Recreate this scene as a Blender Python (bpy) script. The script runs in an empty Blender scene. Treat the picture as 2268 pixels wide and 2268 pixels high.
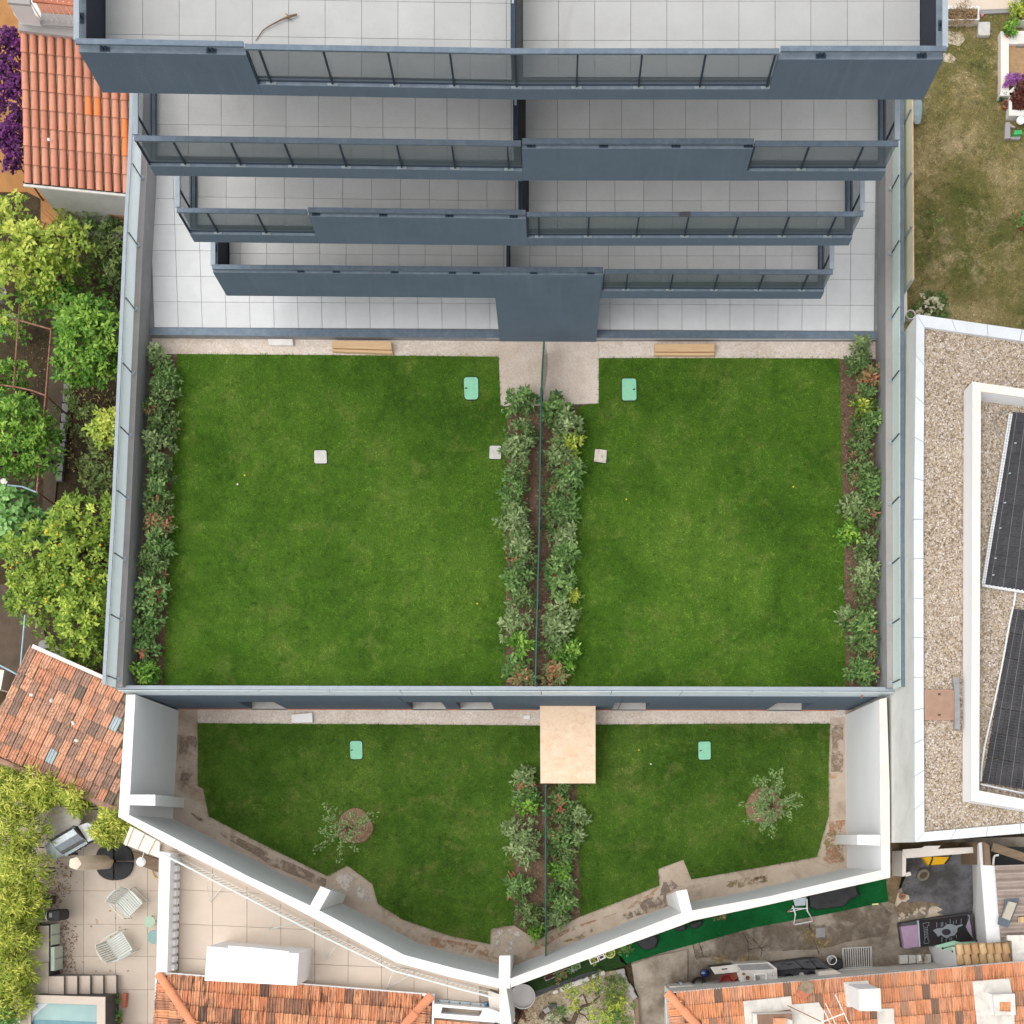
import bpy, math, random
import numpy as np
from mathutils import Vector, Matrix
random.seed(7)
rng = np.random.default_rng(7)
sc = bpy.context.scene
col = sc.collection

# ------------------------------------------------------------------ camera, sky, sun
# camera 33.1 m above the reference level, looking straight down with a shifted lens (keystone-corrected aerial view)
CZ, FPX, PX, PY = 33.1, 2900.0, 1220.0, 1880.0
cam = bpy.data.cameras.new('camera')
cam.sensor_width = 36.0
cam.lens = 36.0 * FPX / 2268.0
cam.shift_x = -(PX - 1134.0) / 2268.0
cam.shift_y = (PY - 1134.0) / 2268.0
cam.clip_start = 0.5
cam.clip_end = 600.0
camo = bpy.data.objects.new('camera', cam)
camo.location = (0, 0, CZ)
col.objects.link(camo)
sc.camera = camo

SUN_EL, SUN_AZ = 66.0, 255.0        # soft light from the lower left of the picture
world = bpy.data.worlds.new('World')
sc.world = world
world.use_nodes = True
wn = world.node_tree
bg = wn.nodes['Background']
sky = wn.nodes.new('ShaderNodeTexSky')
sky.sky_type = 'NISHITA'
sky.sun_disc = False
sky.sun_elevation = math.radians(SUN_EL)
sky.sun_rotation = math.radians(SUN_AZ)
sky.air_density = 1.0
sky.dust_density = 2.5
sky.ozone_density = 1.0
hs = wn.nodes.new('ShaderNodeHueSaturation')
hs.inputs['Saturation'].default_value = 0.10
wn.links.new(sky.outputs[0], hs.inputs['Color'])
wn.links.new(hs.outputs[0], bg.inputs[0])
bg.inputs[1].default_value = 0.15
sun = bpy.data.lights.new('sun', 'SUN')
sun.energy = 0.5
sun.angle = math.radians(60)
sun.color = (1.0, 0.95, 0.88)
suno = bpy.data.objects.new('sun', sun)
_el, _az = math.radians(SUN_EL), math.radians(SUN_AZ)
_d = Vector((math.sin(_az) * math.cos(_el), math.cos(_az) * math.cos(_el), math.sin(_el)))
suno.rotation_euler = _d.to_track_quat('Z', 'Y').to_euler()
suno.location = (-10, 5, 40)
col.objects.link(suno)
sc.view_settings.view_transform = 'Standard'
sc.view_settings.look = 'None'
sc.view_settings.gamma = 1.0
sc.view_settings.use_curve_mapping = False
sc.view_settings.exposure = 0.98

# ------------------------------------------------------------------ measuring helpers
REG = {a + str(i + 1): ((0, 550, 1100, 1668)[i], y) for a, y in zip('ABCD', (0, 550, 1120, 1668)) for i in range(4)}
def q(r, x, y):
    o = REG[r]
    return (o[0] + x / 3.22, o[1] + y / 3.22)
def w(px, py, z):
    d = (CZ - z) / FPX
    return Vector(((px - PX) * d, -(py - PY) * d, z))
def wz(p, z): return w(p[0], p[1], z)
def W(pts, z): return [w(p[0], p[1], z) for p in pts]
def sc_at(z): return FPX / (CZ - z)          # pixels per metre at a height

# ------------------------------------------------------------------ objects
ORG = {}
def tagp(o, label=None, cat=None, group=None, kind=None):
    if label: o['label'] = label
    if cat: o['category'] = cat
    if group: o['group'] = group
    if kind: o['kind'] = kind
    return o
def thing(name, label, cat, loc, group=None):
    o = bpy.data.objects.new(name, None)
    o.empty_display_size = 0.2
    col.objects.link(o)
    o.location = loc
    ORG[o] = Vector(loc)
    return tagp(o, label, cat, group)
class MB:
    def __init__(s): s.v = []; s.f = []; s.m = []; s.mi = 0; s.smooth = False
    def add(s, vs, fs):
        b = len(s.v)
        s.v += [Vector(v) for v in vs]
        s.f += [[b + i for i in f] for f in fs]
        s.m += [s.mi] * len(fs)
        return s
    def poly(s, pts): return s.add(pts, [list(range(len(pts)))])
    def frustum(s, top, bot):
        n = len(top)
        a = sum(top[i].x * top[(i + 1) % n].y - top[(i + 1) % n].x * top[i].y for i in range(n))
        if a < 0: top = top[::-1]; bot = bot[::-1]
        fs = [list(range(n)), [n + i for i in range(n)][::-1]]
        fs += [[i, n + i, n + (i + 1) % n, (i + 1) % n] for i in range(n)]
        return s.add(list(top) + list(bot), fs)
    def prism(s, pts, z0, z1=None):
        """pts world xy at the top z (z1 or own z), straight down to z0"""
        top = [Vector((p[0], p[1], z1 if z1 is not None else p[2])) for p in pts]
        return s.frustum(top, [Vector((p[0], p[1], z0)) for p in pts])
    def pprism(s, px, ztop, zbot): return s.prism(W(px, ztop), zbot, ztop)
    def box(s, c, size, rz=0.0, mat=None):
        hx, hy, hz = size[0] / 2, size[1] / 2, size[2] / 2
        M = (mat or Matrix.Rotation(rz, 3, 'Z'))
        c = Vector(c)
        vs = [c + M @ Vector((x, y, z)) for z in (-hz, hz) for x, y in ((-hx, -hy), (hx, -hy), (hx, hy), (-hx, hy))]
        return s.add(vs, [[3, 2, 1, 0], [4, 5, 6, 7], [0, 1, 5, 4], [1, 2, 6, 5], [2, 3, 7, 6], [3, 0, 4, 7]])
    def bar(s, a, b, wd, ht, up=Vector((0, 0, 1))):
        a = Vector(a); b = Vector(b); d = (b - a)
        L = d.length
        if L < 1e-6: return s
        x = d / L
        if abs(x.dot(up)) > 0.98: up = Vector((0, 1, 0))
        y = up.cross(x).normalized(); z = x.cross(y)
        M = Matrix((x, y, z)).transposed()
        return s.box((a + b) / 2, (L, wd, ht), mat=M)
    def tube(s, path, r, n=6, close=False):
        P = [Vector(p) for p in path]; rs = r if hasattr(r, '__len__') else [r] * len(P)
        rings = []; N = len(P)
        for i, p in enumerate(P):
            a = P[(i - 1) % N] if (i > 0 or close) else p
            b = P[(i + 1) % N] if (i < N - 1 or close) else p
            d = (b - a).normalized()
            u = Vector((0, 0, 1)) if abs(d.z) < 0.9 else Vector((1, 0, 0))
            e1 = d.cross(u).normalized(); e2 = d.cross(e1)
            rings.append([p + (e1 * math.cos(2 * math.pi * k / n) + e2 * math.sin(2 * math.pi * k / n)) * rs[i] for k in range(n)])
        vs = [v for rg in rings for v in rg]
        fs = []
        for i in range(N - 1 if not close else N):
            j = (i + 1) % N
            for k in range(n):
                fs.append([i * n + k, i * n + (k + 1) % n, j * n + (k + 1) % n, j * n + k])
        if not close:
            fs.append(list(range(n))[::-1]); fs.append([(N - 1) * n + k for k in range(n)])
        return s.add(vs, fs)
    def lathe(s, prof, c, n=20, sx=1, sy=1, rot=0, M=None):
        """prof list of (r, z)"""
        c = Vector(c); vs = []
        for r, z in prof:
            for k in range(n):
                a = 2 * math.pi * k / n
                v = Vector((r * math.cos(a) * sx, r * math.sin(a) * sy, z))
                if M is not None: v = M @ v
                elif rot: v = Matrix.Rotation(rot, 3, 'Z') @ v
                vs.append(c + v)
        fs = []
        for i in range(len(prof) - 1):
            for k in range(n):
                fs.append([i * n + k, i * n + (k + 1) % n, (i + 1) * n + (k + 1) % n, (i + 1) * n + k])
        fs.append(list(range(n))[::-1]); fs.append([(len(prof) - 1) * n + k for k in range(n)])
        return s.add(vs, fs)
    def build(s, name, mat, parent=None, origin=None, bevel=0.0, smooth=None, kind=None):
        if origin is None:
            if parent is not None: origin = ORG[parent]
            else:
                xs = [v.x for v in s.v]; ys = [v.y for v in s.v]; zs = [v.z for v in s.v]
                origin = Vector(((min(xs) + max(xs)) / 2, (min(ys) + max(ys)) / 2, min(zs)))
        origin = Vector(origin)
        me = bpy.data.meshes.new(name)
        me.from_pydata([tuple(v - origin) for v in s.v], [], s.f)
        mats = mat if isinstance(mat, (list, tuple)) else [mat]
        for m in mats: me.materials.append(m)
        if len(mats) > 1: me.polygons.foreach_set('material_index', s.m)
        if s.smooth if smooth is None else smooth:
            me.polygons.foreach_set('use_smooth', [True] * len(me.polygons))
            try: me.set_sharp_from_angle(angle=math.radians(42))
            except Exception: pass
        me.update()
        o = bpy.data.objects.new(name, me)
        col.objects.link(o)
        if parent is not None:
            o.parent = parent
            o.location = origin - ORG[parent]
        else: o.location = origin
        ORG[o] = origin
        if bevel > 0:
            md = o.modifiers.new('bevel', 'BEVEL'); md.width = bevel; md.segments = 2; md.limit_method = 'ANGLE'
        if kind: o['kind'] = kind
        return o
def inst(src, parent, loc, rot=(0, 0, 0), scale=(1, 1, 1), mat=None):
    """copy of an object sharing its mesh, placed at a world location under parent"""
    o = src.copy(); col.objects.link(o)
    o.parent = parent
    o.location = Vector(loc) - (ORG[parent] if parent is not None else Vector())
    o.rotation_euler = rot; o.scale = scale
    ORG[o] = Vector(loc)
    if mat is not None:
        o.material_slots[0].link = 'OBJECT'; o.material_slots[0].material = mat
    return o
def copy_thing(root, loc, rz, label, group=None, scale=None):
    r = root.copy(); col.objects.link(r); r.location = loc; r.rotation_euler = (0, 0, rz)
    if scale: r.scale = scale
    r['label'] = label
    if group: r['group'] = group
    for ch in list(root.children):
        c = ch.copy(); col.objects.link(c); c.parent = r
        for g in ch.children:
            d = g.copy(); col.objects.link(d); d.parent = c
    ORG[r] = Vector(loc)
    return r

# ------------------------------------------------------------------ materials
def S(r, g, b, k=0.8):
    def f(c):
        c /= 255.0
        return (c / 12.92 if c <= 0.04045 else ((c + 0.055) / 1.055) ** 2.4) * k
    return (f(r), f(g), f(b), 1.0)
class NT:
    def __init__(s, name):
        s.m = bpy.data.materials.new(name); s.m.use_nodes = True
        s.t = s.m.node_tree; s.n = s.t.nodes; s.l = s.t.links
        s.b = s.n['Principled BSDF']; s.out = s.n['Material Output']
        s.co = s.n.new('ShaderNodeTexCoord'); s.obj = s.n.new('ShaderNodeNewGeometry')
    def mk(s, typ, **kw):
        nd = s.n.new(typ)
        for k, v in kw.items(): setattr(nd, k, v)
        return nd
    def setin(s, nd, key, v):
        if isinstance(v, bpy.types.NodeSocket): s.l.new(v, nd.inputs[key])
        else: nd.inputs[key].default_value = v
    def pos(s, sc=(1, 1, 1), rot=(0, 0, 0)):
        mp = s.mk('ShaderNodeMapping')
        s.l.new(s.obj.outputs['Position'], mp.inputs[0])
        mp.inputs['Scale'].default_value = sc; mp.inputs['Rotation'].default_value = rot
        return mp.outputs[0]
    def noise(s, scale, detail=4, rough=0.6, vec=None, dist=0.0, lo=0.35, hi=0.65):
        nd = s.mk('ShaderNodeTexNoise')
        nd.inputs['Scale'].default_value = scale; nd.inputs['Detail'].default_value = detail
        nd.inputs['Roughness'].default_value = rough; nd.inputs['Distortion'].default_value = dist
        s.l.new(vec if vec is not None else s.pos(), nd.inputs['Vector'])
        mr = s.mk('ShaderNodeMapRange')
        s.l.new(nd.outputs[0], mr.inputs[0]); mr.inputs[1].default_value = lo; mr.inputs[2].default_value = hi
        return mr.outputs[0]
    def rand(s):
        return s.mk('ShaderNodeObjectInfo').outputs['Random']
    def attr(s, name):
        nd = s.mk('ShaderNodeAttribute'); nd.attribute_name = name
        return nd.outputs['Fac']
    def ramp(s, fac, stops, interp='LINEAR'):
        nd = s.mk('ShaderNodeValToRGB'); nd.color_ramp.interpolation = interp
        cr = nd.color_ramp
        while len(cr.elements) < len(stops): cr.elements.new(0.5)
        for e, (p, c) in zip(cr.elements, stops): e.position = p; e.color = c
        s.l.new(fac, nd.inputs[0])
        return nd.outputs[0]
    def mix(s, fac, a, b, mode='MIX'):
        nd = s.mk('ShaderNodeMixRGB'); nd.blend_type = mode
        s.setin(nd, 0, fac); s.setin(nd, 1, a); s.setin(nd, 2, b)
        return nd.outputs[0]
    def math(s, op, a, b=0.0, clamp=False):
        nd = s.mk('ShaderNodeMath'); nd.operation = op; nd.use_clamp = clamp
        s.setin(nd, 0, a); s.setin(nd, 1, b)
        return nd.outputs[0]
    def bump(s, h, strength=0.3, dist=0.01):
        nd = s.mk('ShaderNodeBump'); nd.inputs['Strength'].default_value = strength; nd.inputs['Distance'].default_value = dist
        s.l.new(h, nd.inputs['Height']); s.l.new(nd.outputs[0], s.b.inputs['Normal'])
    def fin(s, color, rough=0.8, metal=0.0, spec=0.3):
        s.setin(s.b, 'Base Color', color); s.setin(s.b, 'Roughness', rough)
        s.b.inputs['Metallic'].default_value = metal
        s.b.inputs['Specular IOR Level'].default_value = spec
        return s.m
def scale_c(c, k): return (min(c[0] * k, 1), min(c[1] * k, 1), min(c[2] * k, 1), 1)
def simple(name, c, var=0.12, scale=6.0, rough=0.75, metal=0.0, spec=0.3, dirt=None, dirt_amt=0.3, dscale=1.2, bump=0.15, bscale=60, rnd=0.0):
    t = NT(name)
    f = t.noise(scale, 5)
    cc = t.mix(f, scale_c(c, 1 - var), scale_c(c, 1 + var))
    if dirt is not None:
        g = t.noise(dscale, 8, 0.7, dist=0.4, lo=0.48, hi=0.75)
        cc = t.mix(t.math('MULTIPLY', g, dirt_amt), cc, dirt)
    if rnd > 0:
        r = t.math('ADD', t.math('MULTIPLY', t.rand(), 2 * rnd), 1 - rnd)
        cc = t.mix(1.0, cc, r, 'MULTIPLY')
    if bump > 0: t.bump(t.noise(bscale, 3), bump, 0.01)
    return t.fin(cc, rough, metal, spec)

M = {}
M['blue_render'] = simple('blue_render', S(97, 112, 126), 0.07, 1.5, 0.85, bump=0.35, bscale=45, dirt=S(112, 127, 139), dirt_amt=0.35)
M['blue_metal'] = simple('blue_metal', S(110, 124, 138), 0.1, 9, 0.45, 0.3, dirt=S(150, 160, 168), dirt_amt=0.45, dscale=5, bump=0.05)
def streaked(name, base, light, amt, fine=45, cloud=0.05, grime=None, gamt=0.0):
    t = NT(name)
    c = t.mix(t.noise(1.2, 6), scale_c(base, 1 - cloud), scale_c(base, 1 + cloud))
    st = t.noise(1.0, 7, 0.7, vec=t.pos((7, 7, .35)), lo=0.55, hi=0.78)
    c = t.mix(t.math('MULTIPLY', st, amt), c, light)
    if grime is not None:
        g = t.noise(1.0, 8, 0.75, vec=t.pos((3.5, 3.5, .8)), dist=.5, lo=0.55, hi=0.8)
        c = t.mix(t.math('MULTIPLY', g, gamt), c, grime)
    g2 = t.noise(70, 3, 0.8, lo=0.4, hi=0.65)
    c = t.mix(t.math('MULTIPLY', g2, 0.10), c, scale_c(base, 0.7))
    t.bump(t.noise(fine, 4), 0.35, 0.01)
    return t.fin(c, 0.85)
M['blue_render'] = streaked('blue_render_streaked', S(97, 112, 126), S(126, 140, 150), 0.4, grime=S(82, 94, 104), gamt=0.5)
M['white_wall'] = streaked('white_wall_streaked', S(243, 243, 243), S(226, 228, 228), 0.5, cloud=0.02, grime=S(206, 204, 198), gamt=0.45)
M['blue_metal_dark'] = simple('blue_metal_dark', S(52, 66, 82), 0.1, 9, 0.5, 0.2, bump=0.05)
M['ledge_grey'] = simple('ledge_grey', S(118, 130, 142), 0.12, 7, 0.8, dirt=S(84, 92, 100), dirt_amt=0.4, dscale=4)
M['inner_black'] = simple('inner_black', S(40, 46, 58), 0.1, 5, 0.8)
M['gutter'] = simple('gutter', S(58, 64, 70), 0.1, 5, 0.9)
M['light_cap'] = simple('light_cap', S(160, 170, 178), 0.06, 5, 0.5)
M['galv'] = simple('galv', S(175, 185, 190), 0.1, 12, 0.4, 0.4)
M['white_paint'] = simple('white_paint', S(246, 244, 242), 0.02, 1.0, 0.8, dirt=S(205, 205, 200), dirt_amt=0.18, dscale=0.9, bump=0.12, bscale=40)
M['white_wall'] = simple('white_wall', S(243, 243, 243), 0.02, 0.7, 0.8, dirt=S(222, 224, 226), dirt_amt=0.25, dscale=0.6, bump=0.15, bscale=40)
M['cream_cap'] = simple('cream_cap', S(240, 230, 220), 0.04, 1.5, 0.8, dirt=S(205, 190, 175), dirt_amt=0.3)
M['concrete_wall'] = simple('concrete_wall', S(168, 163, 160), 0.06, 1.2, 0.85, dirt=S(135, 128, 122), dirt_amt=0.35, dscale=1.5)
M['concrete_face'] = simple('concrete_face', S(150, 150, 150), 0.06, 1.2, 0.9, dirt=S(110, 108, 106), dirt_amt=0.4, dscale=1.5)
M['pale_panel'] = simple('pale_panel', S(222, 226, 230), 0.03, 1.5, 0.7, dirt=S(185, 188, 188), dirt_amt=0.3, rnd=0.03)
M['pale_face'] = simple('pale_face', S(226, 226, 220), 0.04, 1.2, 0.8, dirt=S(160, 160, 150), dirt_amt=0.45, dscale=0.8)
M['joint_warm'] = simple('joint_warm', S(188, 172, 156), 0.1, 5, 0.9, dirt=S(150, 128, 108), dirt_amt=.6, dscale=2)
M['joint_dark'] = simple('joint_dark', S(112, 112, 110), 0.1, 5, 0.9)
M['joint_pale'] = simple('joint_pale', S(144, 144, 144), 0.1, 5, 0.9)
M['soil'] = simple('soil', S(116, 94, 76), 0.3, 14, 0.95, dirt=S(76, 58, 45), dirt_amt=0.7, dscale=5, bump=0.9, bscale=28)
M['ring_soil'] = simple('ring_soil', S(150, 122, 98), 0.25, 14, 0.95, dirt=S(108, 84, 64), dirt_amt=0.6, dscale=6, bump=0.9, bscale=28)
M['dark_earth'] = simple('dark_earth', S(72, 60, 42), 0.35, 9, 0.95, dirt=S(48, 52, 28), dirt_amt=0.6, dscale=2, bump=0.8, bscale=20)
M['bark'] = simple('bark', S(96, 82, 66), 0.25, 18, 0.9, bump=0.6)
M['twig'] = simple('twig', S(128, 104, 84), 0.2, 18, 0.9)
M['green_cover'] = simple('green_cover', S(142, 208, 172), 0.06, 10, 0.6, dirt=S(180, 220, 195), dirt_amt=0.5, dscale=7, bump=0.2, bscale=90)
M['grey_cover'] = simple('grey_cover', S(205, 203, 196), 0.05, 8, 0.7, dirt=S(165, 160, 150), dirt_amt=0.5, dscale=6)
M['stone_cover'] = simple('stone_cover', S(215, 205, 192), 0.08, 12, 0.8, dirt=S(125, 112, 98), dirt_amt=1.0, dscale=5)
M['dark_gap'] = simple('dark_gap', S(50, 48, 40), 0.1, 5, 0.9)
M['wood_beam'] = None
M['green_fence'] = simple('green_fence', S(48, 96, 84), 0.08, 9, 0.5)
M['black'] = simple('black', S(42, 42, 46), 0.2, 9, 0.6)
M['dark_grey'] = simple('dark_grey', S(78, 78, 82), 0.15, 9, 0.6)
M['mid_grey'] = simple('mid_grey', S(150, 150, 150), 0.1, 9, 0.7)
M['plaster_white'] = simple('plaster_white', S(232, 228, 222), 0.04, 3, 0.85, dirt=S(180, 172, 162), dirt_amt=0.4, dscale=2)
M['terracotta'] = simple('terracotta', S(190, 118, 90), 0.12, 12, 0.85)
M['rust'] = simple('rust', S(150, 105, 82), 0.25, 16, 0.85, dirt=S(190, 175, 160), dirt_amt=0.5, dscale=8)
M['pale_blue_pipe'] = simple('pale_blue_pipe', S(170, 200, 215), 0.08, 9, 0.5)

def tile_mat(name, c, var=0.06):
    t = NT(name)
    r = t.rand()
    base = t.ramp(r, [(0, scale_c(c, 1 - var)), (0.5, c), (1, scale_c(c, 1 + var * 0.6))])
    cl = t.noise(1.6, 6, 0.65, lo=0.35, hi=0.7)
    cc = t.mix(t.math('MULTIPLY', cl, 0.5), base, scale_c(c, 0.80))
    sp = t.noise(38, 4, 0.8, lo=0.4, hi=0.7)
    cc = t.mix(t.math('MULTIPLY', sp, 0.12), cc, S(140, 140, 138))
    st = t.noise(0.9, 8, 0.7, dist=0.8, lo=0.6, hi=0.8)
    cc = t.mix(t.math('MULTIPLY', st, 0.35), cc, (c[0] * .62, c[1] * .58, c[2] * .5, 1))
    t.bump(t.noise(55, 3), 0.12, 0.01)
    return t.fin(cc, 0.7)
M['tile_light'] = tile_mat('tile_light', S(222, 223, 223))
M['tile_grey'] = tile_mat('tile_grey', S(242, 241, 238))
M['tile_top'] = tile_mat('tile_top', S(188, 188, 186), 0.06)
M['tile_peach'] = tile_mat('tile_peach', S(226, 208, 190))
M['tile_patio'] = tile_mat('tile_patio', S(214, 198, 182))

def gravel_mat(name, cols, scale, bump=0.7, pebble=True, big=None):
    t = NT(name)
    v = t.mk('ShaderNodeTexVoronoi'); v.inputs['Scale'].default_value = scale
    t.l.new(t.pos(), v.inputs['Vector'])
    sep = t.mk('ShaderNodeSeparateColor'); t.l.new(v.outputs['Color'], sep.inputs[0])
    n = len(cols)
    cc = t.ramp(sep.outputs[0], [(i / (n - 1), c) for i, c in enumerate(cols)])
    cc = t.mix(t.noise(0.8, 6, 0.7, lo=0.4, hi=0.7), cc, t.mix(1.0, cc, (0.78, 0.74, 0.68, 1), 'MULTIPLY'))
    if big is not None:
        cc = t.mix(t.math('MULTIPLY', t.noise(0.55, 8, 0.75, dist=0.5, lo=0.56, hi=0.72), 0.7), cc, big)
    inv = t.math('SUBTRACT', 1.0, v.outputs['Distance'])
    t.bump(inv, bump, 0.02)
    return t.fin(cc, 0.9)
M['path_gravel'] = gravel_mat('path_gravel', [S(208, 192, 178), S(232, 219, 206), S(216, 202, 190), S(238, 227, 218)], 26, 0.25, big=S(176, 160, 140))
M['pad_gravel'] = gravel_mat('pad_gravel', [S(206, 190, 176), S(226, 212, 200), S(212, 198, 188)], 34, 0.15, big=S(190, 165, 140))
M['roof_gravel'] = gravel_mat('roof_gravel', [S(116, 98, 80), S(200, 182, 158), S(158, 140, 120), S(214, 204, 192), S(138, 120, 102), S(184, 170, 160)], 26, 0.9, big=S(120, 98, 78))
M['rock_gravel'] = gravel_mat('rock_gravel', [S(185, 170, 145), S(210, 198, 178), S(170, 150, 118)], 20, 0.8, big=S(150, 130, 90))

def walkway_mat():
    t = NT('stained_concrete')
    a = t.mix(t.noise(1.3, 8, 0.7), S(206, 190, 172), S(186, 166, 146))
    b = t.mix(t.math('MULTIPLY', t.noise(0.7, 9, 0.72, dist=0.9, lo=0.52, hi=0.66), 0.75), a, S(146, 124, 102))
    c = t.mix(t.math('MULTIPLY', t.noise(2.6, 8, 0.75, dist=0.5, lo=0.58, hi=0.7), 0.5), b, S(222, 212, 200))
    d = t.mix(t.math('MULTIPLY', t.noise(0.45, 7, 0.7, dist=1.2, lo=0.63, hi=0.7), 0.7), c, S(178, 128, 84))
    t.bump(t.noise(30, 6, 0.7), 0.3, 0.01)
    return t.fin(d, 0.85)
M['walkway'] = walkway_mat()
M['stain_dark'] = simple('stain_dark', S(118, 102, 90), 0.25, 7, 0.7, dirt=S(160, 145, 130), dirt_amt=0.7, dscale=6)
M['stain_moss'] = simple('stain_moss', S(150, 128, 62), 0.25, 5, 0.8, dirt=S(180, 155, 120), dirt_amt=0.8, dscale=4)
def film(name, a, b, sc_=4.0, lo=.42, hi=.56):
    t = NT(name)
    t.fin(t.mix(t.noise(sc_ * 2, 6, .7), a, b), .8)
    tr = t.mk('ShaderNodeBsdfTransparent'); mx = t.mk('ShaderNodeMixShader')
    t.l.new(t.noise(sc_, 8, .72, dist=.4, lo=lo, hi=hi), mx.inputs[0]); t.l.new(tr.outputs[0], mx.inputs[1]); t.l.new(t.b.outputs[0], mx.inputs[2]); t.l.new(mx.outputs[0], t.out.inputs[0])
    return t.m
M['stain_dark'] = film('stain_dark_film', S(112, 98, 88), S(150, 134, 120), 3.2)
M['stain_moss'] = film('stain_moss_film', S(136, 118, 66), S(162, 140, 100), 4.5, .46, .62)
M['stain_rust'] = film('stain_rust_film', S(176, 120, 80), S(200, 160, 124), 2.6, .46, .62)
M['stain_pale'] = film('stain_pale_film', S(222, 214, 204), S(206, 194, 180), 2.6, .46, .6)
M['stain_brown'] = film('stain_brown_film', S(134, 112, 94), S(168, 146, 126), 1.8, .45, .6)
def yard_mat(name, base, dark, moss, sc1=0.5):
    t = NT(name)
    a = t.mix(t.noise(1.1, 8, 0.7), base, scale_c(base, 0.82))
    b = t.mix(t.math('MULTIPLY', t.noise(sc1, 9, 0.7, dist=0.15, lo=0.45, hi=0.6), 0.85), a, dark)
    c = t.mix(t.math('MULTIPLY', t.noise(0.8, 8, 0.75, dist=0.5, lo=0.58, hi=0.7), 0.5), b, moss)
    g = t.mix(t.math('MULTIPLY', t.noise(22, 5, 0.8, lo=0.5, hi=0.75), 0.35), c, scale_c(base, 0.5))
    t.bump(t.noise(24, 6, 0.7), 0.4, 0.015)
    return t.fin(g, 0.9)
M['yard_concrete'] = yard_mat('yard_concrete', S(178, 166, 150), S(104, 92, 80), S(136, 122, 80))
M['yard_asphalt'] = yard_mat('yard_asphalt', S(118, 118, 122), S(68, 66, 64), S(148, 146, 144), 1.1)
M['ochre_ground'] = simple('ochre_ground', S(178, 128, 78), 0.1, 2, 0.9, dirt=S(135, 92, 52), dirt_amt=0.6)
M['garden_path'] = simple('garden_path', S(98, 84, 70), 0.15, 3, 0.9, dirt=S(60, 50, 38), dirt_amt=0.7)

def lawn_mat(name, dk, md, lt, yl, blade=False, patch=0.5):
    t = NT(name)
    f = t.noise(0.42, 6, 0.62, dist=0.3, lo=0.36, hi=0.64)
    a = t.ramp(f, [(0, dk), (0.5, md), (1, lt)])
    g = t.noise(1.3, 8, 0.78, dist=0.5, lo=0.52, hi=0.72)
    a = t.mix(t.math('MULTIPLY', g, patch), a, yl)
    h = t.noise(9, 5, 0.8, lo=0.3, hi=0.7)
    a = t.mix(t.math('MULTIPLY', h, 0.3), a, dk)
    mw = t.noise(1.0, 3, 0.6, vec=t.pos((2.6, .12, 1)), lo=0.4, hi=0.6)
    a = t.mix(t.math('MULTIPLY', mw, 0.22), a, dk)
    if blade:
        r = t.attr('tone')
        k = t.ramp(r, [(0.1, (0.36, 0.4, 0.35, 1)), (0.5, (1, 1, 1, 1)), (0.9, (1.95, 1.8, 1.9, 1))])
        a = t.mix(1.0, a, k, 'MULTIPLY')
    else:
        t.bump(t.noise(40, 4, 0.8), 0.8, 0.03)
    return t.fin(a, 0.75, spec=0.15)
def lawnset(n, *c, patch=0.5):
    M[n] = lawn_mat(n, *c, patch=patch); M[n + '_blade'] = lawn_mat(n + '_blade', *c, blade=True, patch=patch)
lawnset('lawn', S(70, 108, 28), S(90, 130, 38), S(108, 144, 50), S(150, 160, 82), patch=.6)
lawnset('lawn_low', S(70, 106, 30), S(90, 126, 42), S(108, 140, 54), S(148, 148, 84), patch=0.8)
lawnset('dry_grass', S(112, 118, 62), S(162, 148, 98), S(206, 186, 140), S(222, 200, 160), patch=1.0)
lawnset('turf', S(14, 96, 46), S(26, 116, 58), S(42, 134, 74), S(28, 118, 60))

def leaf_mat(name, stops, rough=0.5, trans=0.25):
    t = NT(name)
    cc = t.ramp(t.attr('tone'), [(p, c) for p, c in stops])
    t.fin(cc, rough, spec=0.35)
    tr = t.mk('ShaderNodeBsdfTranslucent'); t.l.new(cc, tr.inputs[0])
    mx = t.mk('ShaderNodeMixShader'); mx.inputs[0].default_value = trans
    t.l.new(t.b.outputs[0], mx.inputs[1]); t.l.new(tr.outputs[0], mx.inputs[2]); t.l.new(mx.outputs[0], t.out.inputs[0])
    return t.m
RED = S(190, 118, 92)
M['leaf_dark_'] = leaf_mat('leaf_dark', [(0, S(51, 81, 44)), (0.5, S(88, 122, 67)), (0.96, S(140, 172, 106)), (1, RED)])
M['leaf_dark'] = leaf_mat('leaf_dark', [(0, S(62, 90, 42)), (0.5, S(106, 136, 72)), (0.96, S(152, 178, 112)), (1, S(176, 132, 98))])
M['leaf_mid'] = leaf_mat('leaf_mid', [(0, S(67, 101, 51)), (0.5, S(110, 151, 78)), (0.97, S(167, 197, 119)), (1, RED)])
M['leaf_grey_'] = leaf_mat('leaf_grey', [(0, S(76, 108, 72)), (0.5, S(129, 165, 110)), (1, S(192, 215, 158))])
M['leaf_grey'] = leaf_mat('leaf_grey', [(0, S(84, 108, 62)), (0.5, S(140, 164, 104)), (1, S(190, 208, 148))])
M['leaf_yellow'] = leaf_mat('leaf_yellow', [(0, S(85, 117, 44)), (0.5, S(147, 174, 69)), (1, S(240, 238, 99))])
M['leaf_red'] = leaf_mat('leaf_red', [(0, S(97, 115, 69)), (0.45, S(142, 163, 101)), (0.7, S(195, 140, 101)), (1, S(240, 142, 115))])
M['leaf_olive'] = leaf_mat('leaf_olive', [(0, S(84, 110, 64)), (0.5, S(118, 150, 88)), (1, S(156, 184, 116))]) or leaf_mat('leaf_olive_pale', [(0, S(106, 129, 85)), (0.5, S(149, 174, 115)), (1, S(202, 224, 163))])
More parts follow.
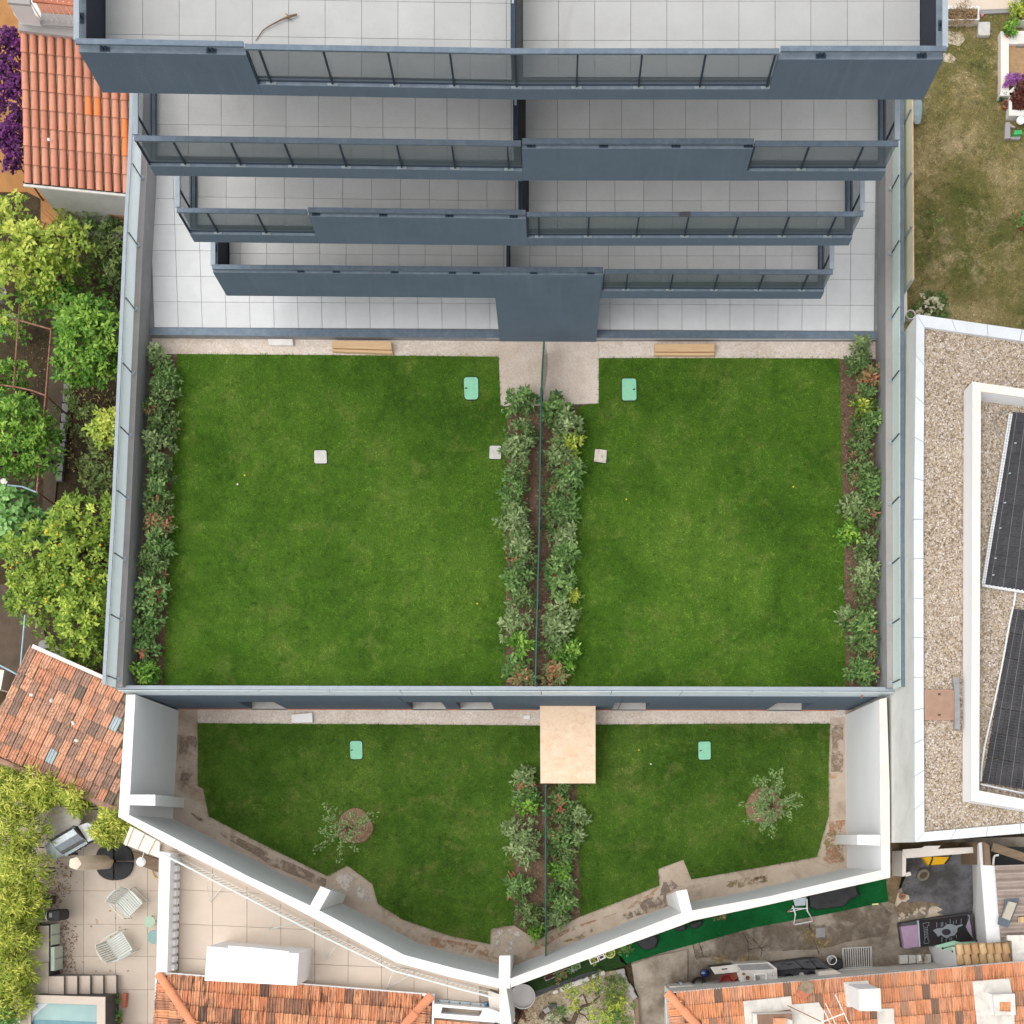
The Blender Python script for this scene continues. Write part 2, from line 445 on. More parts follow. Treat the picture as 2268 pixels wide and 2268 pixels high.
M['leaf_citrus'] = leaf_mat('leaf_citrus', [(0, S(51, 94, 31)), (0.5, S(104, 156, 51)), (1, S(186, 224, 94))])
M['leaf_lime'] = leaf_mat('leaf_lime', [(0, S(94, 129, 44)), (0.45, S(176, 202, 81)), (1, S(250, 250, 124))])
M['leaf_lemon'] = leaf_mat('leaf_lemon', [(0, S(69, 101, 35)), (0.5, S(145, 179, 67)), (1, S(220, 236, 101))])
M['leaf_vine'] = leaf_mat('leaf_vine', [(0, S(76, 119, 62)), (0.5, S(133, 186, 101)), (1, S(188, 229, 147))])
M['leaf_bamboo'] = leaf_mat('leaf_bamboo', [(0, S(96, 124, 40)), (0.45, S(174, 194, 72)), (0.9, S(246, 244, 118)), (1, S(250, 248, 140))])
M['leaf_scrub'] = leaf_mat('leaf_scrub', [(0, S(76, 90, 49)), (0.5, S(119, 140, 76)), (1, S(165, 186, 104))])
M['petal_purple'] = leaf_mat('petal_purple', [(0, S(52, 24, 54)), (0.35, S(84, 36, 88)), (0.75, S(134, 62, 136)), (0.9, S(134, 60, 136)), (1, S(110, 124, 84))])
M['petal_violet'] = leaf_mat('petal_violet', [(0, S(120, 50, 130)), (0.6, S(190, 110, 200)), (1, S(110, 130, 70))])
M['petal_white'] = leaf_mat('petal_white', [(0, S(80, 100, 50)), (0.5, S(230, 222, 190)), (1, S(250, 244, 224))])
M['petal_maroon'] = leaf_mat('petal_maroon', [(0, S(70, 30, 26)), (0.6, S(120, 62, 52)), (1, S(150, 90, 70))])
M['straw'] = leaf_mat('straw', [(0, S(110, 84, 56)), (0.5, S(170, 140, 100)), (1, S(214, 190, 150))], trans=0.05)
M['litter'] = leaf_mat('litter', [(0, S(124, 94, 68)), (0.5, S(168, 130, 96)), (1, S(200, 166, 128))], trans=0.05)

def mesh_panel_mat(name='perforated_mesh', cover=0.95):
    t = NT(name)
    sep = t.mk('ShaderNodeSeparateXYZ'); t.l.new(t.obj.outputs['Position'], sep.inputs[0])
    u = t.math('ADD', sep.outputs[0], sep.outputs[1])
    f = 2 * math.pi / 0.05
    a = t.math('SINE', t.math('MULTIPLY', t.math('ADD', u, sep.outputs[2]), f))
    b = t.math('SINE', t.math('MULTIPLY', t.math('SUBTRACT', u, sep.outputs[2]), f))
    p = t.math('MULTIPLY', a, b)
    solid = t.math('LESS_THAN', t.math('ABSOLUTE', p), cover * 0.62)
    t.fin(S(100, 110, 118), 0.5, 0.2)
    tr = t.mk('ShaderNodeBsdfTransparent')
    mx = t.mk('ShaderNodeMixShader')
    t.l.new(solid, mx.inputs[0]); t.l.new(tr.outputs[0], mx.inputs[1]); t.l.new(t.b.outputs[0], mx.inputs[2])
    t.l.new(mx.outputs[0], t.out.inputs[0])
    return t.m
M['mesh_panel'] = mesh_panel_mat()
def fence_mesh_mat():
    t = NT('green_wire_mesh')
    sep = t.mk('ShaderNodeSeparateXYZ'); t.l.new(t.obj.outputs['Position'], sep.inputs[0])
    def lines(s, pitch, wd):
        m_ = t.math('MODULO', t.math('ADD', s, 100.0), pitch)
        return t.math('LESS_THAN', m_, wd)
    k = t.math('MAXIMUM', lines(sep.outputs[1], 0.05, 0.014), lines(sep.outputs[2], 0.05, 0.014))
    t.fin(S(60, 104, 88), 0.5)
    tr = t.mk('ShaderNodeBsdfTransparent'); mx = t.mk('ShaderNodeMixShader')
    t.l.new(k, mx.inputs[0]); t.l.new(tr.outputs[0], mx.inputs[1]); t.l.new(t.b.outputs[0], mx.inputs[2]); t.l.new(mx.outputs[0], t.out.inputs[0])
    return t.m
M['fence_mesh'] = fence_mesh_mat()
def glass_mat(name, tint, cover, trans=0.45):
    t = NT(name)
    t.fin(tint, 0.3, spec=0.5)
    tl = t.mk('ShaderNodeBsdfTranslucent'); tl.inputs[0].default_value = tint
    m0 = t.mk('ShaderNodeMixShader'); m0.inputs[0].default_value = trans
    t.l.new(t.b.outputs[0], m0.inputs[1]); t.l.new(tl.outputs[0], m0.inputs[2])
    tr = t.mk('ShaderNodeBsdfTransparent'); tr.inputs[0].default_value = (0.9, 0.96, 0.96, 1)
    mx = t.mk('ShaderNodeMixShader'); mx.inputs[0].default_value = cover
    t.l.new(tr.outputs[0], mx.inputs[1]); t.l.new(m0.outputs[0], mx.inputs[2]); t.l.new(mx.outputs[0], t.out.inputs[0])
    return t.m
M['frosted_glass'] = glass_mat('frosted_glass', S(244, 250, 252, 1.0), 0.97)
M['frosted_glass_green'] = glass_mat('frosted_glass_green', S(238, 248, 244, 1.0), 0.97)
M['clear_glass'] = glass_mat('clear_glass', S(210, 225, 228, 0.9), 0.5)
def wood_mat(name, a, b):
    t = NT(name)
    v = t.pos((1.2, 22, 22))
    f = t.noise(1.6, 6, 0.6, vec=v, dist=0.6, lo=0.3, hi=0.7)
    cc = t.mix(f, a, b)
    cc = t.mix(t.math('MULTIPLY', t.noise(5, 4, 0.6, lo=0.66, hi=0.75), 0.6), cc, scale_c(b, 0.5))
    t.bump(f, 0.2, 0.005)
    return t.fin(cc, 0.7)
M['wood_beam'] = wood_mat('wood_beam', S(226, 194, 154), S(206, 168, 124))
M['wood_old'] = wood_mat('wood_old', S(150, 128, 104), S(110, 90, 70))

# ------------------------------------------------------------------ leaves and grass
def leafmesh(name, C, D, N, L, Wd, tone, mat, parent=None, origin=None, kind=None):
    """C centres (n,3) world; D direction; N normal; L length; Wd width -> folded rhombus leaves"""
    n = len(C)
    D = D / np.linalg.norm(D, axis=1, keepdims=True)
    B = np.cross(N, D); B /= np.linalg.norm(B, axis=1, keepdims=True) + 1e-9
    U = np.cross(D, B)
    L = np.broadcast_to(L, (n,))[:, None]; Wd = np.broadcast_to(Wd, (n,))[:, None]
    p0 = C - D * L * 0.5
    p1 = C + B * Wd * 0.5 + U * Wd * 0.18 - D * L * 0.05
    p2 = C + D * L * 0.5 - U * L * 0.12
    p3 = C - B * Wd * 0.5 + U * Wd * 0.18 - D * L * 0.05
    if origin is None: origin = ORG[parent] if parent is not None else Vector((float(C[:, 0].mean()), float(C[:, 1].mean()), float(C[:, 2].min())))
    V = np.stack([p0, p1, p2, p3], 1).reshape(-1, 3) - np.array(origin)
    i = np.arange(n) * 4
    F = np.stack([i, i + 1, i + 2, i, i + 2, i + 3], 1).reshape(-1)
    me = bpy.data.meshes.new(name)
    me.vertices.add(len(V)); me.vertices.foreach_set('co', V.reshape(-1).astype(np.float32))
    me.loops.add(len(F)); me.loops.foreach_set('vertex_index', F.astype(np.int32))
    me.polygons.add(2 * n)
    me.polygons.foreach_set('loop_start', np.arange(2 * n, dtype=np.int32) * 3)
    me.polygons.foreach_set('loop_total', np.full(2 * n, 3, np.int32))
    at = me.attributes.new('tone', 'FLOAT', 'POINT')
    at.data.foreach_set('value', np.repeat(np.clip(tone, 0, 1), 4).astype(np.float32))
    me.materials.append(mat); me.update(); me.validate()
    o = bpy.data.objects.new(name, me); col.objects.link(o)
    if parent is not None: o.parent = parent; o.location = Vector(origin) - ORG[parent]
    else: o.location = origin
    ORG[o] = Vector(origin)
    if kind: o['kind'] = kind
    return o
def unit(n):
    v = rng.normal(size=(n, 3)); return v / np.linalg.norm(v, axis=1, keepdims=True)
def crown_points(c, r, hgt, nclump, per, irregular=0.35, dome=0.6):
    """clumps on an uneven dome; returns centres, directions, normals, clump tone"""
    th = rng.uniform(0, 2 * math.pi, nclump); rr = np.sqrt(rng.uniform(0, 1, nclump))
    lob = 1 + irregular * (np.sin(th * 3 + rng.uniform(0, 6)) * 0.5 + np.sin(th * 5 + rng.uniform(0, 6)) * 0.4)
    x = rr * np.cos(th) * r * lob; y = rr * np.sin(th) * r * lob
    top = np.sqrt(np.clip(1 - rr ** 2 * 0.9, 0, 1))
    z = hgt * (dome * top + (1 - dome) * rng.uniform(0, 1, nclump) * top) * rng.uniform(0.55, 1.08, nclump)
    cc = np.stack([x, y, z], 1)
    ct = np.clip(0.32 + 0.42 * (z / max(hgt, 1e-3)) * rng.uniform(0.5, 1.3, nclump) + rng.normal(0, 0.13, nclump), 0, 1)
    out = np.stack([x, y, np.full(nclump, 0.9 * r)], 1)
    C = np.repeat(cc, per, 0); O = np.repeat(out, per, 0)
    return C + np.array(c), O, np.repeat(ct, per)
def foliage(name, c, r, hgt, nclump, per, leaf, mat, parent, irregular=0.35, ratio=0.5, redtip=0.0, spread=1.0, kind=None):
    C, O, ct = crown_points(c, r, hgt, nclump, per, irregular)
    n = len(C)
    D = unit(n); D[:, 2] = D[:, 2] * 0.55 + 0.05; D += O / (np.linalg.norm(O, axis=1, keepdims=True)) * 0.45
    D /= np.linalg.norm(D, axis=1, keepdims=True)
    L = leaf * rng.uniform(0.65, 1.25, n)
    C = C + D * (L * 0.75 * spread)[:, None] + rng.normal(0, leaf * 0.25, (n, 3))
    N = unit(n) * 0.55; N[:, 2] += 1.0
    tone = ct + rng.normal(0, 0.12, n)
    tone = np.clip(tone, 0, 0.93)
    if redtip > 0:
        k = n // per
        red = rng.uniform(0, 1, k) < redtip
        tone = np.where(np.repeat(red, per), 1.0, tone)
    return leafmesh(name, C, D, N, L, L * ratio, tone, mat, parent, kind=kind)
def stems(parent, base, r, h, n=5, rad=0.012, mat=None, name='stems'):
    mb = MB()
    for i in range(n):
        a = random.uniform(0, 2 * math.pi); rr = r * random.uniform(0.3, 0.85)
        t = Vector((base[0] + rr * math.cos(a), base[1] + rr * math.sin(a), base[2] + h * random.uniform(0.6, 0.9)))
        m_ = (Vector(base) + t) / 2 + Vector((random.uniform(-.05, .05), random.uniform(-.05, .05), 0.06))
        mb.tube([Vector(base), m_, t], [rad, rad * 0.7, rad * 0.4], 5)
    return mb.build(name, mat or M['twig'], parent)
def inside(poly, X, Y):
    res = np.zeros(len(X), bool); n = len(poly); j = n - 1
    for i in range(n):
        xi, yi = poly[i][0], poly[i][1]; xj, yj = poly[j][0], poly[j][1]
        c = ((yi > Y) != (yj > Y)) & (X < (xj - xi) * (Y - yi) / (yj - yi + 1e-12) + xi)
        res ^= c; j = i
    return res
def scatter_poly(poly, dens):
    xs = [p[0] for p in poly]; ys = [p[1] for p in poly]
    A = (max(xs) - min(xs)) * (max(ys) - min(ys)); n = int(A * dens)
    X = rng.uniform(min(xs), max(xs), n); Y = rng.uniform(min(ys), max(ys), n)
    k = inside(poly, X, Y)
    return X[k], Y[k]
def blades(name, poly, z, dens, length, matname, width=0.012, lean=0.9, kind='stuff', label=None, cat=None, parent=None):
    X, Y = scatter_poly(poly, dens)
    n = len(X)
    X = X + rng.normal(0, .022, n); Y = Y + rng.normal(0, .022, n)
    L = length * rng.uniform(0.5, 1.4, n)
    a = rng.uniform(0, 2 * math.pi, n)
    D = np.stack([np.cos(a) * lean, np.sin(a) * lean, rng.uniform(0.25, 1.0, n)], 1)
    D /= np.linalg.norm(D, axis=1, keepdims=True)
    C = np.stack([X, Y, np.full(n, z)], 1) + D * (L * 0.5)[:, None]
    N = unit(n) * 0.4; N[:, 2] += 1
    gi = (np.floor(X / .07).astype(int) * 7919 + np.floor(Y / .07).astype(int) * 104729) % 4096
    gj = (np.floor(X / .17 + .3).astype(int) * 6151 + np.floor(Y / .17).astype(int) * 12289) % 4096
    tb_ = rng.normal(0, 1, 4096)
    tone = rng.normal(0.5, 0.16, n) + .15 * tb_[gi] + .09 * tb_[::-1][gj]
    o = leafmesh(name, C, D, N, L, width, tone, M[matname], parent, kind=kind)
    if label: tagp(o, label, cat)
    return o

# ================================================================== SETTING
LZ, LOW = 0.35, -3.0
def struct(name, mb, mat, **k):
    return mb.build(name, mat, kind='structure', **k)
struct('ground', MB().poly([Vector((-200, -200, -3.25)), Vector((200, -200, -3.25)), Vector((200, 200, -3.25)), Vector((-200, 200, -3.25))]), M['dark_earth'])
sky_done = True
# retained earth under the upper gardens
WL = [(316, 550), (289.4, 1150), (271, 1518)]            # inner top edge of the left wall, z 1.35
WR = [(1961, 550), (1962, 1150), (1965, 1520)]
struct('upper_garden_ground', MB().pprism([(300, 700), (1975, 700), (1975, 1490), (290, 1490)], LZ - 0.03, -3.2), M['soil'])
struct('upper_garden_edge', MB().pprism([(290, 1489), (1968, 1489), (1966, 1537), (292, 1535)], LZ - 0.03, LZ - .3), M['soil'])
struct('lower_garden_pavement', MB().pprism([(330, 1530), (1920, 1530), (1905, 1960), (1540, 2040), (1140, 2170), (880, 2090), (560, 1925), (330, 1800)], LOW, LOW - 0.2), M['walkway'])

lawnU_L = [(392, 784), (700, 786), (1104, 790), (1110, 898), (1122, 905), (1121, 1150), (1118, 1519), (362, 1517), (371, 1330), (377, 1150), (386, 930)]
lawnU_R = [(1326, 793), (1600, 793), (1859, 794), (1867, 1150), (1873, 1521), (1250, 1521), (1264, 1150), (1280, 900), (1326, 894)]
lawnL = [(438, 1602), (800, 1604), (1196, 1607), (1196, 1736), (1140, 1736), (1137, 2049), (1086.6, 2057), (1085, 2091), (994, 2072), (894.7, 2037.6), (837, 2002), (825, 1958), (769, 1917), (724, 1940), (600, 1879), (462.7, 1808), (450, 1747), (438, 1742)]
lawnR = [(1319, 1605), (1640, 1603), (1838, 1603), (1835, 1700), (1835.7, 1804.6), (1809, 1898), (1700, 1918), (1531.7, 1947.5), (1514, 1904), (1457, 1925), (1460, 1961.5), (1286, 2030), (1277, 1737), (1319, 1737)]
def lawn(px, z, mname, label_, n, length=0.055):
    o = MB().pprism(px, z, z - 0.06).build('lawn', M[mname], kind='structure')
    wp = [(v.x, v.y) for v in W(px, z)]
    blades('grass_blades', wp, z, n, length, mname + '_blade', width=0.014, parent=o)
    # ragged rim
    return o
lawn(lawnU_L, LZ + 0.03, 'lawn', '', 950)
lawn(lawnU_R, LZ + 0.03, 'lawn', '', 950)
lawn(lawnL, LOW + 0.05, 'lawn_low', '', 950, 0.06)
lawn(lawnR, LOW + 0.05, 'lawn_low', '', 950, 0.06)

struct('gravel_path', MB().pprism([(335, 746), (1104, 748), (1104, 790), (700, 786.5), (335, 784)], LZ + 0.012, LZ - 0.1), M['path_gravel'])
struct('gravel_path', MB().pprism([(1325, 748), (1944, 750), (1944, 795), (1325, 794)], LZ + 0.012, LZ - 0.1), M['path_gravel'])
struct('gravel_path', MB().pprism([(436, 1560), (1197, 1563), (1197, 1608), (800, 1605), (438, 1603)], LOW + 0.02, LOW - 0.1), M['path_gravel'])
struct('gravel_path', MB().pprism([(1319, 1563), (1872, 1563), (1872, 1588), (1838, 1590), (1838, 1604), (1319, 1606)], LOW + 0.02, LOW - 0.1), M['path_gravel'])
pad = thing('entrance_pad', 'pale gravel-finished concrete pad in front of the blue entrance wall', 'paving', w(1214, 825, LZ))
MB().pprism([(1103, 751), (1202, 751), (1202, 898.5), (1109, 899)], LZ + 0.035, LZ - 0.1).build('slab', M['pad_gravel'], pad)
MB().pprism([(1202.6, 751), (1326, 752), (1326, 893), (1202.6, 898.5)], LZ + 0.033, LZ - 0.1).build('slab', M['pad_gravel'], pad)
struct('planting_bed', MB().pprism([(1121, 898), (1281, 898), (1264, 1150), (1250, 1521), (1118, 1521)], LZ + 0.02, LZ - 0.1), M['soil'])
struct('planting_bed', MB().pprism([(1140, 1722), (1277, 1722), (1286, 2030), (1182, 2078), (1137, 2049)], LOW + 0.04, LOW - 0.1), M['soil'])
struct('planting_bed', MB().pprism([(338, 786), (394, 786), (378, 1150), (363, 1520), (300, 1520), (318, 1150), (334, 786)], LZ + 0.02, LZ - 0.1), M['soil'])
struct('planting_bed', MB().pprism([(1857, 796), (1941, 796), (1944, 1150), (1946, 1521), (1871, 1521), (1865, 1150)], LZ + 0.02, LZ - 0.1), M['soil'])
# litter on the beds
def litter(name, px, z, n, mat='litter', L=0.06, label=None, wd=0.02):
    wp = [(v.x, v.y) for v in W(px, z)]
    X, Y = scatter_poly(wp, n)
    k = len(X); a = rng.uniform(0, 6.28, k)
    D = np.stack([np.cos(a), np.sin(a), rng.normal(0, 0.15, k)], 1)
    N = unit(k) * 0.3; N[:, 2] += 1
    o = leafmesh(name, np.stack([X, Y, np.full(k, z + 0.012)], 1), D, N, L * rng.uniform(0.4, 1.4, k), wd, rng.uniform(0, 1, k), M[mat], None, kind='stuff')
    return tagp(o, label, 'leaves')
litter('fallen_leaves', [(1121, 900), (1281, 900), (1250, 1518), (1118, 1518)], LZ + 0.03, 55, label='dry brown leaf litter on the soil of the upper middle bed')
litter('fallen_leaves', [(1140, 1740), (1277, 1740), (1284, 2025), (1182, 2074), (1140, 2045)], LOW + 0.05, 45, label='dry brown leaf litter on the soil of the lower middle bed')
litter('fallen_leaves', [(1859, 800), (1941, 800), (1944, 1518), (1873, 1518)], LZ + 0.03, 50, label='dry brown leaf litter in the bed along the right wall')
litter('fallen_leaves', [(340, 790), (392, 790), (364, 1518), (300, 1518)], LZ + 0.03, 40, label='dry brown leaf litter in the bed along the left wall')

# worn stains on the lower concrete walk (thin damp / moss films with their own outline)
def stain(px, mat, z=LOW + 0.004, name='stain'):
    pts = []
    n = len(px)
    for i in range(n):
        a, b = px[i], px[(i + 1) % n]
        for k in range(5):
            t = k / 5
            pts.append((a[0] + (b[0] - a[0]) * t + random.uniform(-2.2, 2.2), a[1] + (b[1] - a[1]) * t + random.uniform(-2, 2)))
    struct(name, MB().poly(W(pts, z)[::-1]), mat)
stain([q('D3', 900, 1195), q('D3', 910, 1150), q('D3', 1010, 1110), q('D3', 1050, 1045), q('D3', 1160, 1020), q('D3', 1190, 905), q('D3', 1245, 905), q('D3', 1300, 950), q('D3', 1215, 1010), q('D3', 1215, 1085), q('D3', 1120, 1130)], M['stain_dark'], name='damp_stain')
stain([q('D3', 1630, 950), q('D3', 1640, 915), q('D3', 1880, 885), q('D3', 1932, 870), q('D3', 1932, 920), q('D3', 1700, 960)], M['stain_moss'], name='moss_stain')
stain([q('D1', 1285, 160), q('D1', 1330, 150), q('D1', 1345, 210), q('D1', 1300, 240)], M['stain_dark'], name='damp_stain')
stain([q('C1', 1285, 1650), q('C1', 1400, 1640), q('D1', 1400, 100), q('D1', 1330, 230), q('D1', 1275, 120)], M['stain_brown'], z=LOW + .003, name='damp_stain')
stain([q('D1', 1350, 420), q('D1', 1932, 720), q('D2', 560, 900), q('D2', 540, 960), q('D1', 1932, 800), q('D1', 1400, 470)], M['stain_brown'], z=LOW + .003, name='damp_stain')
stain([q('D2', 620, 900), q('D2', 700, 840), q('D2', 860, 960), q('D2', 880, 1060), q('D2', 700, 1000)], M['stain_pale'], z=LOW + .003, name='pale_stain')
stain([q('D2', 1740, 1260), q('D3', 130, 1260), q('D3', 230, 1340), q('D3', 130, 1430), q('D2', 1760, 1400)], M['stain_pale'], z=LOW + .003, name='pale_stain')
stain([q('D2', 1300, 1310), q('D2', 1700, 1380), q('D2', 1780, 1470), q('D2', 1300, 1370)], M['stain_rust'], z=LOW + .003, name='rust_stain')
stain([q('D3', 300, 1330), q('D3', 900, 1120), q('D3', 1150, 960), q('D3', 1100, 1050), q('D3', 560, 1260), q('D3', 200, 1450)], M['stain_rust'], z=LOW + .003, name='rust_stain')
stain([q('D4', 540, 480), q('D4', 650, 480), q('D4', 650, 780), q('D4', 470, 790), q('D4', 560, 640)], M['stain_rust'], z=LOW + .008, name='rust_stain')
stain([q('C4', 560, 1560), q('C4', 640, 1560), q('C4', 640, 1900), q('C4', 560, 1900)], M['stain_brown'], z=LOW + .003, name='damp_stain')
stain([q('D3', 470, 1350), q('D3', 600, 1290), q('D3', 680, 1250), q('D3', 700, 1285), q('D3', 560, 1340)], M['stain_moss'], name='moss_stain')
stain([q('D4', 0, 880), q('D4', 90, 870), q('D4', 80, 915), q('D4', 0, 935)], M['stain_moss'], name='moss_stain')
stain([q('D4', 500, 600), q('D4', 560, 520), q('D4', 640, 590), q('D4', 650, 760), q('D4', 590, 790), q('D4', 520, 700)], M['stain_moss'], name='moss_stain')

# ================================================================== APARTMENT BUILDING
bld = thing('apartment_building', 'stepped apartment building with slate blue parapets and pale tiled terraces', 'building', w(1150, 500, 0.0))
GT = 0.6
def grid(parent, xs, ys, z, mat, lean=lambda x: 0.0, yref=0, clip=None, ytilt=lambda x: 0.0, th=0.03, gap=0.85, name='floor_tile', cut=None):
    """xs, ys joint lines in photo pixels at height z; one thin slab per cell, joints recessed"""
    def XY(x, y): return (x + lean(x) * (y - yref), y + ytilt(x))
    for i in range(len(xs) - 1):
        for j in range(len(ys) - 1):
            xc = (xs[i] + xs[i + 1]) / 2; yc = (ys[j] + ys[j + 1]) / 2
            if clip and not clip(*XY(xc, yc)): continue
            g = gap / 2; zt = z + random.uniform(-.0012, .0012)
            cs = [XY(xs[i] + g, ys[j] + g), XY(xs[i + 1] - g, ys[j] + g), XY(xs[i + 1] - g, ys[j + 1] - g), XY(xs[i] + g, ys[j + 1] - g)]
            if cut:
                (ax, ay), (bx, by) = cut(xc)
                sd = [(c[1] - (ay + (by - ay) * (c[0] - ax) / (bx - ax))) for c in cs]
                out = []
                for k in range(4):
                    k2 = (k + 1) % 4
                    if sd[k] > 0: out.append(cs[k])
                    if (sd[k] > 0) != (sd[k2] > 0):
                        t_ = sd[k] / (sd[k] - sd[k2]); out.append((cs[k][0] + (cs[k2][0] - cs[k][0]) * t_, cs[k][1] + (cs[k2][1] - cs[k][1]) * t_))
                if len(out) < 3: continue
                cs = out
            MB().prism([w(c[0], c[1], z) for c in cs], z - th, zt).build(name, mat, parent, origin=w(*XY(xc, yc), z - th))
# ground terrace
gslab = MB().pprism([(285, 150), (1975, 150), (1950, 749.6), (1125, 748.8), (330, 742.2)], GT - 0.032, -3.0).build('terrace_slab', M['joint_pale'], bld)
lean = lambda x: 0.035 - 0.046 * (x - 395) / 1490
tl = lambda x: 8.0 * (x - 395) / 1545
gx = [341.8] + [395 + 53.12 * i for i in range(30)]
grid(gslab, gx, [325.6, 382.9, 440.2, 497.6, 555.0, 611.8, 668.6, 725.4], GT, M['tile_light'], lean, 725, clip=lambda X, Y: X < 1941, ytilt=tl)
# front coping strip of the ground terrace
cop = MB().frustum(W([(334, 725.6), (1130, 731.0), (1941, 734.5), (1941, 750), (1130, 748.6), (334, 741.6)], GT + 0.03), W([(334, 725.6), (1130, 731.0), (1941, 734.5), (1941, 750), (1130, 748.6), (334, 741.6)], GT - 0.1))
cop.build('coping', M['blue_metal'], bld)
f0 = W([(330, 742.8), (1130, 749.8), (1945, 751.2)], GT - 0.1)
MB().frustum([f0[0] + Vector((0, .1, 0)), f0[1] + Vector((0, .1, 0)), f0[2] + Vector((0, .1, 0)), f0[2], f0[1], f0[0]],
             [Vector((p.x, p.y, -0.2)) for p in [f0[0] + Vector((0, .1, 0)), f0[1] + Vector((0, .1, 0)), f0[2] + Vector((0, .1, 0)), f0[2], f0[1], f0[0]]]).build('plinth', M['concrete_face'], bld)
tr = []
for a, b in ((0, 1), (1, 2)):
    MB().bar(f0[a] + Vector((0, -0.006, 0.02)), f0[b] + Vector((0, -0.006, 0.02)), 0.02, 0.02).build('edge_trim', M['white_paint'], bld)

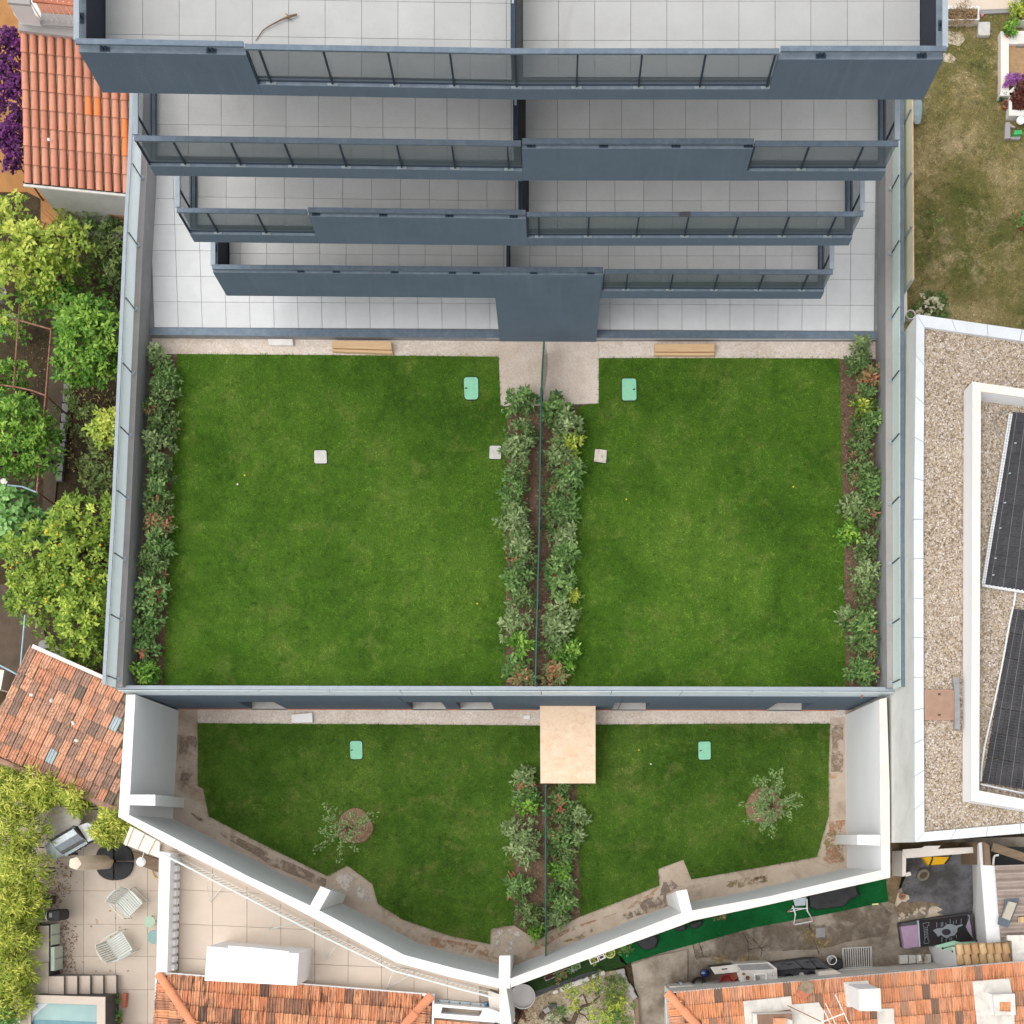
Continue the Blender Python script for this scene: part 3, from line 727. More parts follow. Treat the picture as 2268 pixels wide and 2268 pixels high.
def terrace(zf, zb, zl, zr, zs, bot, rail_w, gut, xs, ys, sections, posts, left_solid, right_solid, floor_x, ytop, div, led_side, ytilt, brackets, mats='tile_grey'):
    """bot: photo pixels of the lower front edge (left, mid, right); sections: list of (x0, x1, 'mesh'|'solid') at the ledge"""
    F = [w(p[0], p[1], zb) for p in bot]
    def at(xw):                                   # y on the front line for a world x
        if xw < F[1].x: a, b = F[0], F[1]
        else: a, b = F[1], F[2]
        return a.y + (b.y - a.y) * (xw - a.x) / (b.x - a.x)
    xl, xr = F[0].x, F[2].x
    yn = w(1200, ytop, zf).y
    T = 0.11                                      # wall thickness
    fl = MB()
    xa, xb, xm = w(floor_x[0], 0, zf).x, w(floor_x[1], 0, zf).x, F[1].x
    G = T + gut
    fl.prism([Vector((xl + .004, at(xl) + .004, 0)), Vector((xm, at(xm) + .004, 0)), Vector((xr - .004, at(xr) + .004, 0)), Vector((xr - .004, yn, 0)), Vector((xl + .004, yn, 0))], zb, zf - 0.1)
    slab = fl.build('terrace_slab', [M['blue_render']], bld)
    mb = MB().prism([Vector((xa, at(xa) + G, 0)), Vector((xm, at(xm) + G, 0)), Vector((xb, at(xb) + G, 0)), Vector((xb, yn, 0)), Vector((xa, yn, 0))], zf - 0.099, zf - 0.032)
    bed = mb.build('tile_bed', M['joint_dark'], slab)
    # tiles (cut at the gutter)
    grid(bld_tiles(slab), xs, ys, zf, M[mats], ytilt=ytilt)
    # gutter floor
    MB().prism([Vector((xl + T, at(xl) + T, 0)), Vector((xm, at(xm) + T, 0)), Vector((xr - T, at(xr) + T, 0)), Vector((xr - T, at(xr) + G, 0)), Vector((xm, at(xm) + G, 0)), Vector((xl + T, at(xl) + G, 0))], zf - 0.098, zf - 0.07).build('gutter', M['gutter'], slab)
    # front wall pieces
    def seg(x0, x1, ztop, th=T, nm='parapet', mt='blue_render', z0=zb):
        cuts = [x0] + ([F[1].x] if x0 < F[1].x < x1 else []) + [x1]
        pts = [Vector((x, at(x), 0)) for x in cuts] + [Vector((x, at(x) + th, 0)) for x in cuts[::-1]]
        return MB().prism(pts, z0, ztop).build(nm, M[mt], bld, bevel=0)
    def rail(x0, x1, z=zr, wd=rail_w, y0=-0.0, nm='handrail'):
        cuts = [x0] + ([F[1].x] if x0 < F[1].x < x1 else []) + [x1]
        pts = [Vector((x, at(x) + y0, 0)) for x in cuts] + [Vector((x, at(x) + y0 + wd, 0)) for x in cuts[::-1]]
        return MB().prism(pts, z - 0.04, z)
    kx = lambda p: w(p, 0, zl).x
    for (p0, p1, kind_) in sections:
        x0 = xl if p0 is None else kx(p0); x1 = xr if p1 is None else kx(p1)
        if kind_ == 'solid':
            pr = seg(x0, x1, zs - 0.02)
            cuts = [x0 + .004] + ([F[1].x] if x0 < F[1].x < x1 else []) + [x1 - .004]
            pts = [Vector((x, at(x) - .003, 0)) for x in cuts] + [Vector((x, at(x) + T + .003, 0)) for x in cuts[::-1]]
            MB().prism(pts, zs - 0.018, zs).build('wall_cap', M['ledge_grey'], pr)
            rl = rail(x0 + 0.01, x1 - 0.008, y0=0.02).build('handrail', M['blue_metal'], bld)
            for bx in brackets:
                X = kx(bx)
                if x0 < X < x1:
                    MB().box((X, at(X) + 0.045, zs + 0.006), (0.16, 0.075, 0.014)).box((X - 0.03, at(X) + 0.045, (zs + zr) / 2 - .02), (0.02, 0.05, zr - zs - 0.03)).box((X + 0.03, at(X) + 0.045, (zs + zr) / 2 - .02), (0.02, 0.05, zr - zs - 0.03)).build('bracket', M['blue_metal_dark'], rl)
        else:
            pr = seg(x0 + .003, x1 - .003, zl - 0.012, nm='kerb')
            cuts = [x0 + .006] + ([F[1].x] if x0 < F[1].x < x1 else []) + [x1 - .006]
            pts = [Vector((x, at(x) - .002, 0)) for x in cuts] + [Vector((x, at(x) + T + .002, 0)) for x in cuts[::-1]]
            MB().prism(pts, zl - 0.010, zl).build('wall_cap', M['ledge_grey'], pr)
            rl = rail(x0 + 0.012, x1 - 0.012, y0=-0.02).build('railing', M['blue_metal'], bld)
            cuts = [x0 + .015] + ([F[1].x] if x0 < F[1].x < x1 else []) + [x1 - .015]
            pm = MB()
            for a, b in zip(cuts[:-1], cuts[1:]):
                pm.poly([Vector((a, at(a) + 0.05, zl + 0.04)), Vector((b, at(b) + 0.05, zl + 0.04)), Vector((b, at(b) + 0.05, zr - 0.10)), Vector((a, at(a) + 0.05, zr - 0.10))])
            pm.build('mesh_panel', M['mesh_panel'], rl)
            fr = MB()
            for a, b in zip(cuts[:-1], cuts[1:]):
                fr.bar((a, at(a) + 0.05, zr - 0.10), (b, at(b) + 0.05, zr - 0.10), 0.022, 0.022)
                fr.bar((a, at(a) + 0.05, zl + 0.04), (b, at(b) + 0.05, zl + 0.04), 0.022, 0.022)
            fr.build('frame', M['blue_metal_dark'], rl)
            for pxx in posts:
                X = kx(pxx)
                if x0 + 0.05 < X < x1 - 0.03:
                    MB().box((X, at(X) + 0.03, (zl + zr) / 2), (0.028, 0.035, zr - zl - 0.06)).build('post', M['blue_metal_dark'], rl)
                    MB().box((X, at(X) + 0.035, zl + 0.008), (0.17, 0.06, 0.018)).build('base_plate', M['galv'], rl)
            MB().box((x0 + 0.02, at(x0) + 0.03, (zl + zr) / 2), (0.02, 0.06, zr - zl - 0.04)).build('post', M['blue_metal_dark'], rl)
    # side walls
    for side, solid in ((-1, left_solid), (1, right_solid)):
        X = xl if side < 0 else xr
        y0 = at(X) + T
        x0, x1 = (X, X + T) if side < 0 else (X - T, X)
        ztop = zs if solid else zl
        def rect(a, b, ya, yb, z0, z1, nm, mt, par=bld):
            return MB().prism([Vector((a, ya, 0)), Vector((b, ya, 0)), Vector((b, yb, 0)), Vector((a, yb, 0))], z0, z1).build(nm, mt if not isinstance(mt, str) else M[mt], par)
        pw = rect(x0, x1, y0, yn, zb, ztop - .015, 'parapet' if solid else 'kerb', 'blue_render')
        rect(x0 - .002, x1 + .002, y0 + .004, yn, ztop - .014, ztop, 'wall_cap', 'ledge_grey', pw)
        if solid:                                  # dark waterproofing on the inner face
            xi = x1 + .003 if side < 0 else x0 - .003
            fx = xa if side < 0 else xb
            rect(min(xi, fx), max(xi, fx), y0 + .002, yn, zf - 0.097, zf - .02, 'gutter', 'inner_black', pw)
            rect(min(xi - .004 * side, xi), max(xi - .004 * side, xi), y0 + .003, yn, zf - .0965, ztop - 0.03, 'waterproofing', 'inner_black', pw)
        else:                                      # wide inner ledge
            fx = xa if side < 0 else xb
            xi = x1 + .002 if side < 0 else x0 - .002
            rect(min(xi, fx) + .003, max(xi, fx) - .003, y0 + .004, yn, zf - 0.097, zf + .05, 'ledge', 'ledge_grey', pw)
        rr = MB().prism([Vector((X - 0.02 * (side < 0) - (rail_w - 0.02) * (side > 0), at(X) + rail_w + .0, 0)), Vector((X + 0.02 * (side > 0) + (rail_w - 0.02) * (side < 0), at(X) + rail_w, 0)),
                         Vector((X + 0.02 * (side > 0) + (rail_w - 0.02) * (side < 0), yn, 0)), Vector((X - 0.02 * (side < 0) - (rail_w - 0.02) * (side > 0), yn, 0))], zr - .041, zr - .001).build('handrail' if solid else 'railing', M['light_cap'], bld)
        if not solid:
            xp = X + 0.05 * (1 if side < 0 else -1)
            MB().poly([Vector((xp, y0, zl + .04)), Vector((xp, yn, zl + .04)), Vector((xp, yn, zr - .06)), Vector((xp, y0, zr - .06))]).build('mesh_panel', M['mesh_panel'], rr)
            MB().bar((xp, y0, zr - .08), (xp, yn, zr - .08), .022, .022).bar((xp, y0, zl + .04), (xp, yn, zl + .04), .022, .022).build('frame', M['blue_metal_dark'], rr)
            for k in (0.35, 1.35):
                if y0 + k < yn: MB().box((xp, y0 + k, (zl + zr) / 2), (.035, .028, zr - zl - .06)).build('post', M['blue_metal_dark'], rr)
        else:
            MB().box((X - side * .05, y0 + 0.42, zs + .008), (.07, .16, .016)).box((X - side * .05, y0 + 0.42, (zs + zr) / 2 - .02), (.05, .02, zr - zs - .04)).build('bracket', M['blue_metal_dark'], rr)
    # centre divider
    if div:
        dx0, dx1, dend = div
        a, b = w(dx0, 0, zf).x, w(dx1, 0, zf).x
        ye = w(0, dend, zf).y
        yb = at(a) + G
        dv = MB().prism([Vector((a, yb, 0)), Vector((b, yb, 0)), Vector((b, yn, 0)), Vector((a, yn, 0))], zf - .03, zf + 0.78).build('divider_wall', M['blue_metal_dark'], bld)
        mid, h = (a + b) / 2, (b - a) / 2
        MB().prism([Vector((mid - h * .45, ye, 0)), Vector((mid + h * .6, ye, 0)), Vector((mid + h * .6, yn, 0)), Vector((mid - h * .45, yn, 0))], zf + .70, zf + 0.80).build('glass_strip', M['light_cap'], dv)
    # set-back facade under this terrace
    MB().prism([Vector((xl + .5, yn, 0)), Vector((xr - .5, yn, 0)), Vector((xr - .5, yn + 1.0, 0)), Vector((xl + .5, yn + 1, 0))], zb - 2.9, zb).build('facade', M['white_wall'], bld)
def bld_tiles(slab): return slab

terrace(11.45, 11.2, 11.5, 12.5, 12.32, [(228, 205), (1140, 220.5), (2045, 220.5)], 0.085, 0.09,
        [233.5, 316, 397, 478, 559, 639.4, 720, 801, 881.4, 961.8, 1041.6, 1121.4, 1133] , [-170, -84, 2.5, 84.5, 171.5],
        [(None, 571.4, 'solid'), (571.4, 1704.6, 'mesh'), (1704.6, None, 'solid')],
        [601, 737, 874, 1006, 1144, 1277, 1414, 1549, 1697], True, True, (233.5, 2037.6), -170, (1134, 1143, 76), 0, lambda x: -9 + 14 * min(1, (x - 233) / 900.0),
        [270, 497, 1795, 2010], 'tile_top')
grid(bld, [1158, 1237, 1317.4, 1397, 1477, 1557, 1636.6, 1716.8, 1796, 1876.7, 1956.8, 2037.6], [-170, -84, 2.5, 89.4, 171], 11.45, M['tile_top'])
terrace(8.85, 8.6, 8.95, 9.85, 9.73, [(343, 389), (1130, 399.8), (1952, 400.2)], 0.095, 0.10,
        [344.7, 417.7, 490, 562, 633.5, 705, 777, 848, 919.6, 990, 1061, 1132, 1141], [130, 206, 281, 351],
        [(None, 1157.6, 'mesh'), (1157.6, 1654, 'solid'), (1654, None, 'mesh')],
        [411, 534, 649, 767, 890, 1008, 1127, 1773.6, 1890], False, False, (344.7, 1944.4), 130, (1139, 1149, 286), 0, lambda x: -6 + 10 * min(1, (x - 344) / 700.0),
        [1178, 1333, 1488, 1643])
grid(bld, [1164, 1235, 1306, 1377, 1447.8, 1518.6, 1590, 1661, 1731, 1802.5, 1874, 1944.4], [134, 210, 286, 355], 8.85, M['tile_grey'])
terrace(6.2, 5.95, 6.3, 7.26, 7.12, [(430, 536), (1165, 544.5), (1880, 543.8)], 0.09, 0.10,
        [437, 501, 565.5, 630, 694.4, 759, 823, 887, 951, 1014.6, 1078.6, 1141.6, 1151], [300, 371, 440, 501],
        [(None, 700, 'mesh'), (700, 1167, 'solid'), (1167, None, 'mesh')],
        [483, 590, 1194, 1302, 1409, 1516, 1623, 1731.7, 1832.6], False, False, (437, 1871.4), 300, (1150, 1158, 444), 0, lambda x: -4 + 8 * min(1, (x - 437) / 600.0),
        [716, 860, 1002, 1140])
grid(bld, [1171, 1234.5, 1299, 1362, 1426, 1489.4, 1552.8, 1616.5, 1680, 1744, 1807.8, 1871.4], [304, 375, 444.5, 506], 6.2, M['tile_grey'])
terrace(3.25, 2.95, 3.35, 4.3, 4.18, [(502, 655), (1100, 660), (1818, 662)], 0.10, 0.09,
        [508, 531.7, 590.4, 649.4, 708, 766.5, 824.8, 883.5, 941.3, 999.7, 1057.8, 1115.8, 1123], [440, 501, 563, 622],
        [(None, 1333, 'solid'), (1333, None, 'mesh')],
        [1385.7, 1483.5, 1581, 1679, 1775], True, False, (508, 1811.5), 440, (1124, 1128, 570), 0, lambda x: -2 + 5 * min(1, (x - 508) / 600.0),
        [682, 758, 884, 1008, 1059, 1183, 1306])
grid(bld, [1130, 1173.6, 1231.7, 1289.8, 1347.5, 1406, 1464, 1521.7, 1579.8, 1638, 1695.7, 1754, 1811.5], [444, 505, 566.8, 624], 3.25, M['tile_grey'])
# entrance wall block below the lowest balcony
a0, a1 = w(1097, 660.6, 2.95), w(1329, 661.6, 2.95)
MB().prism([Vector((a0.x, a0.y - .001, 0)), Vector((a1.x, a1.y - .001, 0)), Vector((a1.x, a1.y + 3.0, 0)), Vector((a0.x, a0.y + 3.0, 0))], GT - 0.25, 2.94).prism([Vector((a0.x, a0.y - .003, 0)), Vector((a1.x, a1.y - .003, 0)), Vector((a1.x, a1.y + .05, 0)), Vector((a0.x, a0.y + .05, 0))], 2.9, 4.12).build('entrance_wall', M['blue_render'], bld)
MB().prism([Vector((-6.5, w(0, 560, GT).y + 1.0, 0)), Vector((6.2, w(0, 560, GT).y + 1.0, 0)), Vector((6.2, 20, 0)), Vector((-6.5, 20, 0))], 0.0, 2.94).build('facade', M['white_wall'], bld)
# rust-brown branch lying on the top terrace
t = tagp(MB().tube([w(*q('A2', 345, 103), 11.5), w(*q('A2', 290, 118), 11.53), w(*q('A2', 235, 140), 11.5), w(*q('A2', 150, 185), 11.5), w(*q('A2', 105, 215), 11.48), w(*q('A2', 52, 290), 11.47)], [0.018, 0.022, 0.014, 0.012, 0.009, 0.006], 6)
    .tube([w(*q('A2', 290, 118), 11.53), w(*q('A2', 265, 95), 11.5)], [0.012, 0.005], 4).tube([w(*q('A2', 265, 128), 11.5), w(*q('A2', 310, 140), 11.5)], [0.012, 0.005], 4).build('fallen_branch', M['twig']), 'thin brown dead branch lying across the top terrace tiles', 'branch')
# small rag on third floor rail
tagp(MB().box(w(*q('A3', 1340, 1527), 7.29), (0.2, 0.09, 0.04), 0.05).build('cloth', M['dark_grey'], bevel=0.01), 'small dark cloth hanging over the handrail of the third balcony', 'cloth')

# ================================================================== SIDE WALLS WITH GLASS RAILINGS
WT = 1.35
def side_wall(label, inner, side, glassmat, railmat, gl, posts, raily):
    wl = thing('retaining_wall', label, 'wall', wz(inner[-1], -3.2))
    I = W(inner, WT)
    o = [Vector((p.x + side * 0.3, p.y, p.z)) for p in I]
    MB().prism(I + o[::-1], -3.2, WT).build('wall_body', M['concrete_face'], wl)
    I2 = [Vector((p.x + side * -0.004, p.y, p.z)) for p in I]; o2 = [Vector((p.x + side * 0.004, p.y, p.z)) for p in o]
    MB().prism(I2 + o2[::-1], WT + .001, WT + .02).build('wall_cap', M['concrete_wall'], wl)
    rl = thing('glass_railing', 'frosted glass railing with ' + ('a pale grey rail' if side < 0 else 'a blue-grey rail') + ' on top of the ' + ('left' if side < 0 else 'right') + ' garden wall', 'railing', wz(gl[-1], WT + .02))
    G = W(gl, WT + .02)
    ZR = 2.05
    gp = [w(*p, ZR) for p in posts]
    # rail
    R0 = [Vector((p.x + side * 0.015, p.y, ZR)) for p in G]; R1 = [Vector((p.x + side * 0.10, p.y, ZR)) for p in G]
    MB().prism(R0 + R1[::-1], ZR - .03, ZR + .01).build('handrail', M[railmat], rl)
    def gx_(y):
        for a, b in zip(G[:-1], G[1:]):
            if b.y <= y <= a.y or b is G[-1]: return a.x + (b.x - a.x) * (y - a.y) / (b.y - a.y)
    ys_ = [G[0].y] + [p.y for p in gp] + [G[-1].y]
    ys_ = sorted(set(round(v, 3) for v in ys_), reverse=True)
    for a, b in zip(ys_[:-1], ys_[1:]):
        if a - b < 0.1: continue
        pa = Vector((gx_(a - .012), a - .012, 0)); pb = Vector((gx_(b + .012), b + .012, 0))
        MB().prism([pa, pb, pb + Vector((side * .014, 0, 0)), pa + Vector((side * .014, 0, 0))], WT + .03, ZR - .031).build('glass_pane', M[glassmat], rl)
    for p in gp:
        X = gx_(p.y)
        MB().box((X - side * .02, p.y, (WT + ZR) / 2), (.02, .02, ZR - WT - .03)).build('post', M['blue_metal_dark'], rl)
        MB().box((X - side * .05, p.y, WT + .035), (.09, .10, .03)).lathe([(.018, 0), (.018, .03)], (X - side * .07, p.y - .03, WT + .05), 6).build('clamp', M['galv'], rl)
    return wl
side_wall('tall grey concrete garden wall along the left side of the upper lawn', [(331, 210), (325, 388), (316, 550), (289.4, 1150), (271, 1521)], -1, 'frosted_glass', 'light_cap',
          [(318, 210), (312, 388), (302.6, 550), (277.0, 1150), (256.6, 1524)], [q('A1', 935, 1165), q('A1', 915, 1655), q('B1', 895, 350), q('B1', 875, 815), q('B1', 855, 1270), q('B1', 833, 1725), q('C1', 810, 335), q('C1', 787, 775), q('C1', 765, 1212)], None)
side_wall('tall grey concrete garden wall along the right side of the upper lawn', [(1961.5, 210), (1961, 550), (1962, 1150), (1965, 1523)], 1, 'frosted_glass_green', 'blue_metal',
          [(1976.5, 210), (1976.2, 550), (1976.6, 1150), (1978, 1529)], [q('A4', 1040, 1245), q('A4', 1040, 1715), q('B4', 1035, 415), q('B4', 1035, 870), q('B4', 1035, 1320), q('B4', 1035, 1770), q('C4', 1040, 370), q('C4', 1040, 805), q('C4', 1040, 1238)], None)

# ================================================================== BLUE WALL BETWEEN THE UPPER AND LOWER GARDENS
M['sill_grey'] = simple('sill_grey', S(196, 192, 186), .05, 4, .8, dirt=S(160, 154, 146), dirt_amt=.4)
bw = thing('garden_wall', 'slate blue retaining wall with five window openings between the two gardens', 'wall', w(1120, 1570, LOW))
A, B = w(300, 1537.6, 0.4), w(1950, 1541, 0.4)
def onw(x): return A.y + (B.y - A.y) * (x - A.x) / (B.x - A.x)
kb = lambda p: w(p, 0, LOW).x
ops = [(559, 635), (914, 989.6), (1019.6, 1096), (1354.7, 1430), (1697.5, 1774.5)]
ZL = -1.28
def wbox(x0, x1, z0, z1, dy0=0.0, dy1=0.35, nm='wall_panel', mt='blue_render', par=bw):
    return MB().prism([Vector((x0, onw(x0) + dy0, 0)), Vector((x1, onw(x1) + dy0, 0)), Vector((x1, onw(x1) + dy1, 0)), Vector((x0, onw(x0) + dy1, 0))], z0, z1).build(nm, M[mt], par)
wbox(A.x, B.x, ZL, 0.36)
edges = [A.x] + [kb(v) for o in ops for v in o] + [B.x]
for i in range(0, len(edges), 2): wbox(edges[i], edges[i + 1], LOW - 0.2, ZL - .002)
for a, b in ops:
    x0, x1 = kb(a), kb(b)
    wbox(x0 + .001, x1 - .001, LOW - .2, ZL - .003, 0.28, 0.34, 'window_pane', 'blue_metal_dark')
    wbox(x0 + .002, x1 - .002, LOW - .15, LOW + .05, -0.045, 0.279, 'window_sill', 'sill_grey')
wbox(A.x, B.x, 0.361, 0.40, -0.02, 0.16, 'wall_cap', 'light_cap')
for a, b in ((A.x + .25, w(1192, 0, LOW).x), (w(1320, 0, LOW).x, B.x - .4)):
    wbox(a, b, LOW, LOW + .05, -0.022, -0.001, 'edge_trim', 'terracotta')
for gx2 in (910, 1095, 1368):
    X = kb(gx2); MB().box((X, onw(X) - .001, -1.3), (.012, .01, 3.2)).build('joint', M['blue_metal_dark'], bw)
rl = thing('glass_railing', 'low glass railing with a pale rail along the top of the blue garden wall', 'railing', (0, onw(0), 0.4))
npan = 11
xs_ = np.linspace(A.x - .2, B.x + .15, npan + 1)
for i in range(npan):
    wbox(xs_[i] + .01, xs_[i + 1] - .01, 0.401, 1.12, 0.0, 0.014, 'glass_pane', 'frosted_glass', rl)
    if i: MB().box((xs_[i], onw(xs_[i]) + .04, .78), (.02, .02, .7)).build('post', M['blue_metal'], rl)
wbox(xs_[0], xs_[-1], 1.121, 1.16, 0.03, 0.125, 'handrail', 'light_cap', rl)
wbox(xs_[0], xs_[-1], 0.402, 0.46, 0.03, 0.10, 'base_channel', 'blue_metal', rl)

# beige roofed box against the blue wall
o = thing('service_box', 'square beige sheet-topped box standing against the middle of the blue wall', 'box', w(1257, 1650, LOW))
tp = W([(1196, 1562.6), (1319, 1562.6), (1319, 1735), (1197, 1735)], -2.1)
def cream_mat():
    t = NT('stained_beige')
    a = t.mix(t.noise(2.2, 7, 0.75, dist=0.6), S(250, 226, 200), S(240, 205, 170))
    b = t.mix(t.math('MULTIPLY', t.noise(4, 9, 0.8, dist=1.5, lo=0.52, hi=0.7), 0.6), a, S(204, 158, 120))
    c = t.mix(t.math('MULTIPLY', t.noise(1.4, 5, 0.6, dist=0.3, lo=0.66, hi=0.72), 0.5), b, S(205, 160, 122))
    t.bump(t.noise(50, 4), 0.2, 0.01)
    return t.fin(c, 0.8)
M['stained_beige'] = cream_mat()
MB().prism(tp, -2.14, -2.1).build('top_sheet', M['stained_beige'], o)
MB().prism([Vector((tp[0].x + .02, tp[0].y - .02, 0)), Vector((tp[1].x - .02, tp[1].y - .02, 0)), Vector((tp[2].x - .02, tp[2].y + .03, 0)), Vector((tp[3].x + .02, tp[3].y + .03, 0))], LOW, -2.141).build('side_panel', M['wood_old'], o)

# ================================================================== WHITE PERIMETER WALLS OF THE LOWER GARDEN
ZW = 0.8
pw = thing('perimeter_wall', 'tall white rendered wall wrapping round the lower garden with short buttresses', 'wall', w(1118, 2180, LOW))
inner = [(299.7, 1538.5), (290, 1720), (285.7, 1805), (370, 1847), (550, 1941), (687, 2006), (895, 2115), (1000, 2143), (1104, 2168), (1129.5, 2168), (1404, 2063), (1510, 2022), (1532, 2017), (1700, 1986), (1952, 1927), (1949, 1750), (1948, 1549)]
outer = [(279.5, 1538.5), (267.7, 1720), (262, 1809), (369.6, 1870), (550, 1957.5), (690, 2031), (876, 2131), (990, 2162), (1104, 2188), (1132, 2187), (1404, 2087), (1510, 2049), (1535, 2039), (1700, 2004), (1971.7, 1943.8), (1970.5, 1750), (1964, 1545)]
for nm, rngs in (('wall_section', (0, 2)), ('wall_section', (2, 8)), ('wall_section', (9, 14)), ('wall_section', (14, 16))):
    a, b = rngs
    pts_i, pts_o = inner[a:b + 1], outer[a:b + 1]
    mb = MB(); mc = MB()
    for k in range(len(pts_i) - 1):
        quad = [pts_i[k], pts_i[k + 1], pts_o[k + 1], pts_o[k]]
        mb.pprism(quad, ZW - .03, -3.2); mc.pprism(quad, ZW, ZW - .028)
    s_ = mb.build('wall_section', M['white_wall'], pw)
    mc.build('wall_cap', M['white_paint'] if a < 9 else M['cream_cap'], s_)
but = [([(287, 1760), (343.8, 1760), (343.8, 1784.5), (284, 1783)], [(300, 1766), (408, 1766.5), (408, 1789), (300, 1789)]),
       ([(687, 2005), (710, 1963), (732, 1972), (707.5, 2016)], [(725, 1998), (737, 1968), (767, 1981.5), (760, 1999)]),
       ([(1104, 2189), (1106, 2117), (1130, 2116.5), (1130, 2189)], [(1114, 2150), (1116, 2113), (1138.5, 2113.5), (1136, 2150)]),
       ([(1510, 2023), (1497.5, 1974), (1521, 1970), (1533, 2018)], [(1480, 2005), (1476, 1984), (1499, 1980), (1503, 1999)]),
       ([(1950, 1873), (1899, 1871), (1899, 1849), (1950, 1849)], [(1880, 1870.5), (1851, 1870.5), (1851, 1849), (1880, 1849)])]
for tpx, bpx in but:
    MB().frustum(W(tpx, ZW + .005), W(bpx, LOW)).build('buttress', M['white_paint'], pw)

# lawn fixtures ----------------------------------------------------------------
def cover(px, z, mat, label, name='manhole_cover', th=0.03, rad=0.05, cat='cover', extra=None):
    t = thing(name, label, cat, w(sum(p[0] for p in px) / 4, sum(p[1] for p in px) / 4, z))
    P = W(px, z + th)
    c = sum(P, Vector()) / 4
    # rounded corners
    pts = []
    for i in range(4):
        p, a, b = P[i], P[i - 1], P[(i + 1) % 4]
        da, db = (a - p).normalized() * rad, (b - p).normalized() * rad
        for k in range(4):
            s_ = k / 3
            pts.append(p + da * (1 - s_) ** 2 + db * s_ ** 2)
    MB().prism(pts, z - .05, z + th).build('lid', mat, t, bevel=0.008)
    big = [c + (p - c) * 1.07 for p in pts]
    MB().prism(big, z - .05, z + th - .022).build('rim', M['dark_gap'], t)
    if extra: MB().box(wz(extra, z + th + .003), (.06, .03, .012), .3).build('latch', M['black'], t)
zl_ = LZ + .05
cover([(1027, 835), (1059, 835), (1059.5, 884), (1029, 884.5)], zl_, M['green_cover'], 'pale green rounded chamber lid in the upper left lawn near the entrance pad', rad=.09, extra=q('B2', 1553, 997))
cover([(1377.5, 838), (1409, 838), (1410, 886), (1378, 886.5)], zl_, M['green_cover'], 'pale green rounded chamber lid in the upper right lawn near the entrance pad', rad=.06, extra=q('B3', 980, 1005))
zz_ = LOW + .07
cover([(775, 1641), (802, 1641), (803, 1681), (776, 1681.5)], zz_, M['green_cover'], 'pale green rounded chamber lid in the lower left lawn', rad=.08, extra=q('C2', 738, 1743))
cover([(1546.5, 1642.5), (1574, 1642), (1574.5, 1682), (1547.5, 1682.5)], zz_, M['green_cover'], 'pale green rounded chamber lid in the lower right lawn', rad=.06, extra=q('C3', 1455, 1747))
cover([(695.5, 997), (723, 997), (724.5, 1026), (696, 1026)], zl_, M['grey_cover'], 'grey square cover in the middle of the upper left lawn', rad=.04)
cover([(1084.5, 986.5), (1110.5, 987), (1110, 1016.5), (1083.5, 1016)], zl_, M['grey_cover'], 'grey square cover at the lawn edge beside the centre planting bed', rad=.04)
cover([(1318, 994), (1344.5, 997), (1342, 1025.5), (1315.5, 1022)], zl_, M['stone_cover'], 'stained square stone cover set slightly askew in the upper right lawn', rad=.005)
# timber beams and step on the gravel strip
def beam(px, label):
    t = thing('timber_beam', label, 'timber', w(px[0][0], px[0][1], LZ))
    P = W(px, LZ + .2)
    mid = [(P[0] * .28 + P[3] * .72), (P[1] * .28 + P[2] * .72)]
    MB().prism([P[0], P[1], mid[1], mid[0]], LZ + .02, LZ + .2).build('beam', M['wood_beam'], t, bevel=.008)
    MB().prism([mid[0] - Vector((0, .012, 0)), mid[1] - Vector((0, .012, 0)), P[2], P[3]], LZ + .02, LZ + .15).build('beam', M['wood_beam'], t, bevel=.008)
beam([(735, 754), (866, 755.5), (869, 781), (735, 776)], 'short pale timber beam on the gravel left of the entrance pad')
beam([(1450, 761), (1583, 761), (1583, 785), (1450, 784.5)], 'short pale timber beam on the gravel right of the entrance pad')
tagp(MB().pprism([(593, 750), (648, 750), (649, 764), (596, 764)], LZ + .12, LZ).build('step_block', M['plaster_white'], bevel=.01), 'white concrete step block below the left end of the terrace', 'step')
tagp(MB().pprism([q('C2', 306, 1490), q('C2', 455, 1476), q('C2', 458, 1546), q('C2', 310, 1548)], LOW + .14, LOW).build('folded_sheet', M['white_paint'], bevel=.01), 'folded white sheet lying on the gravel under the blue wall', 'sheet')
tagp(MB().pprism([q('C3', 195, 1497), q('C3', 240, 1495), q('C3', 236, 1522), q('C3', 190, 1520)], LOW + .05, LOW).build('paper', M['white_paint']), 'small white paper on the gravel left of the beige box', 'paper')
# bits in the grass
for px_, z_, c_, lb in ((q('B1', 1745, 1619), LZ, 'leaf', 'small yellow leaf near the left edge of the upper left lawn'), (q('B1', 1694, 1683), LZ, 'w', 'small whitish leaf just below the yellow one on the upper left lawn'),
                        (q('C3', 1015, 1742), LOW, 'y', 'small yellow ball in the lower right lawn nearest the beige box'), (q('C3', 1100, 1843), LOW, 'w', 'small white ball in the lower right lawn'),
                        (q('B3', 925, 1790), LZ, 'y', 'tiny yellow leaf in the upper right lawn nearest the centre bed'), (q('B4', 287, 1700), LZ, 'y', 'tiny orange leaf on the right part of the upper right lawn'),
                        (q('C2', 1633, 698), LZ, 'y', 'tiny yellow leaf right side of the upper left lawn')):
    mt = M['white_paint'] if c_ == 'w' else simple('yellow_bit', S(230, 215, 70), 0.1)
    tagp(MB().lathe([(.002, -.02), (.018, -.008), (.024, .006), (.014, .02), (.002, .024)], wz(px_, z_ + .09), 8).build('ball' if 'ball' in lb else 'fallen_leaf', mt, smooth=True), lb, 'ball' if 'ball' in lb else 'leaf')

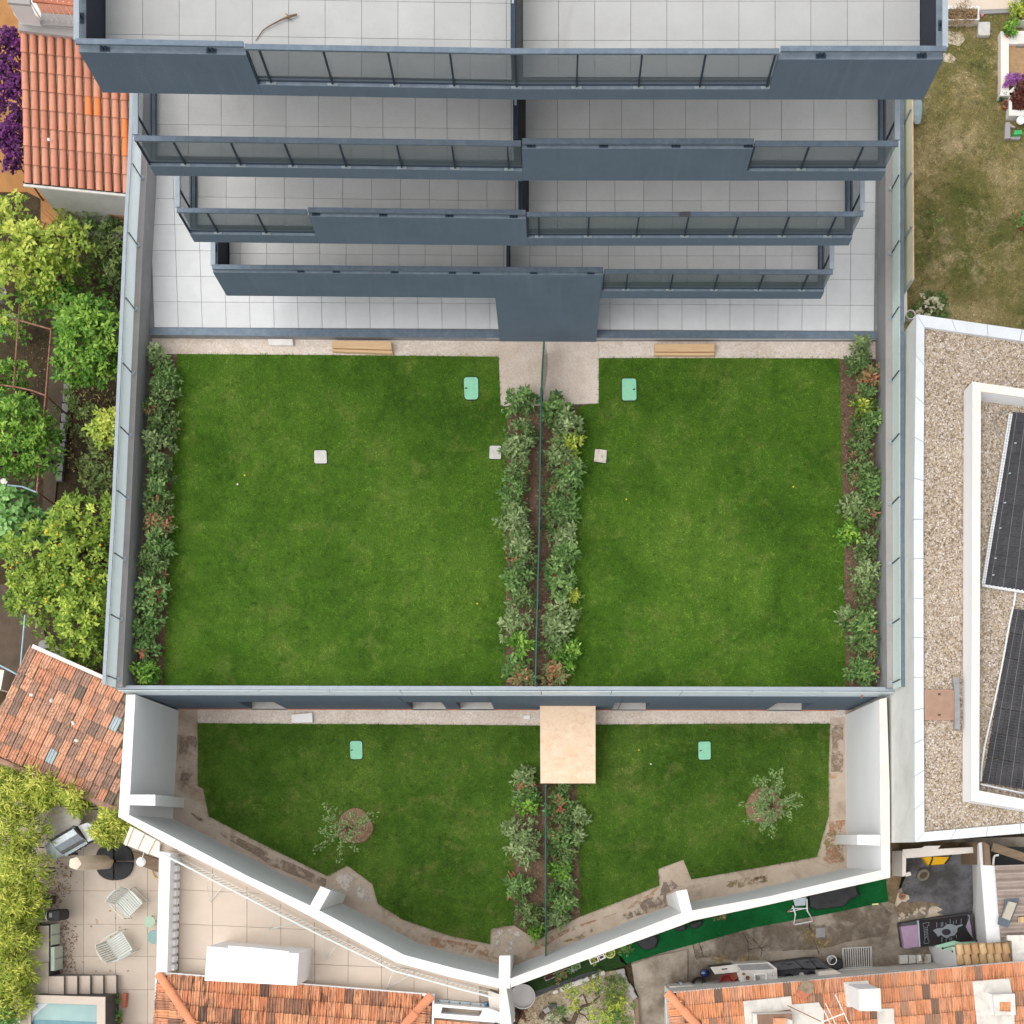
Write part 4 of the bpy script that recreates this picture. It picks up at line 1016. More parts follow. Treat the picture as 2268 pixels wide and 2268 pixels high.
# green mesh fences ---------------------------------------------------------------
def mesh_fence(label, px, z0, h, posts):
    t = thing('mesh_fence', label, 'fence', wz(px[-1], z0))
    P = [w(*p, z0 + h) for p in px]
    for a, b in zip(P[:-1], P[1:]):
        MB().poly([a, b, Vector((b.x, b.y, z0)), Vector((a.x, a.y, z0))]).build('mesh_panel', M['fence_mesh'], t)
    MB().tube(P, 0.02, 6).build('top_rail', M['green_fence'], t)
    for k in posts:
        p = w(*k, z0 + h); MB().tube([Vector((p.x, p.y, z0 - .05)), Vector((p.x, p.y, z0 + h + .03))], 0.03, 8).build('post', M['green_fence'], t)
mesh_fence('green wire mesh fence dividing the upper garden down the middle bed', [(1205.6, 752), (1201.5, 805), (1199, 862), (1197, 1000), (1195, 1150), (1190.5, 1330), (1188.5, 1400), (1185.6, 1519)], LZ, 1.0, [(1199, 862), (1197, 1000), (1195, 1150), (1190.5, 1330), (1186, 1500)])
mesh_fence('green wire mesh fence dividing the lower garden below the beige box', [(1208.6, 1738), (1208.6, 1900), (1208.8, 2060), (1209, 2118)], LOW, 1.0, [(1208.6, 1740), (1208.6, 1900), (1209, 2095)])
sag = thing('fence_netting', 'loose sagging piece of green netting beside the fence on the entrance pad', 'netting', w(1210, 830, LZ))
n1 = W([(1206, 754), (1212.5, 785), (1213, 815), (1208.5, 850), (1204, 875)], LZ + .3); n2 = W([(1205.4, 754), (1201.5, 805), (1200.8, 820), (1200, 845), (1199.5, 875)], LZ + .98)
mb = MB()
for i in range(4): mb.poly([n1[i], n1[i + 1], n2[i + 1], n2[i]])
mb.build('netting', M['fence_mesh'], sag)

# ================================================================== HEDGE SHRUBS
ORD = ['first', 'second', 'third', 'fourth', 'fifth', 'sixth', 'seventh', 'eighth', 'ninth', 'tenth', 'eleventh', 'twelfth', 'thirteenth', 'fourteenth', 'fifteenth', 'sixteenth', 'seventeenth', 'eighteenth', 'nineteenth', 'twentieth']
TONE = {'d': ('leaf_dark', 'dark green'), 'm': ('leaf_mid', 'mid green'), 'g': ('leaf_grey', 'pale grey-green'), 'y': ('leaf_yellow', 'yellow-green'), 'r': ('leaf_red', 'red-tipped'), 'c': ('leaf_citrus', 'bright green')}
def shrub_row(items, z, where, frm, group, rbase=36, h=0.75):
    for i, it in enumerate(items):
        x, y, tn = it[:3]; k = it[3] if len(it) > 3 else 1.0
        zc = z + h * k * 0.6
        c = w(x, y, zc); r = rbase * k / sc_at(zc) * random.uniform(0.78, 1.04)
        t = thing('shrub', f'{TONE[tn][1]} shrub, {ORD[i]} from {frm}, {where}', 'shrub', (c.x, c.y, z), group)
        n = int((30 + 22 * random.random()) * (0.35 + 0.65 * k))
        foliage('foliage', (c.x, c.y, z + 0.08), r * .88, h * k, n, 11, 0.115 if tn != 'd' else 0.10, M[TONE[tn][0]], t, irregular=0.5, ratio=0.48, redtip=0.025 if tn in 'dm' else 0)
        stems(t, (c.x, c.y, z), r, h * k, 5)
R1 = [(351, 789, 'g', .75), (366, 830, 'm', .8), (358, 870, 'd'), (346, 903, 'd'), (357, 940, 'd'), (344, 983, 'g', .9), (354, 1028, 'd'), (351, 1078, 'm', .9), (348, 1122, 'd'), (350, 1163, 'r', .9), (347, 1205, 'm', 1.05), (337, 1247, 'd'), (337, 1292, 'm', 1.1), (331, 1340, 'm'), (326, 1392, 'm', .95), (322, 1440, 'm', .9), (322, 1490, 'c')]
shrub_row(R1, LZ, 'along the left wall', 'the terrace', 'shrubs along the left wall')
R2 = [(1153, 879, 'm', 1.05), (1156, 952, 'd', .9), (1146, 994, 'g'), (1147, 1047, 'd'), (1138, 1086, 'm', .9), (1141, 1124, 'd', .9), (1136, 1150, 'g'), (1148, 1182, 'd', .9), (1159, 1215, 'g'), (1150, 1248, 'd', .95), (1144, 1284, 'm', .9), (1157, 1325, 'd', .9), (1140, 1376, 'g', 1.05), (1147, 1434, 'c'), (1135, 1476, 'm', .8), (1157, 1500, 'r', .7)]
shrub_row(R2, LZ, 'just left of the upper mesh fence', 'the entrance pad', 'shrubs left of the upper fence')
R3 = [(1234, 904, 'm', .9), (1257, 936, 'g', 1.05), (1260, 982, 'y', .85), (1238, 1005, 'g'), (1262, 1052, 'm'), (1235, 1080, 'd'), (1247, 1118, 'm', .9), (1230, 1148, 'd'), (1248, 1192, 'g', .9), (1254, 1225, 'm', .9), (1230, 1255, 'm', .8), (1243, 1297, 'm'), (1268, 1319, 'y', .5), (1241, 1356, 'g', 1.05), (1236, 1392, 'g', .9), (1226, 1434, 'd', .9), (1255, 1450, 'c', .9), (1226, 1494, 'r', .85)]
shrub_row(R3, LZ, 'just right of the upper mesh fence', 'the entrance pad', 'shrubs right of the upper fence')
R4 = [(1907, 764, 'g', .5), (1904, 806, 'd'), (1932, 838, 'r', .7), (1916, 876, 'd', .9), (1908, 903, 'y', .7), (1938, 930, 'm', .9), (1910, 956, 'd', .8), (1907, 1002, 'd'), (1914, 1047, 'd'), (1930, 1076, 'm', .9), (1886, 1120, 'g', .7), (1926, 1135, 'd', 1.05), (1880, 1180, 'c', .75), (1916, 1205, 'd'), (1923, 1262, 'g', 1.0), (1913, 1312, 'd'), (1870, 1362, 'g', .45), (1911, 1380, 'm'), (1916, 1425, 'd', 1.05), (1914, 1486, 'm', .95)]
shrub_row(R4, LZ, 'along the right wall', 'the terrace', 'shrubs along the right wall')
R5 = [(1159, 1722, 'g', .8), (1168, 1750, 'm', .85), (1171, 1786, 'c', .8), (1152, 1842, 'g'), (1160, 1879, 'g'), (1147, 1963, 'm', .95), (1168, 2022, 'd', .95), (1187, 2062, 'c', .45)]
shrub_row(R5, LOW, 'just left of the lower mesh fence', 'the beige box', 'shrubs left of the lower fence', rbase=33)
R6 = [(1240, 1746, 'd', .6), (1240, 1779, 'm', .85), (1283, 1805, 'g', .55), (1240, 1829, 'd'), (1244, 1862, 'm', .9), (1280, 1851, 'g', .55), (1246, 1896, 'd', .9), (1241, 1927, 'c', .85), (1247, 1962, 'm'), (1243, 2003, 'm', 1.05), (1229, 2034, 'g', .8)]
shrub_row(R6, LOW, 'just right of the lower mesh fence', 'the beige box', 'shrubs right of the lower fence', rbase=33)

# ================================================================== TREES
def tree(label, px, z, h, r, tone, nclump, per, leaf, base_px=None, name='tree', irregular=0.5, ratio=0.5, fruit=None, mb_r=0.07, hz=0.55, cat='tree', squash=(1, 1)):
    """px crown centre in the photo, crown top at z+h"""
    zc = z + h * 0.75
    c = w(px[0], px[1], zc)
    t = thing(name, label, cat, (c.x, c.y, z))
    mb = MB()
    base = Vector((c.x, c.y, z)); top = Vector((c.x, c.y, z + h * 0.55))
    mb.tube([base, (base + top) / 2 + Vector((.05, .04, 0)), top], [mb_r * 1.3, mb_r, mb_r * .8], 8)
    for i in range(7):
        a = i * 2 * math.pi / 7 + random.uniform(-.3, .3); rr = r * random.uniform(.5, .85)
        e = Vector((c.x + rr * math.cos(a), c.y + rr * math.sin(a), z + h * random.uniform(.7, .88)))
        s_ = base.lerp(top, random.uniform(.6, 1))
        mb.tube([s_, (s_ + e) / 2 + Vector((0, 0, .1)), e], [mb_r * .55, mb_r * .35, mb_r * .15], 6)
    mb.build('trunk', M['bark'], t)
    cb = z + h * (1 - hz)
    for _ in range(1):
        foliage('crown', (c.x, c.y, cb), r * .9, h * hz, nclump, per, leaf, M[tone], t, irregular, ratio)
    if fruit:
        mat, n, lab = fruit
        for i in range(n):
            a = random.uniform(0, 6.28); rr = r * .8 * math.sqrt(random.random())
            z2 = cb + h * hz * math.sqrt(max(0, 1 - (rr / r) ** 2)) * .98
            MB().lathe([(.004, -.04), (.022, -.028), (.03, 0), (.022, .028), (.004, .04)], (c.x + rr * math.cos(a), c.y + rr * math.sin(a), z2), 8).build('fruit', mat, t, smooth=True)
    return t
G0 = -3.0
M['lemon'] = simple('lemon', S(245, 196, 50), 0.08, 9, 0.5)
tree('tall yellow-green leafy tree at the left edge of the neighbouring garden', (40, 552), G0, 3.6, 1.42, 'leaf_lime', 230, 15, .15, irregular=.6)
tree('dark green foliage of a tree just below the yellow-green one', (110, 640), G0, 2.6, .75, 'leaf_citrus', 55, 13, .15, irregular=.5)
tree('round dense bright green citrus tree beside the glass-railed wall', (198, 742), G0, 3.3, 1.25, 'leaf_citrus', 330, 15, .13, irregular=.3)
tree('citrus tree at the left edge beside the rusty pergola pipes', (34, 965), G0, 3.1, 1.12, 'leaf_citrus', 320, 15, .12, irregular=.2)
tree('small dark citrus tree just above the pergola cross pipe', (8, 830), G0, 2.6, .62, 'leaf_citrus', 60, 13, .12)
tree('slim yellow-green young tree against the glass-railed wall', (238, 950), G0, 2.9, .62, 'leaf_lime', 60, 13, .13, squash=(.6, 1.4))
tree('wide lemon tree with yellow fruit against the glass-railed wall', (160, 1205), G0, 3.3, 1.5, 'leaf_lemon', 330, 15, .125, fruit=(M['lemon'], 9, ''), irregular=.6)
tree('leafy lemon tree crown nearest the old tiled roof', (178, 1362), G0, 3.1, 1.2, 'leaf_lemon', 290, 15, .12, fruit=(M['lemon'], 3, ''), irregular=.5)
tree('yellow-green citrus tree between the grape vine and the old roof', (70, 1300), G0, 2.9, .95, 'leaf_lemon', 190, 15, .12, fruit=(M['lemon'], 2, ''), irregular=.5)
tree('blue-green grape vine spreading at the left edge', (22, 1150), G0, 2.7, .95, 'leaf_vine', 120, 12, .16, ratio=.85, name='grape_vine', cat='vine', mb_r=.03)
for (x, y, r_, tn, lb) in ((165, 520, .6, 'leaf_scrub', 'thin scrubby shrub with bare twigs under the roof gutter'), (238, 560, .75, 'leaf_scrub', 'olive-green scrubby shrub beside the top of the left wall'), (215, 480, .55, 'leaf_mid', 'light green sprouting shrub by the brown wall'),
                     (190, 420, .38, 'leaf_citrus', 'bright green shoot in front of the tiled roof gutter'), (258, 600, .55, 'leaf_dark', 'dark green bush squeezed between citrus tree and wall'), (215, 1010, .6, 'leaf_scrub', 'dull green low bush beside the stone edging'),
                     (160, 885, .4, 'leaf_scrub', 'small grey-green bush by the stone edging'), (262, 440, .35, 'leaf_mid', 'small green shoot next to the end of the gutter'), (150, 480, .5, 'leaf_yellow', 'yellowish-green shrub in front of the ochre path'), (122, 600, .5, 'leaf_mid', 'mid green shrub between the yellow-green tree and the round citrus tree'), (225, 515, .5, 'leaf_mid', 'light green shrub in the bare twigs behind the left wall'), (240, 480, .5, 'leaf_scrub', 'dull green shrub against the left wall below the gutter'),
                     (200, 610, .5, 'leaf_citrus', 'bright green shrub just above the round citrus tree'), (205, 1050, .55, 'leaf_scrub', 'dark low bush just above the wide lemon tree'), (180, 930, .45, 'leaf_scrub', 'low dull weeds right of the edging stones'), (240, 1060, .5, 'leaf_dark', 'dark bush between lemon tree and left wall'), (28, 720, .5, 'leaf_citrus', 'green bush below the round grey table')):
    tree(lb, (x, y), G0, 1.6 if r_ < .6 else 2.2, r_, tn, int(60 * r_), 11, .11, name='shrub', cat='shrub', mb_r=.02, irregular=.7)
# bare twigs
tw = thing('bare_bush', 'leafless grey-brown twiggy bush behind the left wall', 'bush', w(205, 545, G0))
mb = MB(); b0 = w(200, 560, G0)
for i in range(46):
    a = random.uniform(0, 6.28); rr = random.uniform(.3, 1.0)
    e = Vector((b0.x + rr * math.cos(a), b0.y + rr * math.sin(a) * 1.0, G0 + random.uniform(.9, 1.7)))
    m_ = b0.lerp(e, .5) + Vector((random.uniform(-.15, .15), random.uniform(-.15, .15), .3))
    mb.tube([b0, m_, e], [.014, .009, .004], 4)
mb.build('branches', M['twig'], tw)

# bamboo mass, bottom left
def bamboo(label, px, z, h, r, n, tn='leaf_bamboo', per=12):
    c = w(px[0], px[1], z + h * .7)
    t = thing('bamboo', label, 'bamboo', (c.x, c.y, z), 'bamboo clumps screening the patio')
    mb = MB()
    for i in range(9):
        a = random.uniform(0, 6.28); rr = r * random.uniform(.1, .8)
        p = Vector((c.x + rr * math.cos(a), c.y + rr * math.sin(a), z))
        mb.tube([p, p + Vector((random.uniform(-.1, .1), random.uniform(-.1, .1), h * .85))], [.018, .01], 5)
    mb.build('canes', M['leaf_bamboo'], t)
    foliage('foliage', (c.x, c.y, z + h * .35), r * .95, h * .55, int(n * 2.3), per, .15, M[tn], t, .3, .2)
for i, (x, y, r_, lb) in enumerate(((30, 1752, .72, 'topmost at the left edge under the old roof'), (92, 1744, .55, 'beside the lower edge of the old tiled roof'), (165, 1764, .4, 'hanging over the grill side table'), (250, 1820, .46, 'touching the white wall corner'),
                      (226, 1842, .3, 'above the black parasol base'), (22, 1840, .75, 'left of the round stone table'), (38, 1930, .66, 'left of the grill'), (14, 1990, .7, 'at the left edge beside the black box'), (44, 2005, .45, 'directly behind the black box'),
                      (14, 2075, .62, 'left of the terracotta pots'), (16, 2150, .6, 'left of the concrete steps'), (12, 2215, .6, 'left of the plunge pool'))):
    bamboo('yellow-green bamboo clump ' + lb, (x, y), G0, 2.6 if y < 2000 else 2.3, r_, int(150 * r_))
tree('blue-green leafy plant in the bottom left corner', (2, 2255), G0, 2.3, .4, 'leaf_vine', 40, 11, .13, name='shrub', cat='shrub', mb_r=.02)

# bougainvillea, left edge
bg_ = thing('bougainvillea', 'purple flowering bougainvillea climbing at the upper left edge', 'climbing plant', w(10, 220, G0))
mbv = MB()
for (x, y, r_) in ((5, 90, .5), (22, 85, .3), (38, 95, .2), (10, 150, .5), (14, 200, .62), (8, 250, .6), (28, 280, .45), (8, 310, .55), (34, 320, .3), (22, 350, .28), (30, 180, .35)):
    zc = G0 + 2.2; c = w(x, y, zc)
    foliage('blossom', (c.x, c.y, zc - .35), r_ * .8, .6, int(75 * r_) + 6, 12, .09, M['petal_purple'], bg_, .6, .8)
    mbv.tube([Vector((c.x, c.y, G0)), Vector((c.x + .1, c.y, zc - .2))], [.03, .015], 5)
mbv.build('stem', M['bark'], bg_)

# small round trees of the lower garden
def star_tree(label, soil_px, rs, base_px, branches, label2):
    c = w(*soil_px, LOW + .06)
    dpts = [(soil_px[0] + rs * (1 + .05 * math.sin(3 * a) + .04 * math.cos(5 * a)) * math.cos(a), soil_px[1] + rs * (1 + .05 * math.sin(3 * a)) * math.sin(a)) for a in [i * 2 * math.pi / 28 for i in range(28)]]
    MB().frustum(W(dpts, LOW + .10)[::-1], W([(soil_px[0] + (p[0] - soil_px[0]) * 1.05, soil_px[1] + (p[1] - soil_px[1]) * 1.05) for p in dpts], LOW + .03)[::-1]).build('soil_ring', M['ring_soil'], kind='structure')
    litter('dry_straw', dpts[::3], LOW + .1, 160, 'straw', .1, label2)
    b = w(*base_px, LOW)
    t = thing('young_tree', label, 'tree', b)
    trk = MB(); hub = Vector((b.x - .0, b.y, LOW + .9))
    trk.tube([b, (b + hub) / 2 + Vector((.02, 0, 0)), hub], [.035, .028, .022], 6)
    Cs, Ds, Ts = [], [], []
    for (x, y, zt, dens) in branches:
        e = w(x, y, LOW + zt)
        m_ = hub.lerp(e, .5) + Vector((0, 0, .12))
        trk.tube([hub, m_, e], [.014, .009, .004], 5)
        n = int((34 if 'fuller' in label else 22) * dens)
        tt = rng.uniform(.35, 1.02, n) ** .8
        for k in range(n):
            s_ = tt[k]
            p = hub.lerp(m_, s_ * 2) if s_ < .5 else m_.lerp(e, s_ * 2 - 1)
            Cs.append([p.x + rng.normal(0, .055), p.y + rng.normal(0, .055), p.z + rng.normal(0, .04)])
            d = (e - hub).normalized(); Ds.append([d.x + rng.normal(0, .6), d.y + rng.normal(0, .6), .3 + rng.normal(0, .3)])
            Ts.append(.45 + .3 * s_ + rng.normal(0, .15))
    trk.build('trunk', M['twig'], t)
    n = len(Cs); N = unit(n) * .5; N[:, 2] += 1
    leafmesh('crown', np.array(Cs), np.array(Ds), N, .085 * rng.uniform(.7, 1.3, n), .042, np.array(Ts), M['leaf_olive'], t)
E = lambda r, pts: [(*q(r, a, b), z, d) for a, b, z, d in pts]
star_tree('sparse young tree with drooping branches on a round soil patch, lower left lawn', (786.5, 1830), 38.5, (781, 1834),
          E('D2', [(545, 360, 1.1, 1), (530, 450, 1.0, .7), (510, 555, 1.2, 1.3), (600, 520, 1.3, 1), (470, 700, 1.0, 1.2), (590, 600, 1.3, 1.2), (655, 660, 1.2, .8), (640, 780, .9, 1), (765, 700, .9, 1.1), (715, 620, 1.2, .8), (900, 420, 1.1, .8), (925, 460, .9, .3), (820, 480, 1.3, 1.3), (740, 410, 1.3, .8), (680, 500, 1.5, 1.2), (780, 560, 1.3, .9), (860, 470, 1.2, .8), (640, 370, 1, .3), (735, 600, 1.0, .7)]), 'dry straw mulch on the round soil patch of the lower left lawn')
star_tree('fuller young tree with star-like branches on a round soil patch, lower right lawn', (1693, 1785), 40, (1697, 1789),
          E('D4', [(210, 110, 1.1, 1.1), (140, 130, 1.1, .9), (65, 180, 1.2, 1.0), (205, 190, 1.1, 1.1), (180, 240, 1.3, 1), (330, 300, 1.1, 1.3), (340, 365, 1.1, 1.2), (250, 330, 1.3, 1), (265, 450, 1.1, 1.3), (170, 460, 1.2, 1), (135, 590, 1.0, 1.0), (60, 545, 1.1, .9), (100, 480, 1.3, 1.2), (20, 380, 1.4, 1.2), (60, 300, 1.5, 1.4), (120, 290, 1.5, 1.2), (40, 440, 1.3, 1.0)])
          + E('D3', [(1735, 365, 1.2, .9), (1780, 490, 1.1, 1.0), (1885, 545, 1.0, 1.0), (1850, 350, 1.3, 1.2), (1900, 200, 1.1, 1.2), (1830, 170, 1.0, .5), (1850, 430, 1.3, 1.0), (1900, 280, 1.3, 1.2)]), 'dry straw mulch on the round soil patch of the lower right lawn')

# ================================================================== NEIGHBOURS: shared helpers
ZF = {'P5': (80, 1800, 6.9), 'P6': (1440, 2080, 4.39), 'P7': (1940, 1850, 5.89), 'P8': (2060, 0, 5.855), 'P9': (1100, 1980, 5.68), 'P10': (0, 2060, 6.44), 'P11': (0, 0, 9.66), 'P12': (940, 2150, 7.43)}
def z_(r, *xy):
    """list of photo points from flat numbers measured in an enlargement"""
    if r in ZF: ox, oy, s = ZF[r]
    else: ox, oy = REG[r]; s = 3.22
    out = [(ox + xy[i] / s, oy + xy[i + 1] / s) for i in range(0, len(xy), 2)]
    return out
def z1(r, x, y): return z_(r, x, y)[0]
def slab(name, label, cat, r, pts, zt, zb, mat, bevel=0.0, parent=None, kind=None):
    P = z_(r, *pts) if r else pts
    o = MB().pprism(P, zt, zb).build(name, M[mat] if isinstance(mat, str) else mat, parent, bevel=bevel, kind=kind)
    if parent is None and kind is None: tagp(o, label, cat)
    return o

def roof_mat(name, stops, dark, dark_amt, streak=(14, 2.5, 3), rot=0.0, lichen=None):
    t = NT(name)
    r = t.rand()
    cc = t.ramp(r, stops)
    v = t.pos(streak, (0, 0, rot))
    n = t.noise(1.0, 7, 0.7, vec=v, dist=0.3, lo=0.47, hi=0.62)
    big = t.noise(0.7, 5, 0.7, lo=0.4, hi=0.6)
    n = t.math('MULTIPLY', n, t.math('ADD', t.math('MULTIPLY', big, 0.7), 0.3))
    cc = t.mix(t.math('MULTIPLY', n, dark_amt), cc, dark)
    cc = t.mix(t.math('MULTIPLY', t.noise(16, 5, 0.8, lo=0.45, hi=0.75), 0.3), cc, scale_c(dark, 1.8))
    if lichen is not None:
        cc = t.mix(t.math('MULTIPLY', t.noise(5, 8, 0.8, dist=1, lo=0.63, hi=0.68), 0.8), cc, lichen)
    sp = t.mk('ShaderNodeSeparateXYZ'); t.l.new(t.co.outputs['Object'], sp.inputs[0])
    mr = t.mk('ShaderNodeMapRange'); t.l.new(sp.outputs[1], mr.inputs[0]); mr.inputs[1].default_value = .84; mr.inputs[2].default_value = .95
    cc = t.mix(t.math('MULTIPLY', mr.outputs[0], 0.55), cc, scale_c(dark, .8))     # dark band painted as shade where the next course overlaps
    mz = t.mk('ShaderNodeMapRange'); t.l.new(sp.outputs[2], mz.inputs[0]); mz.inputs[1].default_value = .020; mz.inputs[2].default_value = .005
    cc = t.mix(t.math('MULTIPLY', mz.outputs[0], 0.5), cc, scale_c(dark, .9))      # pans coloured darker to deepen the shading between the rolls
    t.bump(t.noise(45, 4), 0.3, 0.01)
    return t.fin(cc, 0.88)
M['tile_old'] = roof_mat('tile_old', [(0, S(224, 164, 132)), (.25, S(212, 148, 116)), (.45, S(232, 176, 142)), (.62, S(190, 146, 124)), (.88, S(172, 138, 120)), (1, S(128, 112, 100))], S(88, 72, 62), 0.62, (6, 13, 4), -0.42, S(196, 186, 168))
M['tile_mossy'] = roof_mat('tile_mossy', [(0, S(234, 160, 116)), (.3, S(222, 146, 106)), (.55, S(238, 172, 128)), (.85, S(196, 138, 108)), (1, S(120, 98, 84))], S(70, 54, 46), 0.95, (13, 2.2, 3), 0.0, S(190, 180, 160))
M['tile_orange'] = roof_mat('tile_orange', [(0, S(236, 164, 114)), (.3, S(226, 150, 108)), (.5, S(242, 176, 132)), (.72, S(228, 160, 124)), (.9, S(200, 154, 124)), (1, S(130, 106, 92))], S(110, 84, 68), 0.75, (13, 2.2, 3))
M['tile_canal'] = roof_mat('tile_canal', [(0, S(212, 142, 116)), (.3, S(204, 134, 110)), (.6, S(218, 150, 122))], S(150, 104, 84), 0.35, (13, 2.5, 3))
M['tile_canal_new'] = simple('tile_canal_new', S(236, 134, 78), 0.05, 9, 0.8)
M['tile_glass'] = simple('tile_glass', S(168, 184, 188), 0.08, 20, 0.35, dirt=S(120, 130, 130), dirt_amt=0.5, dscale=9)
M['tile_cream'] = roof_mat('tile_cream', [(0, S(206, 172, 124)), (.35, S(190, 150, 108)), (.7, S(216, 184, 138))], S(130, 100, 74), 0.6, (13, 2.5, 3))
M['mortar'] = simple('mortar', S(150, 132, 110), 0.2, 12, 0.95, dirt=S(104, 90, 72), dirt_amt=0.7, dscale=5)
M['ridge_tile'] = simple('ridge_tile', S(232, 152, 112), 0.08, 9, 0.85, dirt=S(170, 110, 84), dirt_amt=0.5)
M['cement_flash'] = simple('cement_flash', S(228, 222, 212), 0.05, 5, 0.85, dirt=S(168, 162, 156), dirt_amt=0.7, dscale=3)

def mech_mesh():
    """interlocking tile: two rolls between flat pans; x -0.5..0.5, y -0.08..1, z metres"""
    xs = [-.5, -.40, -.32, -.22, -.14, -.02, .04, .12, .22, .30, .42, .5]
    hs = [.026, .026, .004, .004, .024, .024, .004, .004, .024, .024, .004, .004]
    xs = [-.5, -.46, -.30, -.25, -.10, -.05, .08, .13, .27, .32, .44, .5]
    hs = [.0, .026, .026, .004, .004, .026, .026, .004, .004, .026, .026, .0]
    mb = MB(); n = len(xs)
    vs = [(x, -.07, h + .040) for x, h in zip(xs, hs)] + [(x, 1.0, h) for x, h in zip(xs, hs)] + [(x, -.07, h + .008) for x, h in zip(xs, hs)]
    fs = [[i, i + 1, n + i + 1, n + i] for i in range(n - 1)] + [[2 * n + i, 2 * n + i + 1, i + 1, i] for i in range(n - 1)]
    mb.add(vs, fs); return mb
def barrel_mesh(h=0.075):
    mb = MB(); n = 9; vs = []
    for y, k, dz in ((-.06, .5, .022), (1.02, .42, 0.0)):
        for i in range(n):
            a = math.pi * i / (n - 1)
            vs.append((-math.cos(a) * k, y, math.sin(a) * h * (k / .5) + dz))
    for i in range(n):
        a = math.pi * i / (n - 1); vs.append((-math.cos(a) * .44, -.06, math.sin(a) * h * .78 + .018))
    fs = [[i, i + 1, n + i + 1, n + i] for i in range(n - 1)] + [[2 * n + i, 2 * n + i + 1, i + 1, i] for i in range(n - 1)]
    mb.add(vs, fs); mb.smooth = True; return mb
PROTO = {}
def tile_at(kind, parent, A, B, wid, mat, jit=0.0, name='roof_tile'):
    A = Vector(A); B = Vector(B)
    y = (B - A); L = y.length; y = y / L
    x = y.cross(Vector((0, 0, 1))).normalized(); z = x.cross(y)
    if (kind, mat.name) not in PROTO:
        mb = mech_mesh() if kind == 'mech' else barrel_mesh()
        o = mb.build(name, mat, None, origin=(0, 0, 0)); o.parent = parent; PROTO[(kind, mat.name)] = o
    else:
        o = PROTO[(kind, mat.name)].copy(); col.objects.link(o); o.parent = parent
    Rm = Matrix((x, y, z)).transposed().to_4x4()
    if jit: Rm = Rm @ Matrix.Rotation(random.gauss(0, jit), 4, 'Z') @ Matrix.Rotation(random.gauss(0, jit * .5), 4, 'Y')
    o.matrix_basis = Matrix.Translation(A - ORG[parent]) @ Rm @ Matrix.Diagonal((wid, L, 1, 1))
    ORG[o] = A
    return o

# ================================================================== NORTH-WEST HOUSE (barrel-tiled roof, balcony, purple climber)
struct('ochre_pavement', MB().pprism([(-60, -120), (330, -120), (330, 330), (125, 430), (135, 512), (90, 512), (90, 440), (60, 425), (-60, 425)], G0, G0 - .1), M['ochre_ground'])
nw = thing('tiled_house', 'house with an orange barrel-tiled roof and small balcony at the upper left', 'house', w(160, 240, G0))
ze, zt_ = 0.1, 1.0
MB().frustum(W([(46, 73), (290, 105), (300, 428), (55, 404)], 0) and [w(46, 73, zt_ - .03), w(300, 106, zt_ - .03), w(300, 429, ze - .03), w(54, 404, ze - .03)], [w(46, 73, zt_ - .25), w(300, 106, zt_ - .25), w(300, 429, ze - .25), w(54, 404, ze - .25)]).build('roof_bed', M['mortar'], nw)
MB().prism([w(60, 84, -.0), w(300, 110, -.0), w(300, 416, -.0), w(66, 395, -.0)], G0, .0).build('wall', M['plaster_white'], nw)
for c in range(13):
    x0, x1 = 45.5 + 19.9 * c + 8, 54.5 + 19.8 * c + 8.5
    ya, yb = 73 + 2.2 * c, 404 + 2.0 * c
    for r in range(8):
        f0, f1 = r / 8, (r + 1) / 8
        def pt(f): return (x0 + (x1 - x0) * f, ya + (yb - ya) * f, zt_ + (ze - zt_) * f)
        m_ = M['tile_canal_new'] if (c, r) in ((7, 3), (8, 3), (11, 4), (11, 5)) else M['tile_canal']
        tile_at('barrel', nw, w(*pt(f1)), w(*pt(f0)), 0.185, m_, 0.008)
MB().bar(w(53, 408, ze - .04), w(300, 433, ze - .04), .11, .06).build('gutter', M['plaster_white'], nw)
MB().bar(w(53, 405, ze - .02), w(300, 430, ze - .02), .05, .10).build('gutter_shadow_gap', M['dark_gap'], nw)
MB().prism([w(*p, 1.02) for p in z_('P11', 425, 520, 1700, 615, 1700, 850, 430, 700)], .6, 1.12).build('flashing', M['concrete_wall'], nw)
bl = MB().prism([w(*p, 1.15) for p in z_('P11', 430, 500, 870, 545, 1800, 620, 1800, -100, 200, -100)], G0, 1.15).build('wall', M['plaster_white'], nw)
MB().frustum([w(*p, 2.6) for p in z_('P11', 175, 0, 620, 0, 660, 130, 190, 90)], [w(*p, 1.16) for p in z_('P11', 300, 300, 760, 330, 880, 545, 440, 500)]).build('balcony_pier', M['white_wall'], nw)
MB().prism([w(*p, 2.62) for p in z_('P11', 165, -200, 640, -200, 665, 130, 180, 88)], 2.60, 2.68).build('pier_cap', M['concrete_wall'], nw)
MB().pprism(z_('P11', 880, 270, 1800, 345, 1800, 580, 860, 520), 1.24, 1.16).build('balcony_ledge', M['concrete_wall'], nw)
MB().pprism(z_('P11', 700, -200, 1800, -200, 1800, 335, 870, 262), 1.17, 1.152).build('balcony_floor', M['terracotta'], nw)
rb = MB().bar(w(*z1('P11', 700, 20), 2.1), w(*z1('P11', 1800, 125), 2.1), .05, .05).build('railing', M['terracotta'], nw)
for k in range(9):
    b = w(*z1('P11', 890 + 122 * k, 430 + 13 * k), 1.25)
    MB().tube([b, Vector((b.x, b.y, 2.08))], .014, 5).build('picket', M['plaster_white'], rb)
tagp(MB().lathe([(.01, 0), (.035, .02), (.04, .05), (.01, .08)], w(109, 311, .5), 8).build('pebble', M['white_paint']), 'white pebble resting on the barrel-tiled roof', 'stone')
